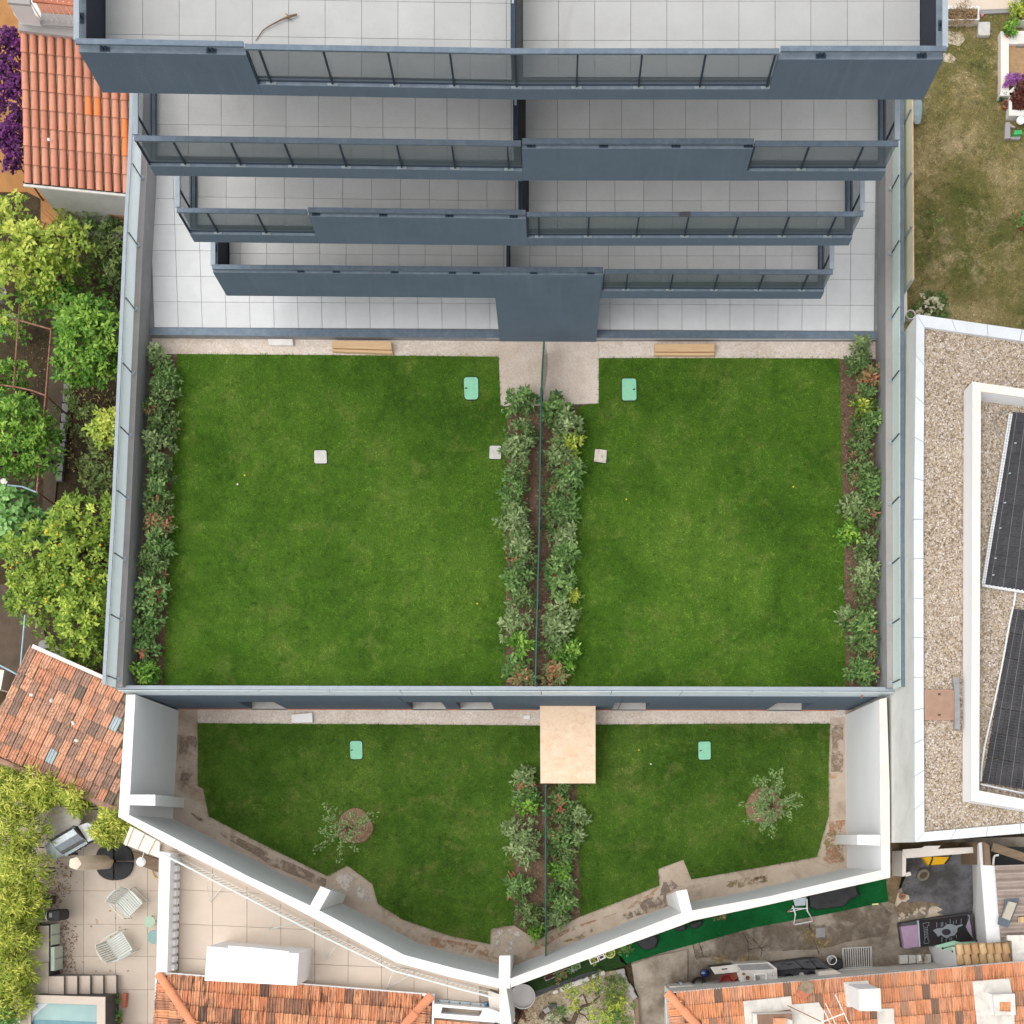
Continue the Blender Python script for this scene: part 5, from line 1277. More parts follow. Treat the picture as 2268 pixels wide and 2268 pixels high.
# balcony wall behind gutter / ochre step wall
slab('garden_wall', 'brown rendered garden wall below the tiled roof gutter', 'wall', 'A1', (690, 1400, 900, 1450, 900, 1560, 780, 1530), -1.6, G0, 'rust')
slab('concrete_ledge', 'pale concrete ledge under the tiled roof gutter', 'ledge', 'A1', (340, 1335, 520, 1345, 760, 1440, 790, 1520, 700, 1510, 560, 1420, 400, 1400), -2.2, G0, 'plaster_white')

# ================================================================== WEST GARDEN
struct('garden_soil', MB().pprism([(-60, 420), (330, 420), (330, 1520), (-60, 1520)], G0 - .04, G0 - .2), M['dark_earth'])
struct('garden_path', MB().pprism(z_('B1', 380, 150, 480, 200, 480, 560, 470, 900, 430, 1200, 405, 1650, 380, 1932, 300, 1932, 320, 1400, 350, 900, 370, 500), G0, G0 - .1), M['garden_path'])
struct('garden_path', MB().pprism(z_('C1', -100, 560, 60, 560, 300, 850, 330, 960, 230, 1060, 120, 1200, -100, 1200), G0, G0 - .1), M['garden_path'])
ed = thing('stone_edging', 'row of grey edging stones along the garden path', 'edging', w(*z1('B1', 450, 1300), G0))
for k in range(11):
    f = k / 10.; x = 487 - 60 * f; y = 930 + 700 * f
    c = w(*z1('B1', x, y), G0 + .05)
    MB().box(c, (.17, .24, .14), random.uniform(-.08, .08)).build('stone', M['mid_grey'], ed, bevel=.015)
litter('fallen_leaves', z_('B1', 130, 600, 340, 620, 280, 1700, 100, 1500), G0, 40, label='dry leaves scattered over the dark garden soil')
blades('weeds', [(v.x, v.y) for v in W(z_('B1', 480, 950, 840, 1050, 800, 1600, 480, 1600), G0)], G0, 140, .12, 'dry_grass_blade', width=.03, kind='stuff', label='sparse low weeds on the soil between path and left wall', cat='weeds')
def pipe_frame(label, segs, zt, mat, posts, r=.022, cat='pergola', name='pipe_frame'):
    t = thing(name, label, cat, wz(posts[0], G0))
    for s_ in segs: MB().tube([wz(p, zt) for p in s_], r, 6).build('pipe', M[mat], t)
    for p in posts:
        b = wz(p, zt); MB().tube([b, Vector((b.x, b.y, G0))], r * 1.1, 6).build('post', M[mat], t)
pipe_frame('rusty pipe pergola frame over the left garden path', [z_('B1', 365, 570, 345, 800, 325, 1050), z_('B1', 325, 1050, 290, 1400, 262, 1740), z_('B1', 140, 400, 125, 600, 95, 990), z_('B1', -60, 480, 160, 520, 365, 578), z_('B1', -60, 965, 110, 988, 230, 1015, 325, 1050)], -.9, 'rust', z_('B1', 365, 575, 325, 1050, 265, 1740, 95, 990))
pipe_frame('pale blue pipe frame beside the lemon trees', [z_('B1', 55, 1690, 160, 1700, 260, 1740), z_('C1', 178, 780, 165, 930, 150, 1100, 140, 1215), z_('C1', -60, 1110, 60, 1170, 140, 1215)], -.95, 'pale_blue_pipe', z_('C1', 140, 1215), r=.022)
tb = thing('garden_table', 'round grey table cluttered with bits under the pergola', 'table', w(*z1('B1', 60, 545), G0))
c = w(*z1('B1', 55, 543), -2.3)
MB().lathe([(.01, -.03), (.30, -.03), (.30, 0), (.28, .012), (.01, .012)], c, 28).build('tabletop', M['mid_grey'], tb)
MB().tube([c, Vector((c.x, c.y, G0))], .04, 8).build('leg', M['dark_grey'], tb)
tagp(MB().lathe([(.01, 0), (.09, .0), (.10, .12), (.08, .12), (.07, .03), (.01, .03)], w(*z1('B1', 128, 520), -2.28), 14).build('pot', M['plaster_white']), 'small white pot at the edge of the round grey table', 'pot')
tagp(MB().box(c + Vector((.05, .02, .04)), (.16, .12, .05), .3).build('wooden_block', M['wood_old']), 'wooden block lying on the round grey table', 'block')
tagp(MB().lathe([(.005, -.03), (.03, -.02), (.035, .01), (.01, .03)], w(*z1('B1', 18, 520), -2.24), 8).build('orange', M['lemon']), 'small orange lying on the round grey table', 'fruit')
tagp(MB().lathe([(.01, 0), (.17, 0), (.2, .3), (.18, .3), (.16, .04), (.01, .04)], w(*z1('B1', 25, 350), -2.7), 20).build('tub', M['mid_grey']), 'grey round tub half hidden beneath the yellow-green tree', 'tub')
tagp(MB().lathe([(.01, 0), (.09, 0), (.10, .2), (.01, .2)], w(*z1('B1', 50, 1672), -2.7), 16).build('bucket', M['plaster_white']), 'small white bucket under the left citrus tree', 'bucket')
for i, (x, y, s_) in enumerate(((330, 995, .2), (395, 1025, .17), (445, 1060, .2))):
    tagp(MB().lathe([(.01, 0), (s_, 0), (s_ * .9, .12), (.02, .15)], w(*z1('C1', x, y), G0), 9, sy=.75).build('rock', M['mid_grey'], bevel=.01), ('left', 'middle', 'right')[i] + ' one of three grey rocks above the old tiled roof', 'rock', 'rocks above the old roof')

# ================================================================== OLD TILED ROOF (west)
wr = thing('tiled_shed', 'low outbuilding with a mossy old red-brown tiled roof beside the white wall', 'outbuilding', w(150, 1620, G0))
poly = [(73, 1435), (231, 1504), (280, 1539), (268, 1668), (262, 1792), (-25, 1674), (-25, 1600), (8, 1552), (40, 1505)]
e1 = Vector((.911, .413)); e2 = Vector((-.413, .911))
O = Vector((66, 1428))
def wroof(p):            # height from distance down the slope
    d = (Vector(p) - O).dot(e2); return -.3 - .0042 * d
base_pts = [w(p[0], p[1], wroof(p) - .03) for p in poly]
MB().frustum(base_pts, [v - Vector((0, 0, .12)) for v in base_pts]).build('roof_bed', M['mortar'], wr)
ins = [Vector((v.x * .995 - .05, v.y, -1.9)) for v in base_pts]
MB().prism([w(20, 1560, -2), w(80, 1450, -2), w(262, 1545, -2), w(255, 1770, -2), (w(-20, 1650, -2))], G0, -1.95).build('wall', M['rust'], wr)
px_poly = poly
glass_cells = []
def near(p, pts, r=9): return any((p[0] - a) ** 2 + (p[1] - b) ** 2 < r * r for a, b in pts)
gl_px = z_('C1', 500, 1570, 560, 1600, 850, 1520, 870, 1560, 835, 1610, 355, 1785, 840, 1900, 350, 1795)
cnt = 0
for r in range(-1, 11):
    for c in range(-8, 16):
        pc = O + e1 * (10 + 19.6 * c + (random.uniform(-.5, .5))) + e2 * (31 * (r + .5))
        if not inside([(p[0], p[1]) for p in px_poly], np.array([pc.x]), np.array([pc.y]))[0]: continue
        pt_ = pc - e2 * 15.5; pb_ = pc + e2 * 15.5
        A = w(pb_.x, pb_.y, wroof(pb_)); B = w(pt_.x, pt_.y, wroof(pt_))
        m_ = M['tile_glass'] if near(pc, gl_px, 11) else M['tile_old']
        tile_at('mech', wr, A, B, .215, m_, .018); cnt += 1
MB().bar(w(72, 1431, -.22), w(232, 1502, -.22), .10, .05).build('edge_board', M['cream_cap'], wr)
MB().tube([w(-10, 1680, wroof((-10, 1680)) + .02), w(262, 1795, wroof((262, 1795)) + .02)], .09, 8).build('ridge_tile', M['tile_old'], wr)
for i, (x, y) in enumerate(((228, 1350), (370, 1390), (525, 1550), (550, 1675))):
    c = w(*z1('C1', x, y), wroof(z1('C1', x, y)) + .04)
    tagp(MB().lathe([(.01, -.02), (.06, 0), (.055, .05), (.01, .08)], c, 7, sx=1.1, sy=.8, rot=i).build('stone', M['plaster_white'], bevel=.01), ('long whitish stone uppermost left on the old tiled roof', 'whitish stone near the top of the old tiled roof', 'whitish stone on the grey glass tiles of the old roof', 'lowest whitish stone on the old tiled roof')[i], 'stone')
slab('wall_stub', 'small peach plaster wall stub at the left edge by the old roof', 'wall', 'C1', (-30, 1160, 30, 1175, 20, 1230, 5, 1310, -30, 1310), -1.4, G0, 'cream_cap')

# ================================================================== PATIO (lower left)
PZ = -3.0
struct('patio_bed', MB().pprism([(-60, 1760), (400, 1820), (400, 2400), (-60, 2400)], PZ - .03, PZ - .2), M['joint_warm'])
pt = thing('patio', 'paved patio of large beige slabs behind the white wall', 'patio', w(200, 2000, PZ - .03))
grid(pt, [x for x in (35, 106, 185, 256, 327, 398)], [1780, 1830, 1900, 1973, 2047, 2118, 2192, 2266, 2340], PZ, M['tile_patio'], gap=.7)
litter('fallen_leaves', z_('D1', 290, 720, 430, 740, 520, 860, 500, 1000, 420, 1080, 480, 1180, 560, 1300, 520, 1420, 560, 1570, 430, 1570, 430, 1180, 360, 1120, 370, 1000, 290, 1000), PZ, 260, label='drift of brown bamboo leaves along the patio edge', L=.09, wd=.028)
litter('fallen_leaves', z_('D1', 440, 900, 1000, 900, 1000, 1560, 440, 1560), PZ, 4, label='few scattered brown leaves across the middle of the patio', L=.11, wd=.035)

def lounge_chair(name, label, c, ang):
    t = thing(name, label, 'chair', c, 'white slatted garden chairs on the patio')
    c = Vector(c)
    Rz = Matrix.Rotation(ang, 3, 'Z')
    def T(x, y, z): return c + Rz @ Vector((x, y, z))
    wd, dp = .56, .50
    seat, back = MB(), MB(); nS = 9
    for i in range(nS):
        y = -wd / 2 + wd * (i + .5) / nS
        seat.bar(T(-dp / 2, y, .36), T(-.05, y, .345), wd / nS * .62, .012)
        seat.bar(T(-.05, y, .345), T(dp / 2 - .08, y, .39), wd / nS * .62, .012)
        seat.bar(T(dp / 2 - .08, y, .39), T(dp / 2, y, .375), wd / nS * .62, .012)
        e = .58 - .05 * ((i - (nS - 1) / 2) / 4) ** 2
        back.bar(T(-dp / 2, y, .37), T(-dp / 2 - .14 * e / .58, y, .37 + e), wd / nS * .62, .012)
    seat.build('seat', M['galv_white'], t); back.build('backrest', M['galv_white'], t)
    fr = MB()
    fr.tube([T(dp / 2, -wd / 2, .38), T(-dp / 2, -wd / 2, .36), T(-dp / 2 - .13, -wd / 2 * .96, .88), T(-dp / 2 - .155, -wd / 4, .98), T(-dp / 2 - .155, wd / 4, .98), T(-dp / 2 - .13, wd / 2 * .96, .88), T(-dp / 2, wd / 2, .36), T(dp / 2, wd / 2, .38), T(dp / 2, -wd / 2, .38)], .014, 6)
    fr.tube([T(-dp / 2, -wd / 2, .365), T(-dp / 2, wd / 2, .365)], .018, 6)
    fr.build('frame', M['galv_white'], t)
    for s_ in (-1, 1):
        MB().tube([T(-dp / 2 - .05, s_ * (wd / 2 + .04), .62), T(-.05, s_ * (wd / 2 + .07), .60), T(dp / 2 - .02, s_ * (wd / 2 + .06), .57), T(dp / 2 + .02, s_ * (wd / 2 + .05), .02), T(-dp / 2 - .05, s_ * (wd / 2 + .04), .02), T(-dp / 2, s_ * (wd / 2), .36)], .014, 6).build('armrest', M['galv_white'], t)
M['galv_white'] = simple('galv_white', S(222, 230, 224), .05, 9, .5)
lounge_chair('garden_chair', 'white slatted garden chair turned toward the white parapet, nearer the black parasol base', w(295, 2000, PZ), math.radians(-46))
lounge_chair('garden_chair', 'white slatted garden chair nearer the concrete steps, back to the bamboo', w(274, 2092, PZ), math.radians(31))
for i, (x, y, r_, mt, lb) in enumerate(((1067, 1202, .155, S(172, 196, 170), 'pale green round metal table beside the white parapet'), (1098, 1312, .185, S(134, 168, 164), 'darker teal round metal table against the white parapet'))):
    t = thing('side_table', lb, 'table', w(*z1('D1', x, y), PZ))
    c = w(*z1('D1', x, y), PZ + .5)
    MB().lathe([(.01, -.015), (r_ * 4 / 3.9, -.015), (r_ * 4 / 3.9, .0), (r_ * .97, .006), (.01, .006)], c, 30).build('tabletop', simple('table_paint', mt, .05, 6, .5), t)
    for k in range(3):
        a = k * 2.1; MB().tube([c, Vector((c.x + .15 * math.cos(a), c.y + .15 * math.sin(a), PZ))], .012, 5).build('leg', M['dark_grey'], t)
# parasol: weighted base of four plates, mast, folded cover
pb = w(*z1('P5', 1210, 745), PZ)
t = thing('parasol', 'folded parasol in a tan cover rising from a black weighted base', 'parasol', pb)
for k in range(4):
    mb = MB(); a0 = k * math.pi / 2 + .03; pts = [Vector((.03 * math.cos(a0 + .75), .03 * math.sin(a0 + .75), 0))]
    Rr = .52
    for j in range(11):
        a = a0 + (math.pi / 2 - .06) * j / 10
        q_ = Rr * (1 + .12 * (abs(math.sin(2 * (a))) ** 2) * .4)
        pts.append(Vector((q_ * math.cos(a), q_ * math.sin(a), 0)))
    mb.prism([pb + p for p in pts], PZ + .01, PZ + .11).build('base_plate', M['black_plastic'] if 'black_plastic' in M else M['black'], t, bevel=.015)
MB().tube([pb, pb + Vector((0, 0, .9))], .03, 8).build('mast', M['black'], t)
top = w(*z1('P5', 700, 740), .15)
cv = MB(); rings = []
for z, r_ in ((.35, .10), (.45, .16), (.8, .185), (1.6, .185), (2.3, .18), (2.75, .17), (2.9, .15), (2.92, .06)):
    rings.append((r_, z))
base = Vector((pb.x - .06, pb.y - .02, PZ))
nn = 18
vs = []; fs = []
for i, (r_, z) in enumerate(rings):
    for k in range(nn):
        a = 2 * math.pi * k / nn; rr = r_ * (1 + .10 * math.sin(5 * a + i * .3))
        vs.append(base + Vector((rr * math.cos(a), rr * math.sin(a), z)))
for i in range(len(rings) - 1):
    for k in range(nn): fs.append([i * nn + k, i * nn + (k + 1) % nn, (i + 1) * nn + (k + 1) % nn, (i + 1) * nn + k])
fs.append([(len(rings) - 1) * nn + k for k in range(nn)])
cv.add(vs, fs).build('cover', simple('tan_canvas', S(226, 208, 186), .05, 4, .85, dirt=S(240, 225, 205), dirt_amt=.5, dscale=2), t, smooth=True)
# barbecue
bb = thing('barbecue', 'stainless steel gas barbecue with side shelves', 'barbecue', w(*z1('P5', 520, 430), PZ))
steel = simple('steel', S(150, 156, 158), .1, 14, .25, .8); M['steel'] = steel
HZ = PZ + .9
MB().pprism(z_('P5', 135, 500, 245, 410, 430, 640, 275, 725, 205, 680, 150, 560), HZ, HZ - .05).build('side_shelf', M['galv'], bb, bevel=.01)
MB().pprism(z_('P5', 635, 205, 770, 150, 840, 170, 940, 360, 925, 390, 790, 450), HZ + .02, HZ - .03).build('side_shelf', simple('shelf_pale', S(226, 224, 226), .03, 5, .4), bb, bevel=.01)
fp = [Vector((p.x, p.y, 0)) for p in W(z_('P5', 240, 400, 580, 200, 790, 450, 435, 655), HZ)]
MB().prism(fp, HZ - .35, HZ).build('firebox', M['dark_grey'], bb)
hood = MB(); a, b, c_, d_ = fp
prof = [(0, 0), (.04, .16), (.2, .26), (.5, .28), (.8, .17), (.92, .02), (.92, 0)]
L1 = [a + (d_ - a) * u + Vector((0, 0, HZ + h)) for u, h in prof]; L2 = [b + (c_ - b) * u + Vector((0, 0, HZ + h)) for u, h in prof]
n = len(prof); hood.add(L1 + L2, [[i, i + 1, n + i + 1, n + i] for i in range(n - 1)] + [list(range(n))[::-1], [n + i for i in range(n)]])
hood.build('hood', steel, bb)
for u, v in ((a, d_), (b, c_)):
    pts = [u + (v - u) * s_ + Vector((0, 0, HZ + h + .012)) for s_, h in prof]
    MB().tube(pts, .018, 6).build('hood_trim', M['galv'], bb)
h1 = d_ * .92 + a * .08; h2 = c_ * .92 + b * .08
MB().tube([h1 + Vector((0, 0, HZ + .12)) + (d_ - a) * .06, h2 + Vector((0, 0, HZ + .12)) + (c_ - b) * .06], .014, 8).build('handle', M['galv'], bb)
MB().bar(d_ + (c_ - d_) * .03 + Vector((0, 0, HZ - .02)) , d_ + (c_ - d_) * .97 + Vector((0, 0, HZ - .02)), .06, .08).build('control_panel', M['galv'], bb)
for k in range(4):
    p = d_ + (c_ - d_) * (.15 + .23 * k) + (d_ - a) * .10 + Vector((0, 0, HZ - .02)); MB().lathe([(.01, -.02), (.025, -.02), (.022, .02), (.01, .02)], p, 8).build('knob', M['black'], bb)
for p in (a, b, c_, d_): MB().box((p.x * .9 + (a.x + c_.x) / 2 * .1, p.y * .9 + (a.y + c_.y) / 2 * .1, (HZ - .35 + PZ) / 2), (.05, .05, HZ - .35 - PZ)).build('leg', M['black'], bb)
st = thing('stone_table', 'round whitish stone table partly under the bamboo behind the barbecue', 'table', w(*z1('P5', 400, 150), PZ))
MB().lathe([(.02, -.05), (.52, -.05), (.54, -.02), (.52, 0), (.02, .0)], w(*z1('P5', 395, 130), PZ + .65), 40, sx=.98, sy=.74, rot=.25).build('tabletop', simple('stone_top', S(224, 218, 208), .06, 9, .8, dirt=S(190, 160, 125), dirt_amt=.8, dscale=1.5), st, bevel=.01)
MB().lathe([(.15, 0), (.12, .58)], w(*z1('P5', 395, 130), PZ), 14).build('pedestal', M['mid_grey'], st)
# wall lamp, hose, cream corrugated canopy
slab('canopy', 'small cream corrugated canopy attached to the outside of the white wall', 'canopy', 'P5', (1440, 205, 1890, 450, 1880, 690, 1335, 480), -.3, -.36, 'cream_cap')
cn = bpy.data.objects['canopy']; M['cream_rib'] = simple('cream_rib', S(250, 236, 205), .03, 5, .7)
for (x0, y0, x1, y1) in ((1480, 225, 1370, 500), (1650, 315, 1535, 560), (1815, 400, 1700, 630)):
    MB().bar(w(*z1('P5', x0, y0), -.27), w(*z1('P5', x1, y1), -.27), .035, .05).build('rib', M['cream_rib'], cn)
lp = thing('wall_lamp', 'round white lamp on a stem below the cream canopy', 'lamp', w(*z1('P5', 1605, 750), PZ))
c = w(*z1('P5', 1605, 750), -1.2)
MB().lathe([(.02, 0), (.12, -.02), (.125, .01), (.08, .05), (.02, .06)], c, 24).build('shade', M['white_paint'], lp, smooth=True)
MB().tube([c, w(*z1('P5', 1650, 600), -.9)], .012, 6).build('stem', M['plaster_white'], lp)
hp = [w(*z1('P5', 1860 + 85 * math.cos(a) , 885 + 115 * math.sin(a)), PZ + .05) for a in [1.6 + i * .33 for i in range(10)]]
tagp(MB().tube(hp, .016, 6).build('garden_hose', simple('hose_yellow', S(226, 190, 88), .05, 5, .5)), 'yellow hose loop hanging beside the white parapet', 'hose')
slab('slatted_step', 'grey-brown slatted boards under the cream canopy', 'boards', 'P5', (1480, 590, 1890, 720, 1890, 925, 1650, 830, 1540, 780), PZ + .12, PZ, 'wood_old')
# black boxes at the bamboo edge
slab('storage_box', 'black box with a grey lid at the edge of the bamboo', 'box', 'P5', (40, 1250, 230, 1275, 215, 1400, 30, 1395), PZ + .4, PZ, 'dark_grey', bevel=.02)
t = thing('portable_grill', 'small black machine with a grey side above the concrete bench', 'appliance', w(*z1('P5', 260, 1560), PZ))
MB().pprism(z_('P5', 180, 1490, 345, 1485, 368, 1520, 365, 1620, 330, 1655, 175, 1650), -2.0, -2.7).build('body', M['black'], t, bevel=.04)
MB().pprism(z_('P5', 30, 1500, 170, 1505, 165, 1640, 20, 1645), -2.1, -2.7).build('side_panel', M['steel'], t, bevel=.03)
MB().pprism(z_('P5', 195, 1530, 240, 1530, 240, 1600, 195, 1600), -1.99, -2.0).build('display', M['mid_grey'], t)
# raised deck, steps, bench cabinets
DZ = -2.2
dk = thing('raised_deck', 'raised beige paved deck beside the patio with steps at its foot', 'deck', w(60, 2130, PZ))
MB().pprism(z_('P10', -60, -60, 700, -60, 700, 655, 700, 900, -60, 900), DZ - .03, PZ).build('deck_body', M['dark_grey'], dk)
for (x0, y0, x1, y1) in ((-60, -60, 695, 455), (-60, 462, 690, 905)): MB().pprism(z_('P10', x0, y0, x1, y0, x1, y1, x0, y1), DZ, DZ - .03).build('paving_slab', M['tile_patio'], dk)
sts = [(690, 905), (930, 1095), (1125, 1280), (1308, 1465), (1490, 1650)]
for i, (x0, x1) in enumerate(sts):
    zz = DZ - .02 - .135 * i
    o = MB().pprism(z_('P10', x0, 662 - 3 * i, x1, 662 - 3 * i, x1, 915 - 3 * i, x0, 920 - 3 * i), zz - .03, PZ).build('step', M['concrete_face'], dk)
    MB().pprism(z_('P10', x0, 660 - 3 * i, x1 + 3, 660 - 3 * i, x1 + 3, 917 - 3 * i, x0, 922 - 3 * i), zz, zz - .029).build('tread', M['tile_patio'], o)
cab = thing('bench_cabinet', 'row of pale mint cabinet doors set in the dark face of the raised deck', 'cabinet', w(*z1('D1', 395, 1390), PZ))
xk = w(*z1('P10', 705, 300), DZ).x
for (ya, yb, lean_) in ((1225, 1372, .02), (1385, 1555, .10)):
    y0_, y1_ = w(*z1('D1', 360, ya), DZ).y, w(*z1('D1', 360, yb), DZ).y
    d = MB().prism([Vector((xk + .01, y0_, 0)), Vector((xk + .01 + lean_, y0_, 0)), Vector((xk + .01 + lean_, y1_, 0)), Vector((xk + .01, y1_, 0))], PZ + .12, DZ - .06).build('door', simple('mint_door', S(206, 220, 206), .04, 6, .7), cab)
    MB().box((xk + .014 + lean_, (y0_ + y1_) / 2, (PZ + DZ) / 2), (.02, .03, .7)).build('rail', M['galv'], d)
def potted(label, px, z, r, h, potm, leaf=None, lr=None, n=18, name='potted_plant', tone='leaf_mid'):
    t = thing(name, label, 'potted plant' if leaf else 'pot', wz(px, z))
    c = wz(px, z)
    MB().lathe([(r * .7, 0), (r, h), (r * .86, h), (r * .84, h * .8), (.005, h * .8)], c, 18).build('pot', M[potm], t)
    MB().lathe([(r * .83, h * .81), (.005, h * .83)], c, 14).build('soil', M['soil'], t)
    if leaf: foliage('foliage', (c.x, c.y, z + h * .8), lr or r * 1.3, (lr or r) * 1.2, n, 9, leaf, M[tone], t, .4, .5)
    return t
potted('terracotta pot, largest of three on the raised deck', z1('D1', 265, 1248), DZ, .095, .14, 'terracotta')
potted('small dark brown pot beside the bamboo on the raised deck', z1('D1', 240, 1290), DZ, .07, .12, 'rust', .05, .05, 5)
potted('small grey-green potted plant, rightmost of three on the raised deck', z1('D1', 280, 1290), DZ, .06, .1, 'mid_grey', .06, .08, 8, tone='leaf_scrub')
# plunge pool
pool = thing('plunge_pool', 'small plunge pool with a beige stone rim and teal water', 'pool', w(120, 2240, PZ))
RZ = -1.85
rim_o = z_('P10', 395, 925, 1500, 960, 1500, 1800, 300, 1800, 330, 1180); 
def ring(o_, i_, z0, z1, nm, mt):
    mb = MB(); n_ = len(o_)
    for k in range(n_): mb.pprism([o_[k], o_[(k + 1) % n_], i_[(k + 1) % n_], i_[k]], z1, z0)
    return mb.build(nm, M[mt], pool)
oo = z_('P10', 290, 920, 1500, 955, 1498, 1900, 280, 1900); ii = z_('P10', 440, 1035, 1380, 1068, 1380, 1780, 440, 1780)
for k in range(4):
    MB().pprism([oo[k], oo[(k + 1) % 4], ii[(k + 1) % 4], ii[k]], RZ, RZ - .04).build('rim_slab', M['tile_patio'], pool)
ring([(p[0] - .1, p[1]) for p in oo], ii, PZ, RZ - .041, 'pool_wall', 'dark_grey')
wat = NT('pool_water')
n1_ = wat.noise(3, 4)
wat.bump(n1_, .1, .02)
M['pool_water'] = wat.fin(wat.mix(wat.noise(1.0, 4), S(136, 170, 168), S(154, 184, 178)), .15, spec=.2)
MB().pprism(z_('P10', 440, 1035, 1380, 1068, 1380, 1780, 440, 1780), RZ - .12, RZ - .3).build('water', M['pool_water'], pool)
MB().pprism(z_('P10', 440, 1035, 690, 1045, 480, 1230, 440, 1340), RZ - .09, RZ - .14).build('corner_step', M['pale_panel'], pool)
MB().pprism(z_('P10', 450, 1335, 480, 1290, 560, 1275, 1380, 1310, 1380, 1780, 450, 1780), RZ - .115, RZ - .13).build('deep_end', simple('deep_water', S(96, 142, 152), .1, 4, .15, spec=.2), pool)
t = thing('window_box', 'long terracotta window box with straggly plants beside the pool', 'planter', w(*z1('P10', 1770, 1000), PZ))
MB().pprism(z_('P10', 1735, 910, 1800, 905, 1785, 1110, 1735, 1110), PZ + .2, PZ).build('box', M['terracotta'], t, bevel=.01)
c = w(*z1('P10', 1680, 1000), PZ + .15); foliage('foliage', (c.x, c.y, PZ + .12), .16, .2, 16, 8, .07, M['leaf_scrub'], t, .6, .4)
potted('blue-green succulent in a terracotta pot beside the pool', z1('P10', 1700, 1215), PZ, .12, .16, 'terracotta', .09, .13, 14, tone='leaf_vine')
potted('terracotta pot at the bottom edge beside the pool', z1('P10', 1700, 1300), PZ, .1, .16, 'terracotta', .06, .08, 6, tone='leaf_scrub')
potted('dark potted plant against the pool wall', z1('P10', 1560, 1115), PZ, .07, .12, 'black', .05, .06, 6, tone='petal_maroon')

# ================================================================== ROOF TERRACE AND HOUSE (bottom left of centre)
TZ = -.4
hs_ = thing('roof_terrace', 'pale peach tiled roof terrace between the white wall and the tiled roof', 'terrace', w(650, 2080, PZ))
MB().pprism([(360, 1866), (400, 1866), (560, 1949), (690, 2016), (889, 2118), (1000, 2146), (1108, 2173), (1118, 2216), (1080, 2300), (340, 2300), (352, 1880)], TZ - .03, -3.2).build('terrace_body', M['joint_warm'], hs_)
tx = [395 - 76, 395.5, 471, 547, 622, 697, 771, 845, 917, 991, 1062]
ty = [1886, 1972.4, 2048, 2124, 2199, 2275]
def okc(X, Y):
    ymin = 1872 + (X - 372) * .512 if X < 880 else 2132 + (X - 880) * .22
    return Y + 28 > ymin and 380 < X
grid(hs_, [395.5, 471, 547, 622, 697, 771, 845, 917, 991, 1062], [1822, 1896, 1972.4, 2048, 2124, 2199, 2275], TZ, M['tile_peach'], cut=lambda x: ((398, 1871), (888, 2124)) if x < 885 else ((888, 2124), (1108, 2179)), clip=lambda X, Y: X > 380, gap=.9, ytilt=lambda x: (x - 395) * .045 - 2)
# raised kerb strip along the white wall
kerb_pts = [(398, 1871), (560, 1955), (690, 2022), (888, 2124), (990, 2150), (1108, 2179)]
off = [(392, 1884), (554, 1967), (684, 2035), (880, 2138), (984, 2164), (1102, 2194)]
for i in range(5): MB().pprism([kerb_pts[i], kerb_pts[i + 1], off[i + 1], off[i]], TZ + .10, TZ).build('kerb', M['tile_peach'], hs_)
MB().pprism(z_('P12', 1058, 330, 1225, 390, 1250, 690, 1085, 690, 1050, 440), TZ + .25, TZ - .1).build('kerb', M['cream_cap'], hs_)
# white parapet with moulded blocks on its inner face
pp = thing('parapet', 'white parapet with a row of moulded blocks on the left side of the roof terrace', 'parapet', w(365, 2020, TZ))
MB().pprism([(353.5, 1886), (377.8, 1890), (370, 2153), (346, 2153)], TZ + .75, -3.2).build('wall_body', M['white_paint'], pp)
xa_ = lambda f: w(396 - 6 * f, 1900 + 250 * f, TZ).x
for k in range(14):
    f = k / 13.; y = w(0, 1905 + 235 * f, TZ).y; X = xa_(f)
    MB().box((X + .0, y, TZ + .26), (.15, .15, .34)).build('moulded_block', M['white_wall'], pp, bevel=.02)
MB().frustum([Vector((xa_(0) + .01, w(0, 1893, TZ).y, TZ + .1)), Vector((xa_(1) + .01, w(0, 2150, TZ).y, TZ + .1)), Vector((xa_(1) - .12, w(0, 2150, TZ).y, TZ + .1)), Vector((xa_(0) - .12, w(0, 1893, TZ).y, TZ + .1))],
             [Vector((xa_(0) + .01, w(0, 1893, TZ).y, TZ)), Vector((xa_(1) + .01, w(0, 2150, TZ).y, TZ)), Vector((xa_(1) - .12, w(0, 2150, TZ).y, TZ)), Vector((xa_(0) - .12, w(0, 1893, TZ).y, TZ))]).build('base_moulding', M['white_wall'], pp)
# pale green railing following the white wall
rg = thing('metal_railing', 'pale green metal railing with thin pickets following the white wall', 'railing', w(700, 2070, TZ))
rt = z_('D1', 1150, 715, 1932, 1120) + z_('D2', 500, 1292, 1040, 1553, 1250, 1610, 1500, 1680, 1735, 1740)
rt = [rt[0], rt[1]] + rt[2:]
P = [w(*p, TZ + .95) for p in rt]
MB().tube(P, .026, 8).build('top_rail', M['galv_white'], rg)
Pb = [Vector((p.x, p.y, TZ + .12)) for p in P]
MB().tube(Pb, .012, 5).build('bottom_rail', M['galv_white'], rg)
npk = 0
for a, b in zip(P[:-1], P[1:]):
    n = max(1, int((b - a).length / .115))
    for k in range(n):
        p = a.lerp(b, (k + .5) / n); npk += 1
        MB().tube([Vector((p.x, p.y, TZ + .12)), p], .007, 4).build('picket', M['picket_grey'] if 'picket_grey' in M else M['galv'], rg)
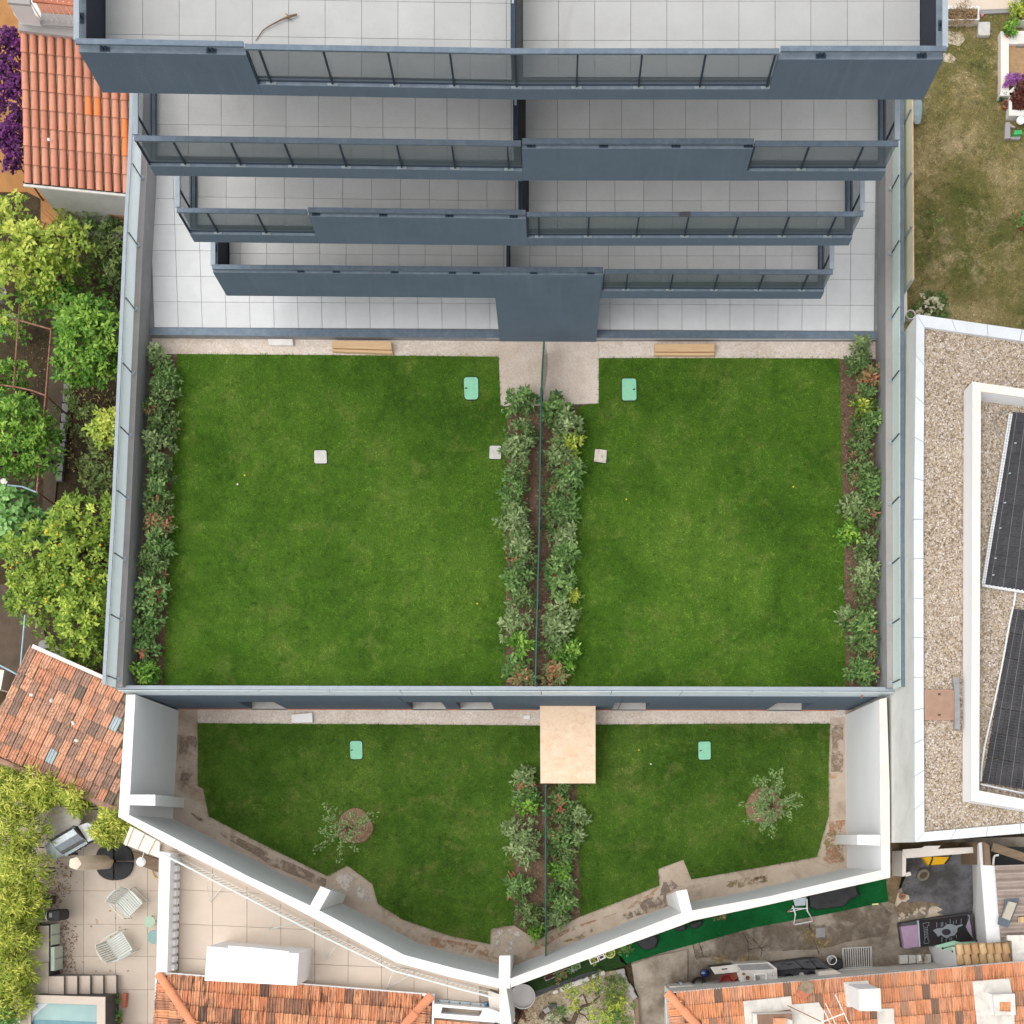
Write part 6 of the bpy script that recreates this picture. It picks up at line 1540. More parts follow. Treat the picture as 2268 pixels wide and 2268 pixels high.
for (r_, pts) in (('D1', (1470, 900, 1500, 1060, 1585, 950)), ('D2', (220, 1150, 140, 1260, 320, 1215)), ('D2', (515, 1305, 560, 1465, 640, 1360)), ('D2', (1030, 1560, 985, 1680, 1145, 1590))):
    a, b, c = z_(r_, *pts)
    A1_ = w(*a, TZ + .9); B1_ = w(*b, TZ + .02); C1_ = w(*c, TZ + .15)
    MB().tube([A1_, B1_, C1_], .011, 5).build('brace', M['galv_white'], rg)
# white box on the terrace
wb = thing('rooftop_box', 'large plain white box standing on the peach roof terrace', 'rooftop box', w(570, 2140, TZ))
MB().pprism([(459, 2096), (662, 2112), (657, 2183), (453, 2172)], 1.35, TZ).build('body', M['white_paint'], wb)
MB().pprism([(505, 2094.5), (560, 2098.5), (640, 2107), (640, 2111), (505, 2100)], 1.33, 1.2).build('ledge', M['white_wall'], wb)
# metal beam, trough and red tiles at the right end
slab('metal_beam', 'perforated grey metal beam with a blue end cap on the terrace', 'beam', 'P12', (150, 465, 985, 545, 985, 600, 150, 525), TZ + .14, TZ + .02, 'galv')
mbm = bpy.data.objects['metal_beam']
for x, y, mt in ((232, 495, 'rust'), (407, 515, 'blue_metal_dark'), (582, 532, 'blue_metal_dark'), (757, 548, 'rust'), (928, 565, 'rust')):
    MB().lathe([(.005, 0), (.022, 0), (.02, .01), (.005, .012)], w(*z1('P12', x, y), TZ + .14), 8).build('hole_rim', M[mt], mbm)
M['blue_plastic'] = simple('blue_plastic', S(72, 130, 190), .05, 5, .4)
MB().pprism(z_('P12', 988, 525, 1030, 520, 1026, 598, 985, 600), TZ + .18, TZ).build('end_cap', M['blue_plastic'], mbm)
tr = thing('planter_trough', 'white masonry trough with a deep recess behind the metal beam', 'planter', w(*z1('P12', 600, 680), PZ))
o_ = z_('P12', 140, 560, 1060, 620, 1270, 700, 1230, 860, 140, 770); i_ = z_('P12', 290, 600, 960, 655, 905, 755, 280, 705)
MB().pprism(z_('P12', 140, 545, 1080, 625, 960, 655, 290, 600), .1, -3).build('wall_body', M['white_paint'], tr)
MB().pprism(z_('P12', 140, 545, 290, 600, 270, 705, 140, 770), .1, -3).build('wall_body', M['white_paint'], tr)
MB().pprism(z_('P12', 270, 705, 905, 755, 1230, 860, 140, 770), .1, -3).build('wall_body', M['white_paint'], tr)
MB().pprism(z_('P12', 960, 655, 1080, 625, 1275, 700, 1230, 870, 905, 755), .1, -3).build('wall_body', M['white_paint'], tr)
MB().pprism(z_('P12', 270, 590, 980, 640, 920, 770, 260, 720), -.6, -3).build('floor', M['mid_grey'], tr)
slab('wall_end', 'grey-white weathered wall end running down from the white wall corner', 'wall', 'P9', (30, 1185, 125, 1190, 165, 1450, 195, 1700, 40, 1700), .2, -3.2, 'pale_face')
rtl = thing('red_tile_floor', 'red tiles at the bottom edge beside the hip roof', 'tiles', w(*z1('P12', 600, 850), -.3))
for k in range(5): MB().pprism(z_('P12', 145 + 228 * k, 805 + 22 * k, 365 + 228 * k, 825 + 22 * k, 365 + 228 * k, 1000, 145 + 228 * k, 1000), .0, -.1).build('floor_tile', M['tile_orange'], rtl)

# ---------------------------------------------------------------- hip roofs
def hip_roof(t, eL, eR, z0, rise, rowpx, tilepx, nrows, hipL, hipR, tmat, ymax=2300, wid=None, skip=None, dy=1.0):
    """eL, eR eave ends (photo px); slope rises towards the bottom of the picture"""
    e = Vector(eR) - Vector(eL); Lp = e.length; e = e / Lp
    nrm = Vector((-e.y, e.x))
    zat = lambda d: z0 + rise * d / rowpx
    def PT(s_, d): p = Vector(eL) + e * s_ + nrm * d; return p
    D_ = nrows * rowpx
    L0, R0 = PT(0, 0), PT(Lp, 0); L1, R1 = PT(0, D_), PT(Lp, D_)
    top = [w(L0.x, L0.y, z0 - .03), w(R0.x, R0.y, z0 - .03), w(R1.x, R1.y, zat(D_) - .03), w(L1.x, L1.y, zat(D_) - .03)]
    hl = (lambda d: hipL * d) if hipL else (lambda d: -4)
    hr = (lambda d: Lp - hipR * d) if hipR else (lambda d: Lp + 4)
    if hipL or hipR:
        top = [w(*PT(max(hl(0), 0), 0), z0 - .03), w(*PT(min(hr(0), Lp), 0), z0 - .03), w(*PT(hr(D_) if hipR else Lp, D_), zat(D_) - .03), w(*PT(hl(D_) if hipL else 0, D_), zat(D_) - .03)]
    MB().frustum(top, [v - Vector((0, 0, .15)) for v in top]).build('roof_bed', M['mortar'], t)
    for r in range(nrows):
        d0, d1 = r * rowpx, (r + 1) * rowpx
        n = int(Lp / tilepx)
        for k in range(n):
            s_ = (k + .5) * Lp / n
            mid = (d0 + d1) / 2
            if s_ < hl(mid) - 2 or s_ > hr(mid) + 2: continue
            pa, pb_ = PT(s_, d0), PT(s_, d1)
            if skip and skip(PT(s_, mid)): continue
            tile_at('mech', t, w(pa.x, pa.y, zat(d0)), w(pb_.x, pb_.y, zat(d1)), Lp / n * (CZ - zat(mid)) / FPX * .985, M[tmat], .012)
    # side triangles
    for hip, sgn in ((hipL, 1), (hipR, -1)):
        if not hip: continue
        edge = 0 if sgn > 0 else Lp
        A_, B_, C_ = PT(edge, 0), PT(edge + sgn * hip * D_, D_), PT(edge, D_)
        tt = [w(A_.x, A_.y, z0 - .03), w(B_.x, B_.y, zat(D_) - .03), w(C_.x, C_.y, z0 - .03)]
        MB().frustum(tt, [v - Vector((0, 0, .15)) for v in tt]).build('roof_bed', M['mortar'], t)
        nr = int(hip * D_ / rowpx) + 1; rp = rowpx * 1.0
        for r in range(nr):
            x0, x1 = r * rp, (r + 1) * rp
            for k in range(int(D_ / tilepx)):
                d = (k + .5) * tilepx
                if d < (x0 + x1) / 2 / hip: continue
                zz0 = z0 + (zat(hip and x0 / hip) - z0); zz1 = z0 + (zat(x1 / hip) - z0)
                pa, pb_ = PT(edge + sgn * x0, d), PT(edge + sgn * x1, d)
                tile_at('mech', t, w(pa.x, pa.y, zz0), w(pb_.x, pb_.y, zz1), tilepx / 88 * .98, M[tmat], .012)
        # hip ridge
        npc = max(2, int(math.hypot(hip * D_, D_) / 42))
        for k in range(npc):
            d0, d1 = D_ * k / npc, D_ * (k + 1) / npc
            pa, pb_ = PT(edge + sgn * hip * d0, d0), PT(edge + sgn * hip * d1, d1)
            tile_at('barrel', t, w(pa.x, pa.y, zat(d0) + .03), w(pb_.x, pb_.y, zat(d1) + .03), .24, M['ridge_tile'], .02, name='ridge_tile')
h1 = thing('hip_roofed_house', 'house with a streaked orange and black mossy hip roof at the bottom left', 'house', w(650, 2260, PZ))
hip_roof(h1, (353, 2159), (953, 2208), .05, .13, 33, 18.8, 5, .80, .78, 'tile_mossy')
MB().prism([w(356, 2166, 0), w(945, 2212, 0), w(945, 2400, 0), w(356, 2400, 0)], PZ, -.15).build('wall', M['plaster_white'], h1)
MB().bar(w(349, 2155, .02), w(960, 2204.5, .02), .075, .07).build('fascia', M['white_paint'], h1)
MB().bar(w(960.5, 2201, .02), w(957, 2330, .02), .05, .08).build('fascia', M['white_paint'], h1)
MB().bar(w(346.5, 2153, .021), w(345, 2330, .021), .045, .07).build('fascia', M['white_paint'], h1)
h2 = thing('hip_roofed_house', 'house with a bright orange tiled roof, chimneys and aerial at the bottom right', 'house', w(1850, 2250, PZ))
def skip2(p):
    return any(inside(z_(r, *pp_), np.array([p[0]]), np.array([p[1]]))[0] for r, pp_ in FL)
FL = [('P6', (905, 600, 1370, 555, 1390, 625, 1640, 615, 1690, 700, 1700, 900, 930, 900)), ('D4', (645, 1630, 820, 1625, 850, 1700, 905, 1700, 905, 1812, 670, 1812)), ('D4', (1565, 1628, 1828, 1607, 1862, 1780, 1868, 1960, 1602, 1960)), ('D4', (885, 1825, 1003, 1820, 1012, 1960, 893, 1960))]
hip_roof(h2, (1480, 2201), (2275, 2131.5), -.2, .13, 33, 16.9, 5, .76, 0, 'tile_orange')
MB().prism([w(1492, 2206, -.3), w(2275, 2139, -.3), w(2275, 2400, -.3), w(1492, 2400, -.3)], PZ, -.4).build('wall', M['plaster_white'], h2)
MB().bar(w(1473.5, 2199, -.2), w(2275, 2128, -.2), .035, .09).build('gutter', M['galv'], h2)
MB().bar(w(1474, 2201.5, -.22), w(2275, 2131, -.22), .05, .05).build('gutter_trough', M['dark_gap'], h2)
MB().bar(w(1473.5, 2198, -.2), w(1478, 2330, -.2), .04, .09).build('gutter', M['galv'], h2)
def roofz(p):   # approximate height of the right-hand roof
    e = Vector((795, -69.5)).normalized(); nrm = Vector((-e.y, e.x)); d = (Vector(p) - Vector((1480, 2201))).dot(nrm); return -.2 + .13 * d / 33
def fpatch(r, pts, nm='cement_flashing', lift=.085, mat='cement_flash', th=.08):
    P_ = z_(r, *pts); V = [w(p[0], p[1], roofz(p) + lift) for p in P_]
    return MB().frustum(V, [v - Vector((0, 0, th)) for v in V]).build(nm, M[mat], h2, bevel=.008)
fpatch('P6', (905, 605, 1370, 555, 1385, 680, 1050, 730, 1010, 900, 930, 900))
fpatch('P6', (1330, 640, 1640, 615, 1690, 700, 1700, 900, 1390, 900, 1385, 720))
fpatch('D4', (645, 1635, 820, 1622, 850, 1700, 905, 1700, 905, 1812, 670, 1812))
fpatch('D4', (1565, 1628, 1828, 1607, 1862, 1780, 1868, 1960, 1602, 1960))
fpatch('D4', (885, 1825, 1003, 1820, 1012, 1960, 893, 1960))
# chimneys
ch = MB().pprism(z_('D4', 753, 1686, 906, 1680, 912, 1838, 757, 1838), 1.15, -.1).build('chimney', M['pink_plaster'] if 'pink_plaster' in M else M['white_wall'], h2)
MB().pprism(z_('D4', 751, 1684, 908, 1678, 914, 1840, 755, 1840), 1.2, 1.151).build('chimney_cap', M['cream_cap'], ch)
ch = MB().pprism(z_('D4', 1712, 1722, 1868, 1717, 1872, 1868, 1725, 1872), .55, -.1).build('chimney', M['white_wall'], h2)
for pts in ((1712, 1722, 1868, 1717, 1840, 1775, 1757, 1775), (1868, 1717, 1872, 1868, 1840, 1845, 1840, 1775), (1872, 1868, 1725, 1872, 1760, 1840, 1840, 1845), (1725, 1872, 1712, 1722, 1757, 1775, 1760, 1840)):
    MB().pprism(z_('D4', *pts), .62, .551).build('chimney_rim', M['cement_flash'], ch)
MB().pprism(z_('D4', 1757, 1775, 1840, 1775, 1840, 1845, 1760, 1840), .57, .552).build('flue_tile', M['tile_orange'], ch)
bxr = MB().pprism(z_('P6', 1000, 725, 1385, 715, 1385, 1000, 1000, 1000), .42, 0).build('dormer_box', M['cement_flash'], h2)
MB().pprism(z_('P6', 1040, 735, 1380, 722, 1380, 790, 1320, 770, 1200, 770, 1195, 1000, 1060, 1000), .46, .421).build('tile_cap', M['tile_orange'], bxr)
MB().pprism(z_('P6', 1200, 770, 1320, 770, 1320, 1000, 1195, 1000), .52, .421).build('tile_cap', M['tile_orange'], bxr)
lt = thing('loose_tiles', 'two loose weathered roof tiles lying crooked near the gutter', 'tiles', w(*z1('P6', 1505, 490), .0))
MB().pprism(z_('P6', 1500, 390, 1605, 445, 1570, 540, 1430, 490), .12, .06).build('tile', M['mid_brown'] if 'mid_brown' in M else M['mortar'], lt, bevel=.01)
MB().pprism(z_('P6', 1450, 492, 1560, 528, 1505, 598, 1405, 545), .10, .04).build('tile', M['terracotta'], lt, bevel=.01)
an = thing('tv_aerial', 'white television aerial on a rusty stay above the orange roof', 'aerial', w(*z1('P6', 1660, 800), .3))
MB().tube([w(*z1('P6', 1335, 645), .55), w(*z1('P6', 1450, 700), .8), w(*z1('P6', 1660, 800), 1.1)], .014, 5).build('stay', M['rust'], an)
MB().tube([w(*z1('P6', 1660, 810), 1.2), w(*z1('P6', 1890, 720), 1.5)], .016, 5).build('boom', M['white_paint'], an)
for (a, b, c, d_) in ((1800, 540, 1935, 830), (1705, 625, 1810, 840), (1690, 690, 1760, 840)):
    MB().tube([w(*z1('P6', a, b), 1.4), w(*z1('P6', c, d_), 1.4)], .011, 5).build('element', M['white_paint'], an)
MB().tube([w(*z1('P6', 1690 , 720), 1.4), w(*z1('P6', 1720, 705), 1.42), w(*z1('P6', 1755, 730), 1.4), w(*z1('P6', 1765, 760), 1.4)], .01, 5).build('element', M['galv'], an)

# ================================================================== EAST BUILDING WITH GRAVEL ROOF
eb = thing('gravel_roof_building', 'neighbouring building with a pale coping around a gravel roof', 'building', w(2150, 1300, -3.2))
RZ2 = 3.0
co = [(2030, 696), (2420, 752), (2420, 1833), (2026.7, 1865.5), (2025, 1500), (2024, 1150)]
ci = [(2047.5, 724), (2400, 775), (2400, 1812), (2047.5, 1843), (2045.5, 1500), (2045, 1150)]
MB().pprism(co, RZ2 - .16, -3.2).build('wall', M['pale_face'], eb)
MB().pprism(ci, RZ2 - .10, RZ2 - .155).build('roof_gravel', M['roof_gravel'], eb)
def strip(o_, i_, nseg, z0, z1_, nm, mt, gapf=.0015):
    for k in range(nseg):
        a, b = k / nseg + gapf, (k + 1) / nseg - gapf
        L = lambda p, q2, t: (p[0] + (q2[0] - p[0]) * t, p[1] + (q2[1] - p[1]) * t)
        MB().pprism([L(*o_, a), L(*o_, b), L(*i_, b), L(*i_, a)], z1_, z0).build(nm, M[mt], eb)
strip((co[0], co[1]), (ci[0], ci[1]), 5, RZ2 - .159, RZ2, 'coping_stone', 'pale_panel')
strip((co[0], co[5]), (ci[0], ci[5]), 5, RZ2 - .159, RZ2 - .001, 'coping_stone', 'pale_panel')
strip((co[5], co[4]), (ci[5], ci[4]), 4, RZ2 - .159, RZ2, 'coping_stone', 'pale_panel')
strip((co[4], co[3]), (ci[4], ci[3]), 5, RZ2 - .159, RZ2 - .001, 'coping_stone', 'pale_panel')
strip((co[3], co[2]), (ci[3], ci[2]), 5, RZ2 - .159, RZ2, 'coping_stone', 'pale_panel')
# individual pebbles lying proud on the roof gravel
def pebbles(px, z, dens, mat, parent, rmin=.015, rmax=.04):
    wp = [(v.x, v.y) for v in W(px, z)]
    X, Y = scatter_poly(wp, dens); n = len(X)
    r_ = rng.uniform(rmin, rmax, n); a = rng.uniform(0, 6.28, n)
    tv = np.array([[1, 0, .2], [0, 1, .3], [-1, 0, .2], [0, -1, .3], [0, 0, 1.0]])
    V = []; ca, sa = np.cos(a), np.sin(a)
    ex = rng.uniform(.6, 1.3, n)
    for v in tv:
        x = v[0] * r_ * ex; y = v[1] * r_; V.append(np.stack([X + x * ca - y * sa, Y + x * sa + y * ca, z + v[2] * r_ * .8], 1))
    V = np.stack(V, 1).reshape(-1, 3) - np.array(ORG[parent]); i = np.arange(n) * 5
    F = np.stack([i, i + 1, i + 4, i + 1, i + 2, i + 4, i + 2, i + 3, i + 4, i + 3, i, i + 4], 1).reshape(-1)
    me = bpy.data.meshes.new('pebbles'); me.vertices.add(len(V)); me.vertices.foreach_set('co', V.reshape(-1).astype(np.float32))
    me.loops.add(len(F)); me.loops.foreach_set('vertex_index', F.astype(np.int32)); me.polygons.add(4 * n)
    me.polygons.foreach_set('loop_start', np.arange(4 * n, dtype=np.int32) * 3); me.polygons.foreach_set('loop_total', np.full(4 * n, 3, np.int32))
    at = me.attributes.new('tone', 'FLOAT', 'POINT'); at.data.foreach_set('value', np.repeat(rng.uniform(0, 1, n), 5).astype(np.float32))
    me.materials.append(M[mat]); me.update()
    o = bpy.data.objects.new('pebbles', me); col.objects.link(o); o.parent = parent; o['kind'] = 'stuff'
    return o
def pebble_mat(name, stops):
    t = NT(name); return t.fin(t.ramp(t.attr('tone'), stops), .85)
M['pebble'] = pebble_mat('pebble', [(0, S(112, 96, 80)), (.25, S(172, 152, 128)), (.5, S(208, 192, 168)), (.75, S(184, 168, 154)), (1, S(232, 226, 220))])
pebbles([(2049, 728), (2268, 757), (2290, 870), (2172, 862), (2150, 845), (2128, 864), (2128, 1772), (2150, 1776), (2290, 1800), (2290, 1818), (2049, 1840), (2047, 1500), (2047, 1150)], RZ2 - .1, 1100, 'pebble', eb, .012, .028)
# penthouse upstand
UZ = 3.55
uo = [(2154, 845), (2420, 884), (2420, 1818), (2151, 1773.6)]; ui = [(2172.7, 867), (2400, 898), (2400, 1795), (2168.6, 1751)]
for k, mt in ((0, 'cream_cap'), (2, 'cream_cap'), (3, 'cream_cap')):
    q4 = [uo[k], uo[(k + 1) % 4], ui[(k + 1) % 4], ui[k]]
    o = MB().pprism(q4, UZ - .03, RZ2 - .12).build('upstand', M['white_wall'], eb)
    MB().pprism(q4, UZ, UZ - .029).build('upstand_cap', M['cream_cap'], o)
MB().pprism(ui, RZ2 - .05, RZ2 - .099).build('roof_gravel', M['roof_gravel'], eb)
pebbles([(2176, 880), (2290, 905), (2290, 1780), (2176, 1745)], RZ2 - .05, 1100, 'pebble', eb, .012, .028)
# skylight/hatch
t = thing('roof_hatch', 'rusty brown checkered steel hatch on the gravel roof', 'hatch', w(2080, 1560, RZ2 - .1))
M['hatch_brown'] = simple('hatch_brown', S(172, 140, 120), .06, 6, .7, dirt=S(140, 96, 72), dirt_amt=.5)
MB().pprism(z_('C4', 1222, 1313, 1432, 1310, 1437, 1528, 1224, 1530), RZ2 + .0, RZ2 - .1).build('hatch_lid', M['hatch_brown'], t, bevel=.006)
hm = MB(); c0 = w(*z1('C4', 1328, 1420), RZ2 + .004)
for i in range(-8, 9):
    for j in range(-8, 9):
        if (i + j) % 2 == 0: hm.box((c0.x + i * .037, c0.y + j * .037, c0.z), (.034, .008, .006), math.radians(45 if (i % 2) else -45))
o = hm.build('tread_pattern', M['hatch_brown'], t, kind='stuff')
for y in (1345, 1492):
    c = w(*z1('C4', 1328, y), RZ2 + .012); MB().box(c, (.07, .012, .01), .6).box(c + Vector((0, 0, .004)), (.07, .012, .01), -.6).build('handle', M['dark_gap'], t)
slab('conduit_cover', 'grey metal conduit cover standing against the roof upstand beside the hatch', 'duct', 'C4', (1427, 1230, 1470, 1215, 1472, 1300, 1478, 1600, 1440, 1590, 1436, 1300), RZ2 + .05, RZ2 - .1, 'mid_grey')
# black solar-heating mats
def mat_black():
    t = NT('ribbed_black_mat')
    v = t.mk('ShaderNodeTexWave'); v.inputs['Scale'].default_value = 18; v.bands_direction = 'Y'
    t.l.new(t.pos(rot=(0, 0, .13)), v.inputs['Vector'])
    cc = t.mix(t.noise(2, 6), S(44, 44, 48), S(72, 70, 72))
    cc = t.mix(t.math('MULTIPLY', t.noise(30, 3), .25), cc, S(110, 108, 108))
    t.bump(v.outputs[1], .6, .01); return t.fin(cc, .55)
M['mat_black'] = mat_black()
M['strap_grey'] = simple('strap_grey', S(112, 112, 114), .1, 9, .6)
def solar(label, corners, nrow, ncol, z=RZ2 + .05):
    """corners TL, TR, BR, BL photo px"""
    t = thing('solar_mat', label, 'solar panel', w(*corners[3], z - .1))
    L = lambda a, b, u: (a[0] + (b[0] - a[0]) * u, a[1] + (b[1] - a[1]) * u)
    for r in range(nrow):
        for c in range(ncol):
            u0, u1 = r / nrow, (r + 1) / nrow; v0, v1 = c / ncol, (c + 1) / ncol
            g = .25
            l0, l1 = L(corners[0], corners[3], u0), L(corners[0], corners[3], u1); r0, r1 = L(corners[1], corners[2], u0), L(corners[1], corners[2], u1)
            a, b, c_, d_ = L(l0, r0, v0), L(l0, r0, v1), L(l1, r1, v1), L(l1, r1, v0)
            ce = ((a[0] + b[0] + c_[0] + d_[0]) / 4, (a[1] + b[1] + c_[1] + d_[1]) / 4)
            q4 = [(p[0] + (ce[0] - p[0]) * .03, p[1] + (ce[1] - p[1]) * .03) for p in (a, b, c_, d_)]
            MB().pprism(q4, z + random.uniform(-.004, .004), z - .035).build('panel', M['mat_black'], t)
    LL = lambda a, b, u: (a[0] + (b[0] - a[0]) * u, a[1] + (b[1] - a[1]) * u)
    for c in range(1, ncol + 1):
        v = (c - .5) / ncol
        MB().bar(w(*LL(corners[0], corners[1], v), z + .012), w(*LL(corners[3], corners[2], v), z + .012), .014, .010).build('strap', M['strap_grey'], t)
    for r in range(nrow * 4):
        u = (r + .5) / (nrow * 4)
        if r % 4 == 1: MB().bar(w(*LL(corners[0], corners[3], u), z + .008), w(*LL(corners[1], corners[2], u), z + .008), .01, .012).build('strap', M['dark_grey'], t)
    rb_ = MB()
    for r in range(nrow * 9):
        u = (r + .5) / (nrow * 9)
        rb_.bar(w(*LL(corners[0], corners[3], u), z + .004), w(*LL(corners[1], corners[2], u), z + .004), .012, .012)
    rb_.build('ribs', M['dark_grey'], t, kind='stuff')
    return t
s1 = solar('upper black ribbed solar heating mat on the gravel roof', [(2243, 912), (2400, 925), (2400, 1330), (2180, 1294)], 17, 8)
s2 = solar('lower black ribbed solar heating mat on the gravel roof', [(2247, 1347), (2400, 1372), (2400, 1772), (2176, 1733)], 7, 9)
M['pipe_white'] = simple('pipe_white', S(228, 230, 230), .04, 9, .5)
def beads(a, b, z, n, par):
    mb = MB(); A_ = w(*a, z); B_ = w(*b, z)
    for k in range(n): mb.box(A_.lerp(B_, (k + .5) / n), (.035, .03, .035), .3)
    return mb.build('pipe_clips', M['pipe_white'], par, kind='stuff')
for (a, b) in ((z1('B4', 1830, 1180), z1('C4', 1635, 560)), (z1('B4', 1845, 1180), z1('C4', 1648, 560))):
    MB().tube([w(*a, RZ2 + .08), w(*b, RZ2 + .08)], .022, 6).build('header_pipe', M['pipe_white'], s1); beads(a, b, RZ2 + .11, 60, s1)
MB().tube([w(*z1('C4', 1635, 568), RZ2 + .09), w(2290, 1315, RZ2 + .09)], .03, 6).build('header_pipe', M['pipe_white'], s1)
beads(z1('C4', 1640, 565), z1('C4', 1932, 608), RZ2 + .12, 10, s1)
MB().tube([w(*z1('C4', 1872, 620), RZ2 + .08), w(*z1('C4', 1858, 715), RZ2 + .08)], .025, 6).build('link_pipe', M['pipe_white'], s2)
lp2 = z_('C4', 1855, 720, 1830, 830, 1790, 1060, 1745, 1290, 1700, 1500, 1650, 1720) + z_('D4', 1630, 100, 1625, 200)
for a, b in zip(lp2[:-1], lp2[1:]): MB().tube([w(*a, RZ2 + .07), w(*b, RZ2 + .07)], .022, 6).build('header_pipe', M['pipe_white'], s2)
MB().tube([w(*z1('D4', 1622, 222), RZ2 + .08), w(2290, 1762, RZ2 + .08)], .025, 6).build('header_pipe', M['pipe_white'], s2)
for (r_, x, y) in (('B4', 1870, 1390), ('B4', 1830, 1605), ('B4', 1795, 1815), ('C4', 1762, 160), ('C4', 1728, 375), ('C4', 1712, 495)):
    c = w(*z1(r_, x, y), RZ2 + .10); MB().box(c, (.05, .03, .03), .2).build('clamp', M['galv'], s1)
tagp(MB().tube([w(*p, RZ2 + .06) for p in z_('B4', 1825, 1160, 1760, 1165, 1715, 1210, 1720, 1290, 1770, 1350)], .012, 5).build('cable', M['mid_grey']), 'grey cable curling beside the upper solar mat', 'cable')

# ================================================================== NORTH-EAST GARDEN
NZ = -.6
struct('dry_lawn', MB().pprism([(1990, -140), (2420, -140), (2420, 800), (2000, 760)], NZ, -3.3), M['dry_grass'])
blades('dry_grass_blades', [(v.x, v.y) for v in W([(1990, -20), (2290, -20), (2290, 740), (1990, 720)], NZ)], NZ, 800, .07, 'dry_grass_blade', width=.014, parent=bpy.data.objects['dry_lawn'])
for p in ((z_('P8', 215, 400, 420, 430, 450, 520, 380, 600, 230, 560)), (z_('P8', 160, 690, 260, 690, 340, 760, 290, 820, 170, 800))):
    struct('bare_patch', MB().poly(W(p, NZ + .012)[::-1]), M['rock_gravel'])
M['tile_cream_edge'] = simple('edge_peach', S(226, 186, 156), .15, 9, .8, dirt=S(190, 120, 90), dirt_amt=.8, dscale=6)
fp_ = thing('panel_fence', 'cream translucent panel fence with an orange top edge beyond the right wall', 'fence', w(2018, 400, NZ))
ft = [(2019.5, 160), (2021.5, 620)]; zt2 = 2.5
prev = None
xs_f = [(2019.3, 120), (2019.8, 240), (2020.6, 380), (2021.4, 500), (2021.9, 619)]
for a, b in zip(xs_f[:-1], xs_f[1:]):
    A_, B_ = w(*a, zt2), w(*b, zt2)
    o = MB().prism([A_, B_, B_ + Vector((.03, 0, 0)), A_ + Vector((.03, 0, 0))], NZ, zt2).build('panel', simple('cream_sheet', S(226, 220, 188), .04, 2, .7, dirt=S(200, 190, 150), dirt_amt=.4) if 'cream_sheet' not in M else M['cream_sheet'], fp_)
    MB().box((B_.x - .02, B_.y, (NZ + zt2) / 2), (.03, .05, zt2 - NZ)).build('post', M['galv'], fp_)
    MB().bar(A_ + Vector((.015, 0, .012)), B_ + Vector((.015, 0, .012)), .02, .02).build('top_edge', M['tile_cream_edge'], fp_)
slab('boundary_wall', 'narrow peach boundary wall between the glass railing and the dry lawn', 'wall', 'B4', (1062, 375, 1098, 290, 1100, 470, 1068, 560), .2, NZ, 'cream_cap')
slab('paving', 'cream paving strip in the top right corner', 'paving', 'P8', (200, -60, 1230, -60, 1100, 110, 640, 125, 640, 75, 200, 80), NZ + .06, NZ, 'tile_peach')
slab('low_kerb', 'grey concrete kerb behind the dry planter', 'kerb', 'P8', (645, 125, 1060, 110, 1020, 165, 650, 180), NZ + .05, NZ, 'mid_grey')
def trough(label, r, outer_, inner_, zt, zb, mat='plaster_white', fill='soil', plant=None):
    t = thing('planter_box', label, 'planter', w(*z_(r, *outer_)[0], zb))
    O_, I_ = z_(r, *outer_), z_(r, *inner_)
    for k in range(4): MB().pprism([O_[k], O_[(k + 1) % 4], I_[(k + 1) % 4], I_[k]], zt, zb).build('side_panel', M[mat], t)
    MB().pprism(I_, zt - .08, zb).build('soil', M[fill], t)
    if plant:
        for (x, y, rr, tone, leaf, n) in plant:
            c = w(*z1(r, x, y), zt); foliage('foliage', (c.x, c.y, zt - .06), rr, rr * .9, n, 10, leaf, M[tone], t, .5, .5)
    return t
t = trough('concrete planter box full of dry straw-like growth at the top right', 'P8', (200, 75, 640, 75, 640, 258, 200, 258), (235, 115, 618, 112, 612, 248, 235, 248), -.33, NZ)
c = w(*z1('P8', 430, 185), -.33); foliage('dry_growth', (c.x, c.y, -.42), .26, .16, 50, 10, .1, M['straw'], t, .3, .12, kind=None)
c = w(*z1('P8', 320, 190), -.33); foliage('dry_growth', (c.x, c.y, -.42), .14, .1, 20, 10, .1, M['straw'], t, .3, .12)
c = w(*z1('P8', 550, 190), -.33); foliage('dry_growth', (c.x, c.y, -.42), .14, .1, 20, 10, .1, M['straw'], t, .3, .12)
slab('concrete_cover', 'square beige concrete cover on the grass near the straw-filled planter', 'cover', 'P8', (625, 275, 785, 275, 785, 455, 625, 455), NZ + .15, NZ, 'grey_cover', bevel=.03)
tagp(MB().lathe([(.01, 0), (.05, .02), (.04, .07), (.01, .09)], w(*z1('P8', 667, 210), NZ), 10).build('toy', simple('pink', S(226, 140, 150), .05)), 'small pink object beside the straw-filled planter', 'toy')
trough('planter box with a bright yellow-green shrub at the right edge', 'P8', (1090, 75, 1400, 75, 1400, 270, 1095, 270), (1110, 95, 1380, 95, 1380, 255, 1110, 255), -.3, NZ, plant=[(1180, 130, .32, 'leaf_yellow', .08, 60)])
rb2 = thing('raised_bed', 'L-shaped cream masonry raised bed with bare brown soil at the right edge', 'planter', w(2225, 130, NZ))
for pts, mt in (((915, 405, 1300, 400, 1300, 560, 1115, 570, 1020, 570, 1025, 500, 920, 500), 'plaster_white'), ((918, 500, 1022, 500, 1022, 1170, 918, 1175), 'cream_cap'), ((918, 1176, 1030, 1171, 1090, 1120, 1100, 1200, 1060, 1240, 900, 1240), 'plaster_white')):
    MB().pprism(z_('P8', *pts), -.36, NZ).build('coping', M[mt], rb2)
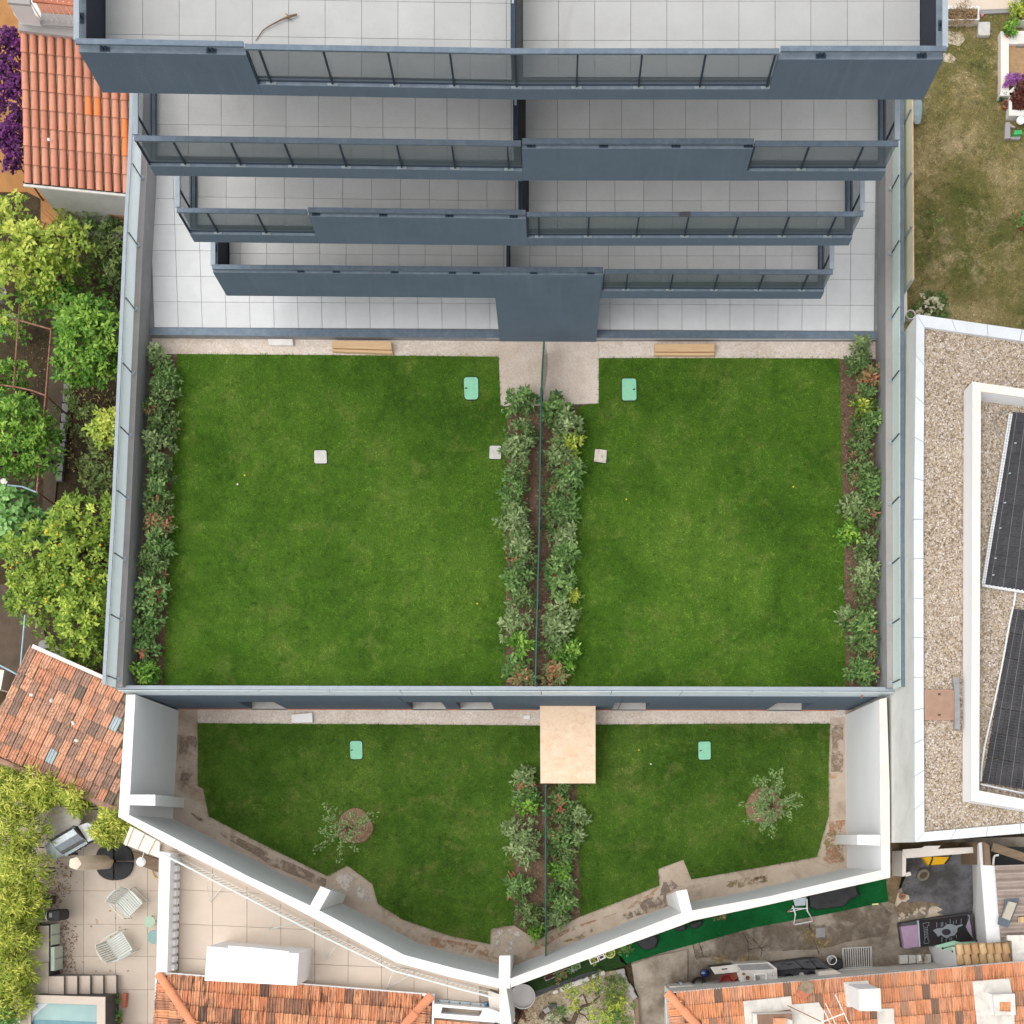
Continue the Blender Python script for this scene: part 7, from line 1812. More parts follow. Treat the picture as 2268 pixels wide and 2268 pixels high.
MB().pprism(z_('P8', 1023, 572, 1115, 572, 1115, 620, 1230, 620, 1300, 640, 1300, 1180, 1023, 1100), -.44, NZ).build('soil', simple('pale_soil', S(172, 140, 104), .12, 9, .95, bump=.5), rb2)
def blob(label, r, x, y, z, rr, tone, n, leaf, name='flowers', cat='flowers', ratio=.7):
    c = w(*z1(r, x, y), z); t = thing(name, label, cat, (c.x, c.y, z)); foliage('foliage', (c.x, c.y, z), rr, rr * .8, n, 10, leaf, M[tone], t, .5, ratio); return t
blob('cluster of violet flowers, left one of two, on the raised bed', 'P8', 1015, 1060, -.34, .14, 'petal_violet', 26, .05)
blob('cluster of violet flowers, right one of two, beside the round glass bowl', 'P8', 1135, 1020, -.4, .11, 'petal_violet', 20, .05)
blob('dark red leafy bush at the right edge below the violet flowers', 'P8', 1220, 1200, -.44, .3, 'petal_maroon', 60, .07, 'shrub', 'shrub')
blob('green potted plant on the corner of the raised bed', 'P8', 1040, 370, -.3, .19, 'leaf_citrus', 34, .06, 'shrub', 'shrub')
potted('terracotta pot under the green plant on the raised bed corner', z1('P8', 1000, 465), -.36, .07, .1, 'terracotta')
trough('small planter with dark red bush below the raised bed', 'P8', (1030, 1200, 1300, 1200, 1300, 1500, 1020, 1500), (1062, 1230, 1280, 1230, 1280, 1425, 1062, 1425), -.36, NZ, plant=[(1180, 1310, .2, 'petal_maroon', .07, 40)])
tagp(MB().lathe([(.02, 0), (.09, .0), (.1, .05), (.09, .06), (.02, .02)], w(*z1('P8', 1135, 1140), -.4), 20).build('bowl', M['clear_glass']), 'round glass bowl beside the violet flowers', 'bowl')
potted('black pot with pale leaves left of the small planter', z1('P8', 915, 1280), NZ, .10, .18, 'black', .06, .07, 6)
potted('brown pot, upper one beside the black pot by the raised bed', z1('P8', 985, 1285), NZ, .06, .15, 'rust')
potted('terracotta pot, lower one beside the small planter', z1('P8', 960, 1395), NZ, .10, .16, 'terracotta', .05, .05, 4, tone='petal_maroon')
potted('terracotta pot with a white flower head at the right edge', z1('P8', 1160, 1590), NZ, .12, .2, 'terracotta')
tagp(MB().lathe([(.02, 0), (.11, .02), (.10, .06), (.02, .08)], w(*z1('P8', 1168, 1570), NZ + .2), 16).build('white_cloth', M['white_paint']), 'white rounded lid lying on the terracotta pot at the right edge', 'lid')
sb = thing('slab_border', 'mossy stone slabs bordering the corner by the green box', 'slabs', w(*z1('P8', 1000, 1700), NZ))
for pts in ((980, 1580, 1040, 1580, 1045, 1790, 965, 1800), (1050, 1770, 1180, 1765, 1165, 1805, 1045, 1800), (1030, 1600, 1110, 1640, 1100, 1660, 1030, 1640)):
    MB().pprism(z_('P8', *pts), NZ + .1, NZ).build('stone', M['concrete_wall'], sb, bevel=.012)
slab('green_box', 'small bright green plastic box between the stone slabs', 'box', 'P8', (1095, 1690, 1195, 1680, 1195, 1735, 1090, 1745), NZ + .2, NZ, simple('green_plastic', S(70, 178, 104), .08, 9, .5), bevel=.01)
t = tagp(MB().frustum(W(z_('A4', 1140, 712, 1208, 712, 1208, 800, 1195, 885, 1150, 890, 1140, 860), .1), W(z_('A4', 1140, 712, 1200, 712, 1200, 800, 1190, 880, 1150, 885, 1140, 860), NZ)).build('covered_mattress', simple('blue_grey_cover', S(142, 160, 165), .12, 5, .7, bump=.8, bscale=6), bevel=.05), 'blue-grey rumpled cover leaning on the cream fence under the top balcony', 'cover')
potted('round white pot squeezed between glass railing and gravel roof corner', z1('B4', 1105, 500), 1.1, .115, .25, 'plaster_white', .05, .06, 5)
blob('bush of white roses at the corner of the gravel-roofed building', 'B4', 1250, 420, NZ + .4, .26, 'petal_white', 13, .085, 'rose_bush', 'rose bush')
blob('dark green leaves under the white roses', 'B4', 1280, 440, NZ, .36, 'leaf_dark', 60, .09, 'shrub', 'shrub', .5)
blob('small green weed patch on the dry lawn by the cream fence', 'A4', 1290, 1570, NZ, .3, 'leaf_scrub', 14, .06, 'weed', 'weed', .3)
potted('terracotta pot with a green bush at the right edge of the dry lawn', z1('A4', 1925, 1600), NZ, .22, .3, 'terracotta', .09, .24, 30)

# ================================================================== SOUTH-EAST YARD
YZ = -3.0
M['stain_yard'] = film('stain_yard_film', S(100, 88, 74), S(128, 114, 98), 1.3, .40, .66)
struct('yard_concrete', MB().pprism([(1395, 2140), (1405, 2120), (1560, 2075), (1700, 2040), (1960, 1985), (2010, 1960), (2015, 1860), (2400, 1850), (2400, 2330), (1395, 2330)], YZ, YZ - .2), M['yard_concrete'])
def crack(*pts, r='D3', wd=.022):
    P_ = []
    for i in range(0, len(pts) - 2, 2):
        for k in range(6):
            t_ = k / 6; P_.append((pts[i] + (pts[i + 2] - pts[i]) * t_ + random.uniform(-5, 5), pts[i + 1] + (pts[i + 3] - pts[i + 1]) * t_ + random.uniform(-5, 5)))
    mb = MB(); V = [w(*z1(r, *p), YZ + .004) for p in P_]
    for a, b in zip(V[:-1], V[1:]):
        d = (b - a); 
        if d.length < 1e-4: continue
        s_ = Vector((-d.y, d.x, 0)).normalized() * wd / 2 * random.uniform(.4, 1.2)
        mb.poly([a + s_, a - s_, b - s_, b + s_])
    struct('crack', mb, M['dark_gap'])
crack(1755, 1275, 1790, 1340, 1800, 1450, 1790, 1500); crack(1400, 1370, 1415, 1440); crack(1800, 1400, 1932, 1380); crack(1400, 1200, 1420, 1260, 1470, 1440, 1475, 1450)
crack(400, 1210, 430, 1330, 475, 1450, r='D4'); crack(0, 1320, 60, 1400, 60, 1470, r='D4')
stain(z_('D3', 1400, 1340, 1600, 1290, 1780, 1270, 1830, 1330, 1815, 1430, 1700, 1480, 1520, 1450, 1420, 1470), M['stain_yard'], z=YZ + .003, name='damp_stain')
stain(z_('D4', 0, 1250, 500, 1130, 900, 1060, 1000, 1150, 950, 1300, 700, 1340, 450, 1400, 100, 1420, 0, 1400), M['stain_yard'], z=YZ + .003, name='damp_stain')
stain(z_('D4', 320, 1260, 430, 1220, 560, 1290, 540, 1400, 420, 1380, 350, 1420, 370, 1330), M['stain_moss'], z=YZ + .005, name='moss_stain')
stain(z_('D3', 1440, 1450, 1932, 1440, 1900, 1500, 1450, 1510), M['stain_moss'], z=YZ + .005, name='moss_stain')
struct('yard_asphalt', MB().pprism(z_('P7', 390, 300, 640, 300, 1260, 235, 1285, 480, 1262, 1030, 900, 1060, 800, 1000, 420, 900, 330, 680, 400, 520), YZ + .012, YZ - .1), M['yard_asphalt'])
struct('earth_bank', MB().pprism(z_('P7', 190, 90, 1340, 90, 1340, 175, 340, 200, 330, 560, 250, 900, 170, 870, 130, 580, 190, 540), YZ + .06, YZ - .1), simple('mossy_earth', S(128, 108, 82), .3, 6, .95, dirt=S(84, 72, 50), dirt_amt=.8, dscale=3, bump=1.0, bscale=18))
struct('earth_bank', MB().pprism(z_('P7', 230, 940, 330, 880, 620, 860, 850, 900, 700, 960, 500, 1010, 330, 1090), YZ + .02, YZ - .1), simple('brown_earth', S(128, 112, 92), .3, 8, .95, bump=.9, bscale=20))
M['rubble_stone'] = simple('rubble_stone', S(204, 190, 170), .15, 12, .9, dirt=S(140, 124, 104), dirt_amt=.6, dscale=8)
rocks = thing('rubble', 'row of pale rubble stones in front of the black covered item', 'rubble', w(*z1('P7', 600, 1000), YZ))
for k in range(44):
    x = 300 + random.random() * 470; y = 1090 - (x - 300) * .28 + random.uniform(-60, 30); s_ = random.uniform(.015, .05)
    MB().lathe([(.01, 0), (s_, .01), (s_ * .8, s_ * .8), (.01, s_)], w(*z1('P7', x, y), YZ), 6, sx=random.uniform(.8, 1.4), rot=random.uniform(0, 3)).build('stone', M['rubble_stone'], rocks)
slab('broken_slab', 'flat broken piece of pale concrete above the black covered item', 'slab', 'P7', (690, 980, 730, 925, 800, 930, 870, 970, 790, 1010, 880, 1040, 640, 1080, 680, 1030), YZ + .05, YZ, 'rubble_stone')
# L-shaped old wall
ow = thing('old_wall', 'low peach-topped old wall in an L around the yellow wheelbarrow', 'wall', w(*z1('P7', 700, 230), YZ))
MB().pprism(z_('P7', 350, 205, 1335, 150, 1335, 225, 395, 300), -1.9, YZ).build('wall_section', M['cream_cap'], ow)
MB().pprism(z_('P7', 345, 206, 394, 301, 390, 520, 345, 540), -1.9, YZ).build('wall_section', M['cream_cap'], ow)
MB().pprism(z_('P7', 355, 185, 600, 165, 640, 140, 845, 135, 800, 185, 560, 215, 350, 230), -1.82, -1.88).build('loose_board', M['cream_cap'], ow)
slab('brick', 'pale block lying at the end of the old wall', 'block', 'P7', (385, 490, 450, 475, 462, 520, 395, 540), -2.5, YZ, 'cream_cap')
slab('timber_post', 'upright old timber board beside the dark gap at the right edge', 'board', 'P7', (1408, 85, 1480, 130, 1500, 385, 1425, 390), -1.0, YZ, 'wood_old')
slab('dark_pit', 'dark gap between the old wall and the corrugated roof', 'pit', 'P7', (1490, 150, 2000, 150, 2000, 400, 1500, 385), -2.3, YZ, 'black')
MBb = MB().bar(w(*z1('P7', 1510, 150), -1.2), w(*z1('P7', 2000, 310), -1.2), .22, .06).build('plank', M['wood_old']); tagp(MBb, 'weathered plank lying across the dark gap', 'plank')
tagp(MB().tube([w(*p, -1.2) for p in z_('P7', 1530, 385, 1535, 300, 1550, 265, 1600, 258)], .03, 8).build('drain_pipe', M['plaster_white']), 'bent white pipe sticking out beside the corrugated roof', 'pipe')
# shed with corrugated roof
sh = thing('corrugated_shed', 'shed with a pinkish corrugated roof and pale wall at the right edge', 'shed', w(2240, 1990, YZ))
CZr = -1.1
wl_top = z_('P7', 1552, 395, 1575, 600, 1590, 860, 1600, 1080, 1625, 1370, 1405, 1415)
MB().frustum([w(*p, CZr - .06) for p in z_('P7', 1340, 100, 1410, 90, 1425, 390, 1552, 395, 1600, 1000, 1625, 1385, 1450, 1420)] , [w(*p, YZ) for p in z_('P7', 1255, 235, 1345, 225, 1300, 395, 1285, 480, 1262, 1030, 1305, 1370, 1280, 1400)]).build('wall', M['white_wall'], sh)
cr = MB(); vs = []; fs = []
y0s, y1s, n = 395, 1330, 96
for i in range(n + 1):
    yy = y0s + (y1s - y0s) * i / n
    ph = math.cos(2 * math.pi * i / n * 8.6)
    xl_ = 1552 + (yy - 395) * .075 + 6 * ph
    for x in (xl_, 2150):
        p = z1('P7', x, yy + (x - 1552) * -.035); v = w(*p, CZr + .06 * ph); vs.append(v)
for i in range(n): fs.append([2 * i + 1, 2 * i, 2 * i + 2, 2 * i + 3])
cr.add(vs, fs); cr.smooth = True
M['corrugated'] = simple('corrugated', S(178, 162, 152), .1, 5, .85, dirt=S(150, 130, 122), dirt_amt=.6, dscale=2.5)
cr.build('corrugated_roof', M['corrugated'], sh)
slab('tarp', 'dark blue-grey plastic sheet on the corrugated roof', 'sheet', 'P7', (1685, 830, 1865, 815, 1868, 850, 1760, 1130, 1720, 1205, 1590, 1165, 1605, 1060, 1650, 1040), CZr + .10, CZr + .07, simple('tarp', S(98, 108, 118), .12, 6, .6, bump=.8, bscale=9))
slab('concrete_block', 'beige slab weighing down the blue-grey sheet', 'block', 'P7', (1735, 860, 1840, 885, 1750, 1115, 1650, 1075), CZr + .2, CZr + .101, simple('slab_beige', S(190, 182, 165), .06, 8, .8), bevel=.01)
slab('cloth', 'small peach tile piece at the right edge of the corrugated roof', 'tile', 'P7', (1858, 1070, 2000, 1060, 2000, 1140, 1855, 1140), CZr + .08, CZr + .04, 'tile_cream')
slab('white_roof_sheet', 'white weathered corrugated sheet behind the cream canal tiles', 'roof sheet', 'P7', (1715, 1305, 2100, 1300, 2100, 1650, 1790, 1660, 1770, 1380, 1715, 1370), -.8, -.9, 'cement_flash')
# row of cream canal tiles with pale gable wall
gt = thing('tiled_canopy', 'small canopy of cream barrel tiles above a pale wall', 'canopy', w(*z1('P7', 1400, 1550), YZ))
for c in range(7):
    for r in range(2):
        x = 1100 + 100 * c; ya = 1440 - 12 * (c if c < 2 else 1.5) + (0 if c != 2 else -50)
        p0 = z1('P7', x - 40 + 20, 1395 + 128 * r + (10 if c < 2 else 0)); p1 = z1('P7', x - 10 + 10, 1395 + 128 * (r + 1) + (10 if c < 2 else 0))
        tile_at('barrel', gt, w(*p1, -.75 - .06 * r), w(*p0, -.68 - .06 * r), .20, M['tile_cream'], .02)
MB().pprism(z_('P7', 1045, 1460, 1780, 1385, 1785, 1640, 1070, 1695), -.86, -.95).build('roof_bed', M['mortar'], gt)
MB().frustum(W(z_('P7', 1040, 1460, 1150, 1440, 1150, 1690, 1068, 1700), -.96), W(z_('P7', 690, 1450, 1100, 1445, 1100, 1720, 760, 1715), YZ)).build('wall', M['white_wall'], gt)
slab('mint_canopy', 'mint green translucent canopy sheet in front of the cream tiles', 'canopy', 'P7', (760, 1445, 1020, 1375, 1100, 1395, 1315, 1385, 1300, 1420, 1045, 1460, 1040, 1530, 870, 1475), -1.25, -1.28, simple('mint_sheet', S(150, 192, 164), .05, 5, .5))
mcn = bpy.data.objects['mint_canopy']
MB().tube([w(*p, -1.24) for p in z_('P7', 870, 1475, 1010, 1440, 1045, 1450)], .012, 5).build('frame', M['dark_grey'], mcn)
for x, y in ((870, 1475), (1000, 1515), (1310, 1375)): MB().lathe([(.01, 0), (.03, 0), (.03, .03), (.01, .03)], w(*z1('P7', x, y), -1.24), 8).build('bolt', M['black'], mcn)
# covered item: violet cushion, black blanket with grey print
ci_ = thing('covered_lounger', 'long item under a black blanket with a grey painted print and a violet cushion', 'lounger', w(*z1('P7', 800, 1280), YZ))
MB().pprism(z_('P7', 325, 1150, 560, 1110, 900, 1060, 1200, 1020, 1262, 1020, 1310, 1380, 1280, 1385, 590, 1460, 370, 1475), YZ + .45, YZ).build('base', M['dark_grey'], ci_, bevel=.03)
M['violet'] = simple('violet', S(168, 142, 168), .05, 5, .8, bump=.3)
MB().pprism(z_('P7', 325, 1190, 555, 1160, 580, 1455, 372, 1485), YZ + .52, YZ + .3).build('cushion', M['violet'], ci_, bevel=.03)
MB().pprism(z_('P7', 560, 1115, 690, 1110, 1195, 1045, 1170, 1190, 1262, 1330, 1240, 1375, 990, 1385, 590, 1455), YZ + .56, YZ + .44).build('blanket', simple('black_cloth', S(42, 38, 40), .15, 5, .9, bump=.5, bscale=12), ci_, bevel=.015)
MB().pprism(z_('P7', 1215, 1085, 1240, 1180, 1258, 1325, 1175, 1200), YZ + .585, YZ + .561).build('folded_corner', M['violet'], ci_)
MB().tube([w(*p, YZ + .59) for p in z_('P7', 1200, 1040, 1222, 1060, 1215, 1110, 1178, 1190, 1200, 1240, 1262, 1330)], .012, 5).build('blanket_hem', M['galv'], ci_)
MB().pprism(z_('P7', 540, 1115, 560, 1112, 582, 1455, 565, 1460), YZ + .57, YZ + .5).build('blanket_hem', M['galv'], ci_)
M['print_grey'] = simple('print_grey', S(134, 142, 148), .1, 9, .8)
pr = z_('P7', 745, 1240, 800, 1215, 880, 1205, 920, 1165, 985, 1155, 1050, 1180, 1130, 1155, 1130, 1180, 1065, 1205, 1060, 1260, 1020, 1310, 960, 1320, 935, 1345, 890, 1330, 850, 1300, 810, 1325, 790, 1290)
zpr = YZ + .5635
pp0 = MB().poly(W(pr, zpr)[::-1]); pp0.build('print', M['print_grey'], ci_)
el = [z1('P7', 918 + 58 * math.cos(a), 1263 + 42 * math.sin(a)) for a in [i * math.pi / 10 for i in range(20)]]
MB().poly(W(el, zpr + .003)[::-1]).build('print', M['black'], ci_)
dr = MB()
for x, ya, yb in ((790, 1135, 1200), (848, 1140, 1195), (868, 1130, 1190), (910, 1140, 1165), (965, 1095, 1150), (1008, 1120, 1155), (1045, 1105, 1150), (1108, 1090, 1150), (858, 1330, 1400), (912, 1345, 1395), (962, 1330, 1370), (985, 1335, 1372), (1045, 1300, 1340)):
    a, b = w(*z1('P7', x, ya), zpr), w(*z1('P7', x, yb), zpr)
    dr.poly([a, b, b + Vector((.016, 0, 0)), a + Vector((.016, 0, 0))])
dr.build('print_drips', M['print_grey'], ci_)
# outlined banner with small lettering-like strokes
bn = MB()
def ln(x0, y0, x1, y1, wd=.012):
    a, b = w(*z1('P7', x0, y0), zpr), w(*z1('P7', x1, y1), zpr); d = (b - a).normalized(); s_ = Vector((-d.y, d.x, 0)) * wd / 2
    bn.poly([a - s_, b - s_, b + s_, a + s_])
for s_ in ((615, 1150, 690, 1135), (690, 1135, 692, 1175), (692, 1175, 670, 1180), (670, 1180, 680, 1365), (680, 1365, 695, 1375), (695, 1375, 690, 1405), (690, 1405, 630, 1415), (630, 1415, 625, 1385), (625, 1385, 640, 1375), (640, 1375, 625, 1185), (625, 1185, 615, 1180), (615, 1180, 615, 1150)): ln(*s_, .010)
for k in range(7):
    y = 1205 + k * 22
    ln(640, y, 665, y - 2, .009); ln(640 + (k % 2) * 20, y, 642 + (k % 2) * 20, y + 12, .009)
bn.build('print_banner', M['print_grey'], ci_)
# cinder blocks
cbk = thing('cinder_blocks', 'row of four pale grey cinder blocks beside the violet cushion', 'blocks', w(*z1('P7', 510, 1620), YZ))
for k in range(4):
    x0 = 330 + 100 * k; MB().pprism(z_('P7', x0 - 25 * (k == 0) + 2, 1562 - 3 * k, x0 + 92, 1560 - 3 * k, x0 + 92, 1672 - 3 * k, x0 - 20 * (k == 0) + 2, 1680 - 3 * k), YZ + .2, YZ).build('block', M['grey_cover'], cbk, bevel=.01)
tagp(MB().box(w(*z1('P7', 572, 1600), YZ + .25), (.07, .16, .08), .1).build('plaster_piece', M['white_paint']), 'small white block lying on the cinder blocks', 'block')
blob('dried brown twigs heaped on the cinder blocks', 'P7', 620, 1590, YZ + .18, .10, 'straw', 14, .07, 'dry_twigs', 'twigs', .12)
# white rack
rk = thing('wire_rack', 'flat white slatted metal rack lying on the yard concrete', 'rack', w(*z1('D4', 742, 1455), YZ))
A_, B_, C_, D_ = [w(*p, YZ + .05) for p in z_('D4', 637, 1393, 845, 1382, 848, 1523, 645, 1533)]
MB().tube([A_, B_, C_, D_, A_], .012, 5).build('frame', M['pipe_white'], rk)
for k in range(13):
    f = (k + .5) / 13; MB().tube([A_.lerp(B_, f), D_.lerp(C_, f)], .009, 4).build('slat', M['pipe_white'], rk)
slab('floor_panel', 'pale grey stone bench along the foot of the orange-roofed house', 'ledge', 'D4', (560, 1545, 840, 1530, 1290, 1508, 1290, 1530, 700, 1580), YZ + .25, YZ, 'grey_cover')
# manholes
def round_cover(label, r, x, y, rad, mat, z=YZ):
    t = thing('manhole_cover', label, 'cover', w(*z1(r, x, y), z)); c = w(*z1(r, x, y), z + .02)
    MB().lathe([(.01, -.02), (rad, -.02), (rad, .01), (rad * .9, .015), (rad * .88, .006), (.01, .006)], c, 26).build('lid', M[mat], t)
    MB().lathe([(.01, 0), (.02, 0), (.02, .02), (.01, .02)], c, 8).build('knob', M['dark_gap'], t)
slab('cement_patch', 'pale cement patch around the round brown manhole', 'patch', 'P7', (250, 760, 330, 750, 430, 785, 440, 830, 380, 870, 340, 860, 270, 930, 240, 880), YZ + .035, YZ, 'rubble_stone')
round_cover('round rusty brown manhole cover at the edge of the asphalt', 'P7', 342, 795, .095, 'rust', YZ + .036)
cover(z_('D4', 447, 1250, 512, 1245, 515, 1312, 448, 1316), YZ, M['mid_grey'], 'square grey manhole cover in the yard concrete near the white folding frame', rad=.01, th=.012)
round_cover('small round grey drain lid lower in the yard concrete', 'P6', 232, 342, .03, 'dark_grey', YZ + .03)
slab('drain_slab', 'small square stone drain slab beside the black hose', 'slab', 'P6', (180, 322, 245, 290, 315, 385, 240, 418), YZ + .03, YZ, 'concrete_wall')
# wheelbarrow
wbw = thing('wheelbarrow', 'yellow wheelbarrow tipped up against the old peach-topped wall', 'wheelbarrow', w(*z1('P7', 800, 340), YZ))
M['yellow_paint'] = simple('yellow_paint', S(246, 190, 42), .05, 5, .4)
tr_ = MB(); A4_ = [w(*z1('P7', 615, 290), -2.25), w(*z1('P7', 735, 278), -2.25), w(*z1('P7', 958, 285), -2.25), w(*z1('P7', 915, 372), -2.45), w(*z1('P7', 690, 390), -2.5)]
tr_.add(A4_ + [v + Vector((.02, -.02, -.25)) for v in A4_], [[0, 4, 1], [1, 4, 3, 2], [4, 0, 5, 9], [3, 4, 9, 8], [2, 3, 8, 7], [0, 1, 2, 7, 6, 5], [9, 5, 6], [9, 6, 7, 8]])
tr_.build('tray', M['yellow_paint'], wbw)
for pts in ((765, 205, 745, 260, 730, 330, 700, 395), (1022, 212, 985, 250, 950, 310, 900, 375)):
    MB().tube([w(*p, -2.1 + .05 * i) for i, p in enumerate(z_('P7', *pts))], .022, 6).build('handle', M['black'], wbw)
MB().tube([w(*z1('P7', 720, 395), -2.4), w(*z1('P7', 690, 470), -2.8)], .015, 5).build('leg', M['dark_grey'], wbw)
ty_ = thing('tyre', 'old tyre lying beside the yellow wheelbarrow', 'tyre', w(*z1('P7', 620, 515), YZ))
tc = w(*z1('P7', 620, 518), YZ + .14); Mt = Matrix.Rotation(math.radians(28), 3, 'X') @ Matrix.Rotation(math.radians(10), 3, 'Y')
ring_ = [tc + Mt @ Vector((.145 * math.cos(a), .145 * math.sin(a), 0)) for a in [i * math.pi / 12 for i in range(24)]]
MB().tube(ring_, .04, 8, close=True).build('tread', simple('grey_tyre', S(128, 122, 108), .15, 9, .9), ty_)
MB().lathe([(.01, -.02), (.11, -.02), (.10, .01), (.01, .02)], tc, 20, M=Mt).build('hub', M['bark'], ty_)
# turf strips
turfP = [(1389, 2135), (1377, 2120), (1371, 2117), (1376, 2110), (1450, 2040), (1545, 2010), (1700, 1980), (1975, 1930), (1962, 1954), (1970, 1996), (1850, 2021), (1668, 2055), (1560, 2085), (1457, 2113)]
o = MB().pprism(turfP, YZ + .05, YZ - .05).build('artificial_turf', M['turf'], kind='structure')
blades('turf_pile', [(v.x, v.y) for v in W(turfP, YZ + .05)], YZ + .05, 700, .035, 'turf_blade', width=.012, parent=o)
for i, (a, b) in enumerate((((1395, 2128), (1560, 2077)), ((1560, 2077), (1668, 2047)))):
    pass
lawnset('olive_turf', S(44, 74, 34), S(58, 88, 44), S(70, 98, 52), S(84, 100, 60))
olv = z_('P9', 380, 1100, 1500, 640, 1560, 850, 1640, 900, 1300, 1000, 900, 1120, 490, 1300)
o = MB().pprism(olv, YZ + .04, YZ - .05).build('olive_turf', M['olive_turf'], kind='structure')
blades('turf_pile', [(v.x, v.y) for v in W(olv, YZ + .04)], YZ + .04, 600, .035, 'olive_turf_blade', width=.012, parent=o)
struct('turf_edge', MB().pprism(z_('P9', 480, 1230, 700, 1150, 1100, 1000, 1290, 960, 1290, 1000, 900, 1120, 490, 1300), YZ + .045, YZ - .05), M['dark_grey'])
# rock garden
rgd = struct('rock_garden', MB().pprism(z_('P9', 230, 1700, 370, 1430, 480, 1300, 900, 1120, 1200, 1010, 1600, 940, 1700, 1250, 1760, 1700), YZ + .03, YZ - .05), M['rock_gravel'])
pebbles(z_('P9', 600, 1650, 800, 1300, 1500, 1000, 1650, 1050, 1720, 1650), YZ + .03, 220, 'pebble', rgd, .012, .035)
bord = thing('rock_border', 'rough border of grey and pink stones around the rock garden', 'border', w(*z1('P9', 1050, 1130), YZ))
for x, y, s_, a in ((840, 1190, .10, .4), (940, 1150, .13, .4), (1040, 1110, .12, .4), (1120, 1080, .1, .5), (1240, 1030, .09, .3), (1320, 1000, .1, .3), (1560, 975, .12, .2), (1620, 1110, .12, 1.0), (1680, 1180, .12, 1.0), (1715, 1270, .13, 1.0), (740, 1230, .08, .4), (1600, 1040, .1, 1)):
    MB().box(w(*z1('P9', x, y), YZ + .08), (s_ * 2, s_ * 1.2, .12), a * (1 if a < .6 else -1)).build('stone', M['concrete_wall'] if x > 1500 else M['cement_flash'], bord, bevel=.03)
for i, (x, y, a, lb) in enumerate(((630, 1460, .6, 'grey concrete block left of the small tree trunk'), (715, 1410, .1, 'dark grey block beside the rock garden tree'), (575, 1530, .9, 'brown block at the lower left of the rock garden'))):
    tagp(MB().box(w(*z1('P9', x, y), YZ + .1), (.18, .14, .14), a).build('block', M[('concrete_wall', 'dark_grey', 'bark')[i]], bevel=.015), lb, 'block')
dt = thing('garden_tree', 'small gnarled tree with sparse light green leaves in the rock garden', 'tree', w(*z1('P9', 1000, 1560), YZ))
mb = MB()
T_ = lambda x, y, z: w(*z1('P9', x, y), YZ + z)
mb.tube([T_(840, 1590, .1), T_(880, 1630, .25), T_(960, 1620, .45), T_(1010, 1490, .7)], [.07, .075, .075, .06], 8)
mb.tube([T_(1010, 1490, .7), T_(1090, 1410, .8), T_(1180, 1385, .9), T_(1300, 1285, 1.0)], [.05, .045, .035, .02], 6)
mb.tube([T_(1140, 1390, .85), T_(1090, 1260, .95), T_(1040, 1290, 1.0)], [.03, .02, .012], 5)
mb.tube([T_(1020, 1490, .7), T_(1110, 1530, .75), T_(1160, 1600, .8)], [.03, .02, .012], 5)
mb.build('trunk', M['bark'], dt)
for x, y, r_, n, tn in ((960, 1220, .16, 14, 'leaf_yellow'), (1130, 1200, .14, 10, 'leaf_yellow'), (1250, 1150, .18, 16, 'leaf_yellow'), (1010, 1330, .12, 8, 'leaf_yellow'), (1000, 1440, .16, 14, 'leaf_yellow'), (1180, 1440, .1, 5, 'leaf_lime'), (900, 1200, .12, 8, 'leaf_yellow')):
    c = T_(x, y, 1.0); foliage('crown', (c.x, c.y, c.z), r_, .2, n, 7, .07, M[tn], dt, .6, .5)
for x, y, r_, n, tn, lb in ((1440, 1180, .42, 70, 'leaf_scrub', 'olive shrub with fine foliage in the rock garden, upper one'), (1500, 1330, .4, 60, 'leaf_yellow', 'yellow-green shrub in the middle right of the rock garden'), (1370, 1560, .42, 66, 'leaf_lime', 'light green bush at the bottom of the rock garden'),
                        (760, 1510, .25, 24, 'leaf_mid', 'low green plant among stones left of the tree trunk'), (1620, 1610, .2, 16, 'leaf_yellow', 'small yellow-green plant at the lower right of the rock garden'), (1480, 1600, .35, 40, 'leaf_mid', 'mid green bush at the bottom edge of the rock garden')):
    blob(lb, 'P9', x, y, YZ + .05, r_, tn, n, .07, 'shrub', 'shrub', .45)
blob('pale pink flowers at the bottom of the rock garden', 'P9', 700, 1590, YZ + .03, .28, 'petal_white', 30, .05, 'flowers', 'flowers')
litter('dry_grass', z_('P9', 230, 1700, 370, 1430, 490, 1310, 700, 1240, 600, 1500, 560, 1700), YZ + .03, 600, 'straw', .07, 'dry yellow grass in the left part of the rock garden')
tagp(MB().lathe([(.01, 0), (.05, 0), (.06, .05), (.01, .06)], w(*z1('P9', 1700, 1430), YZ + .04), 8).box(w(*z1('P9', 1690, 1395), YZ + .06), (.02, .1, .02)).build('trowel', M['blue_metal']), 'small blue-grey trowel lying on the gravel', 'trowel')
slab('timber_edge', 'old timber edging along the right side of the rock garden', 'edging', 'P9', (1735, 1320, 1780, 1320, 1800, 1700, 1750, 1700), YZ + .15, YZ, 'wood_old')
# gap of dark soil between garden and concrete
struct('soil_gap', MB().pprism(z_('P9', 1610, 900, 1690, 870, 1740, 1180, 1790, 1300, 1750, 1320, 1690, 1180), YZ + .008, YZ - .1), M['dark_earth'])
struct('flagstones', MB().pprism(z_('P9', 1700, 885, 1960, 790, 2400, 700, 2400, 1140, 1740, 1190), YZ + .08, YZ - .1), M['yard_concrete'])
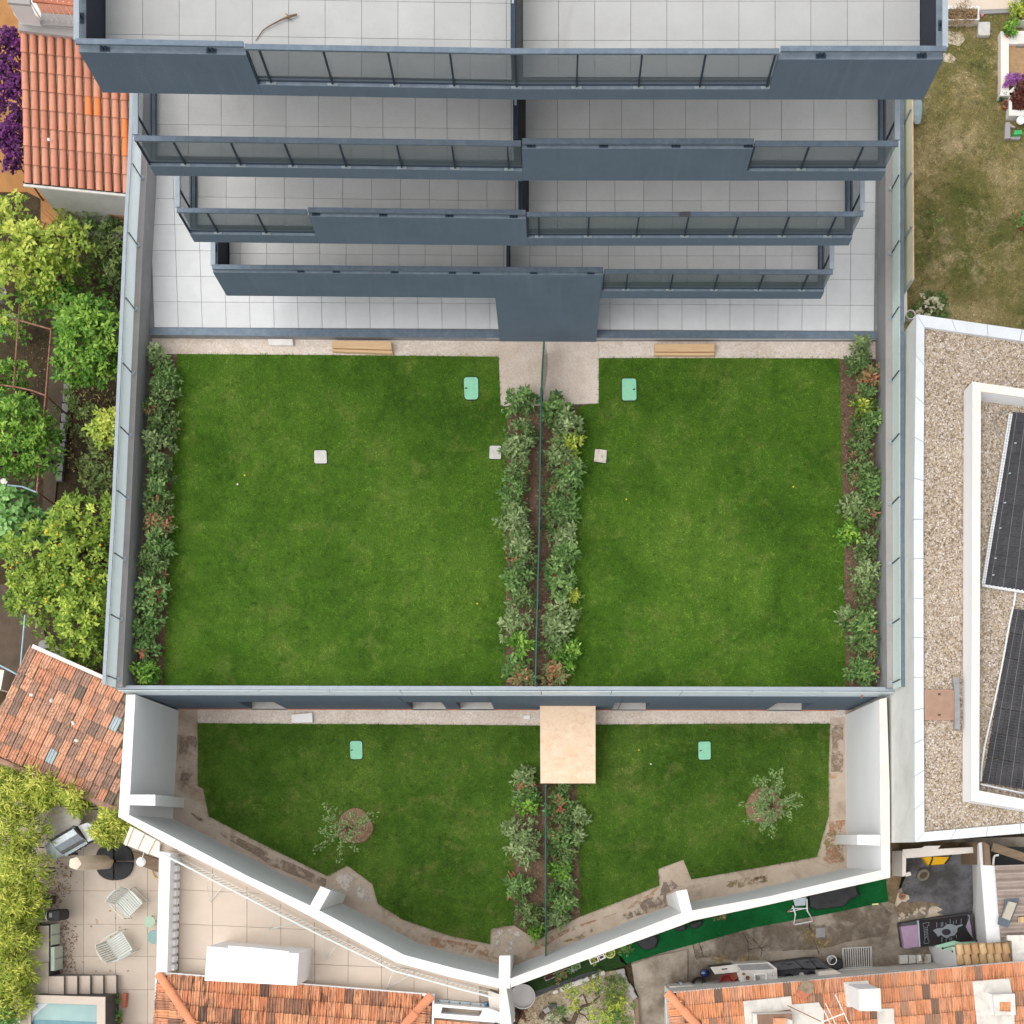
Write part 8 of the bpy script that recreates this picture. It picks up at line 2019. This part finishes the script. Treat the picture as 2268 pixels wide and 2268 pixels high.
# round tub, black pot
tb = thing('round_tub', 'large round white plastic tub at the foot of the white wall corner', 'tub', w(*z1('P12', 1620, 420), YZ))
ct = w(*z1('P12', 1618, 425), YZ + .45); rt_ = 207 / 7.43 * (CZ - YZ - .45) / FPX
MB().lathe([(rt_ * .8, -.45), (rt_, 0), (rt_, .012), (rt_ * .93, .012), (rt_ * .90, -.05), (rt_ * .86, -.12), (.01, -.14)], ct, 40).build('tub_body', simple('tub_white', S(224, 218, 216), .03, 3, .6, dirt=S(190, 180, 176), dirt_amt=.5), tb, smooth=True)
MB().box(ct + Vector((-.24, .2, .0)), (.07, .04, .03), -.5).build('plug', M['white_paint'], tb)
potted('black pot with a pale ornament inside beside the round tub', z1('P12', 1465, 668), YZ, .10, .25, 'black')
tagp(MB().lathe([(.01, 0), (.045, 0), (.04, .04), (.01, .05)], w(*z1('P12', 1465, 675), YZ + .24), 10).build('ornament', M['white_paint']), 'pale round ornament inside the black pot', 'ornament')
blob('dark dried plants beside the black pot', 'P12', 1580, 720, YZ, .2, 'petal_maroon', 20, .06, 'shrub', 'shrub', .3)
slab('white_box', 'small white box below the black pot', 'box', 'P12', (1425, 760, 1480, 755, 1490, 835, 1440, 845), YZ + .3, YZ, 'white_paint')
# planters under the white wall
trough('white window box with green plants under the white wall, nearest the yellow-rimmed pot', 'P9', (1155, 820, 1270, 780, 1290, 850, 1185, 890), (1175, 828, 1258, 798, 1272, 842, 1195, 872), YZ + .2, YZ, plant=[(1225, 835, .09, 'leaf_yellow', .05, 10)])
trough('white box with dark soil beside the yellow-rimmed pot', 'P9', (1275, 785, 1350, 755, 1375, 805, 1300, 840), (1290, 790, 1340, 770, 1350, 800, 1305, 822), YZ + .2, YZ, 'white_paint')
yr = thing('round_planter', 'round planter with a yellow rim and small green plants', 'planter', w(*z1('P9', 1425, 745), YZ))
c = w(*z1('P9', 1425, 745), YZ + .25)
MB().lathe([(.09, -.25), (.135, -.02), (.145, 0), (.115, .0), (.11, -.04), (.01, -.05)], c, 22).build('pot', simple('yellow_rim', S(216, 222, 130), .05, 5, .5), yr)
foliage('foliage', (c.x, c.y, c.z - .04), .09, .1, 12, 8, .05, M['leaf_scrub'], yr, .4, .5)
trough('grey window box with a leafy plant under the white wall', 'P9', (930, 915, 1050, 865, 1060, 930, 950, 985), (950, 922, 1040, 885, 1045, 925, 960, 960), YZ + .2, YZ, 'mid_grey', plant=[(1000, 915, .11, 'leaf_mid', .06, 12)])
trough('grey box with trailing dark and red plants under the white wall', 'P9', (590, 1050, 900, 930, 910, 975, 620, 1100), (600, 1055, 890, 945, 895, 968, 625, 1085), YZ + .2, YZ, 'mid_grey', plant=[(660, 1050, .1, 'petal_maroon', .06, 9), (750, 1010, .1, 'leaf_dark', .06, 9), (820, 985, .11, 'leaf_red', .06, 10), (880, 965, .1, 'leaf_dark', .06, 9)])
blob('red and orange flower drooping over the green turf', 'P9', 775, 1080, YZ + .1, .07, 'leaf_red', 6, .05)
blob('trailing light green plant along the white wall beside the black cover', 'P9', 1600, 690, YZ + .1, .2, 'leaf_mid', 24, .06, 'shrub', 'shrub')
blob('spiky pale plant poking out under the white wall', 'D3', 1590, 1165, YZ + .2, .12, 'straw', 8, .09, 'plant', 'plant', .12)
# covers and black items
def lump(name, label, cat, r, pts, h, mat, taper=.82):
    P_ = z_(r, *pts); cx = sum(p[0] for p in P_) / len(P_); cy = sum(p[1] for p in P_) / len(P_)
    top = [w(cx + (p[0] - cx) * taper, cy + (p[1] - cy) * taper, YZ + h * random.uniform(.9, 1.05)) for p in P_]
    mb = MB(); mb.frustum([Vector((v.x, v.y, YZ + h)) for v in top], [w(p[0], p[1], YZ) for p in P_])
    return tagp(mb.build(name, M[mat] if isinstance(mat, str) else mat, bevel=.05), label, cat)
M['black_cover'] = simple('black_cover', S(50, 50, 52), .2, 4, .7, bump=1.0, bscale=7)
lump('covered_furniture', 'black weatherproof cover over low furniture on the green turf', 'furniture cover', 'D4', (385, 1020, 560, 950, 742, 930, 752, 995, 768, 1012, 690, 1050, 655, 1095, 450, 1120, 392, 1100), .5, 'black_cover', .93)
MBs = MB().bar(w(*z1('D4', 480, 1085), YZ + .46), w(*z1('D4', 640, 1065), YZ + .42), .06, .05).build('fold', M['black'], bpy.data.objects['covered_furniture'])
lump('covered_pot', 'round black covered object on the turf under the white wall', 'cover', 'D3', (990, 1350, 1010, 1310, 1080, 1290, 1150, 1290, 1160, 1340, 1140, 1390, 1080, 1408, 1030, 1395), .35, 'black_cover', .85)
for i, pts in enumerate(((1250, 1245, 1350, 1215, 1360, 1260, 1300, 1275), (1370, 1215, 1470, 1185, 1478, 1215, 1440, 1250, 1380, 1255))):
    lump('black_bag', ('crumpled black bag under the white wall, left one of two', 'crumpled black bag under the white wall, right one of two')[i], 'bag', 'D3', pts, .3, 'black_cover', .8)
# white folding frame
ff = thing('folding_frame', 'white folding metal frame with red feet standing half on the turf', 'folding frame', w(*z1('D4', 340, 1130), YZ))
M['red_plastic'] = simple('red_plastic', S(208, 80, 76), .05, 5, .5)
mb = MB()
mb.tube([w(*p, YZ + z) for p, z in zip(z_('D4', 283, 1088, 302, 1150, 290, 1225, 430, 1196, 386, 1125, 383, 1040), (.5, .45, .1, .1, .45, .55))], .02, 6)
mb.tube([w(*p, YZ + z) for p, z in zip(z_('D4', 250, 1130, 275, 1108, 390, 1108), (.1, .45, .45))], .016, 6)
mb.tube([w(*p, YZ + .45) for p in z_('D4', 262, 1130, 385, 1104)], .014, 5)
mb.build('frame', M['pipe_white'], ff)
MB().pprism(z_('D4', 285, 1040, 378, 1028, 372, 1085, 300, 1092), YZ + .56, YZ + .54).build('seat_cloth', M['galv'], ff)
for x, y in ((290, 1225), (430, 1196), (250, 1130)): MB().lathe([(.02, -.02), (.03, 0), (.02, .04)], w(*z1('D4', x, y), YZ + .1), 8).build('foot', M['red_plastic'], ff)
slab('yellow_strip', 'small yellow-white strip at the lower edge of the green turf', 'strip', 'D4', (848, 1075, 893, 1070, 893, 1082, 850, 1084), YZ + .07, YZ + .05, simple('pale_yellow', S(236, 232, 170), .05))
# counter, sink, crates along the house front
ck = thing('outdoor_counter', 'white-topped black cupboard with a grey handle beside the outdoor sink', 'cupboard', w(*z1('P6', 720, 360), YZ))
MB().pprism(z_('P6', 588, 278, 810, 252, 868, 320, 632, 344), YZ + .75, YZ).build('body', M['dark_grey'], ck)
MB().pprism(z_('P6', 584, 274, 812, 248, 870, 318, 630, 342), YZ + .80, YZ + .751).build('top', M['cement_flash'], ck)
MB().bar(w(*z1('P6', 695, 294), YZ + .82), w(*z1('P6', 750, 288), YZ + .82), .03, .02).build('handle', M['dark_grey'], ck)
sk = thing('outdoor_sink', 'white outdoor counter with a glass-grey top and a square washing-up bowl', 'sink', w(*z1('P6', 1030, 350), YZ))
MB().pprism(z_('P6', 815, 245, 1155, 225, 1232, 285, 1240, 415, 880, 430), YZ + .75, YZ).build('body', M['plaster_white'], sk)
MB().pprism(z_('P6', 845, 252, 1140, 236, 1205, 290, 890, 305), YZ + .775, YZ + .751).build('lid', M['mid_grey'], sk)
A5 = z_('P6', 1005, 335, 1132, 328, 1138, 430, 1012, 440)
I5 = z_('P6', 1020, 350, 1118, 343, 1122, 420, 1026, 426)
for k in range(4): MB().pprism([A5[k], A5[(k + 1) % 4], I5[(k + 1) % 4], I5[k]], YZ + .86, YZ + .751).build('bowl_side', M['white_paint'], sk)
MB().pprism(z_('P6', 1025, 375, 1060, 358, 1075, 385, 1040, 405), YZ + .80, YZ + .76).build('sponge', M['mid_grey'], sk)
slab('boards', 'stacked grey-brown boards leaning between the red bucket and the sink', 'boards', 'P6', (805, 395, 970, 400, 970, 448, 800, 455), YZ + .5, YZ + .3, 'wood_old')
def pot2(label, r, x, y, rad, h, z, mat, nm='pot', cat='pot'):
    t = thing(nm, label, cat, w(*z1(r, x, y), z)); c = w(*z1(r, x, y), z)
    MB().lathe([(rad * .75, 0), (rad, h), (rad * 1.02, h + .01), (rad * .86, h + .01), (rad * .72, .04), (.005, .04)], c, 24).build('body', mat if not isinstance(mat, str) else M[mat], t)
    return t
M['red_bucket'] = simple('red_bucket', S(178, 58, 56), .08, 5, .5)
pot2('red plastic bucket in front of the black cupboard', 'P6', 733, 402, .205, .3, YZ + .3, 'red_bucket', 'bucket', 'bucket')
pot2('pinkish round pot beside the red bucket', 'P6', 812, 352, .10, .12, YZ + .5, 'terracotta')
pot2('small terracotta pot at the left end of the outdoor sink', 'P6', 905, 336, .035, .07, YZ + .76, 'terracotta')
pot2('small purple-brown pot in front of the outdoor sink', 'P6', 943, 374, .055, .08, YZ + .76, 'petal_pot' if 'petal_pot' in M else 'rust')
pot2('white pot with red-brown soil at the right end of the outdoor sink', 'P6', 1193, 337, .055, .08, YZ + .76, 'plaster_white')
tagp(MB().lathe([(.02, -.12), (.10, -.09), (.125, 0), (.10, .08), (.02, .12)], w(*z1('P6', 530, 330), YZ + .2), 22).build('glass_ball', simple('blue_glass', S(22, 42, 110), .2, 3, .08, spec=.8), smooth=True), 'shiny dark blue glass ball beside the black cupboard', 'ball')
hs2 = MB()
for k in range(6):
    r_ = .11 + .018 * (k % 4); hs2.tube([w(*z1('P6', 470 + 8 * math.sin(k), 415 + 6 * math.cos(k * 2)), YZ + .25 + .02 * k) + Vector((r_ * 1.1 * math.cos(a), r_ * .8 * math.sin(a), 0)) for a in [i * math.pi / 8 for i in range(16)]], .014, 5, close=True)
tagp(hs2.build('coiled_hose', M['black']), 'coiled black hose beside the blue glass ball', 'hose')
slab('pump', 'grey tap column beside the coiled black hose', 'tap', 'P6', (280, 425, 305, 420, 360, 500, 335, 505), YZ + .6, YZ, 'galv')
slab('wall_ledge', 'cream ledge along the orange-roofed house wall below the hose', 'ledge', 'P6', (188, 460, 400, 448, 660, 470, 820, 460, 830, 475, 200, 520), -2.2, YZ, 'plaster_white')
cr_ = thing('plastic_crates', 'row of dark grey plastic storage boxes along the house front', 'storage boxes', w(*z1('P6', 1500, 270), YZ))
for pts, h in (((1180, 238, 1400, 208, 1490, 280, 1250, 306), .62), ((1405, 208, 1540, 190, 1620, 275, 1610, 290, 1500, 285), .6), ((1545, 190, 1630, 188, 1745, 268, 1730, 285, 1625, 275), .58)):
    MB().pprism(z_('P6', *pts), YZ + h, YZ).build('crate', M['dark_grey'], cr_, bevel=.012)
for (x, y, a) in ((1290, 240, .2), (1355, 243, .2), (1530, 222, .1), (1590, 215, .1)): MB().box(w(*z1('P6', x, y), YZ + .63), (.12, .03, .02), a).build('handle', M['black'], cr_)
slab('crate_tray', 'dark grey tray in front of the storage boxes', 'tray', 'P6', (1245, 305, 1365, 275, 1500, 290, 1640, 290, 1730, 280, 1640, 330, 1620, 400, 1240, 418), YZ + .35, YZ, 'dark_grey', bevel=.01)
pot2('large black plant pot with soil in front of the storage boxes', 'P6', 1335, 367, .13, .25, YZ + .3, 'black')
pot2('small white cup between the two black pots', 'P6', 1465, 340, .06, .12, YZ + .4, 'plaster_white', 'cup', 'cup')
pot2('black open bag-shaped pot in front of the storage boxes', 'P6', 1555, 345, .12, .25, YZ + .3, 'black')
slab('blue_cloth', 'light blue cloth bundle in front of the black open pot', 'cloth', 'P6', (1530, 370, 1580, 350, 1618, 375, 1590, 395, 1535, 392), YZ + .5, YZ + .3, simple('light_blue', S(168, 194, 214), .05, 6, .8, bump=.6), bevel=.02)
pot2('white plastic bucket behind the black lid', 'P6', 1745, 195, .13, .3, YZ + .1, 'white_paint', 'bucket', 'bucket')
tagp(MB().lathe([(.02, 0), (.17, 0), (.175, .03), (.14, .05), (.02, .045)], w(*z1('P6', 1812, 237), YZ + .35), 26).build('lid', M['black']), 'round black lid leaning on the white bucket', 'lid')
slab('cream_box', 'cream sloping box end against the orange-roofed house', 'box', 'P6', (1640, 315, 1800, 300, 1905, 360, 1870, 375, 1625, 388), YZ + .9, YZ, 'cream_cap')
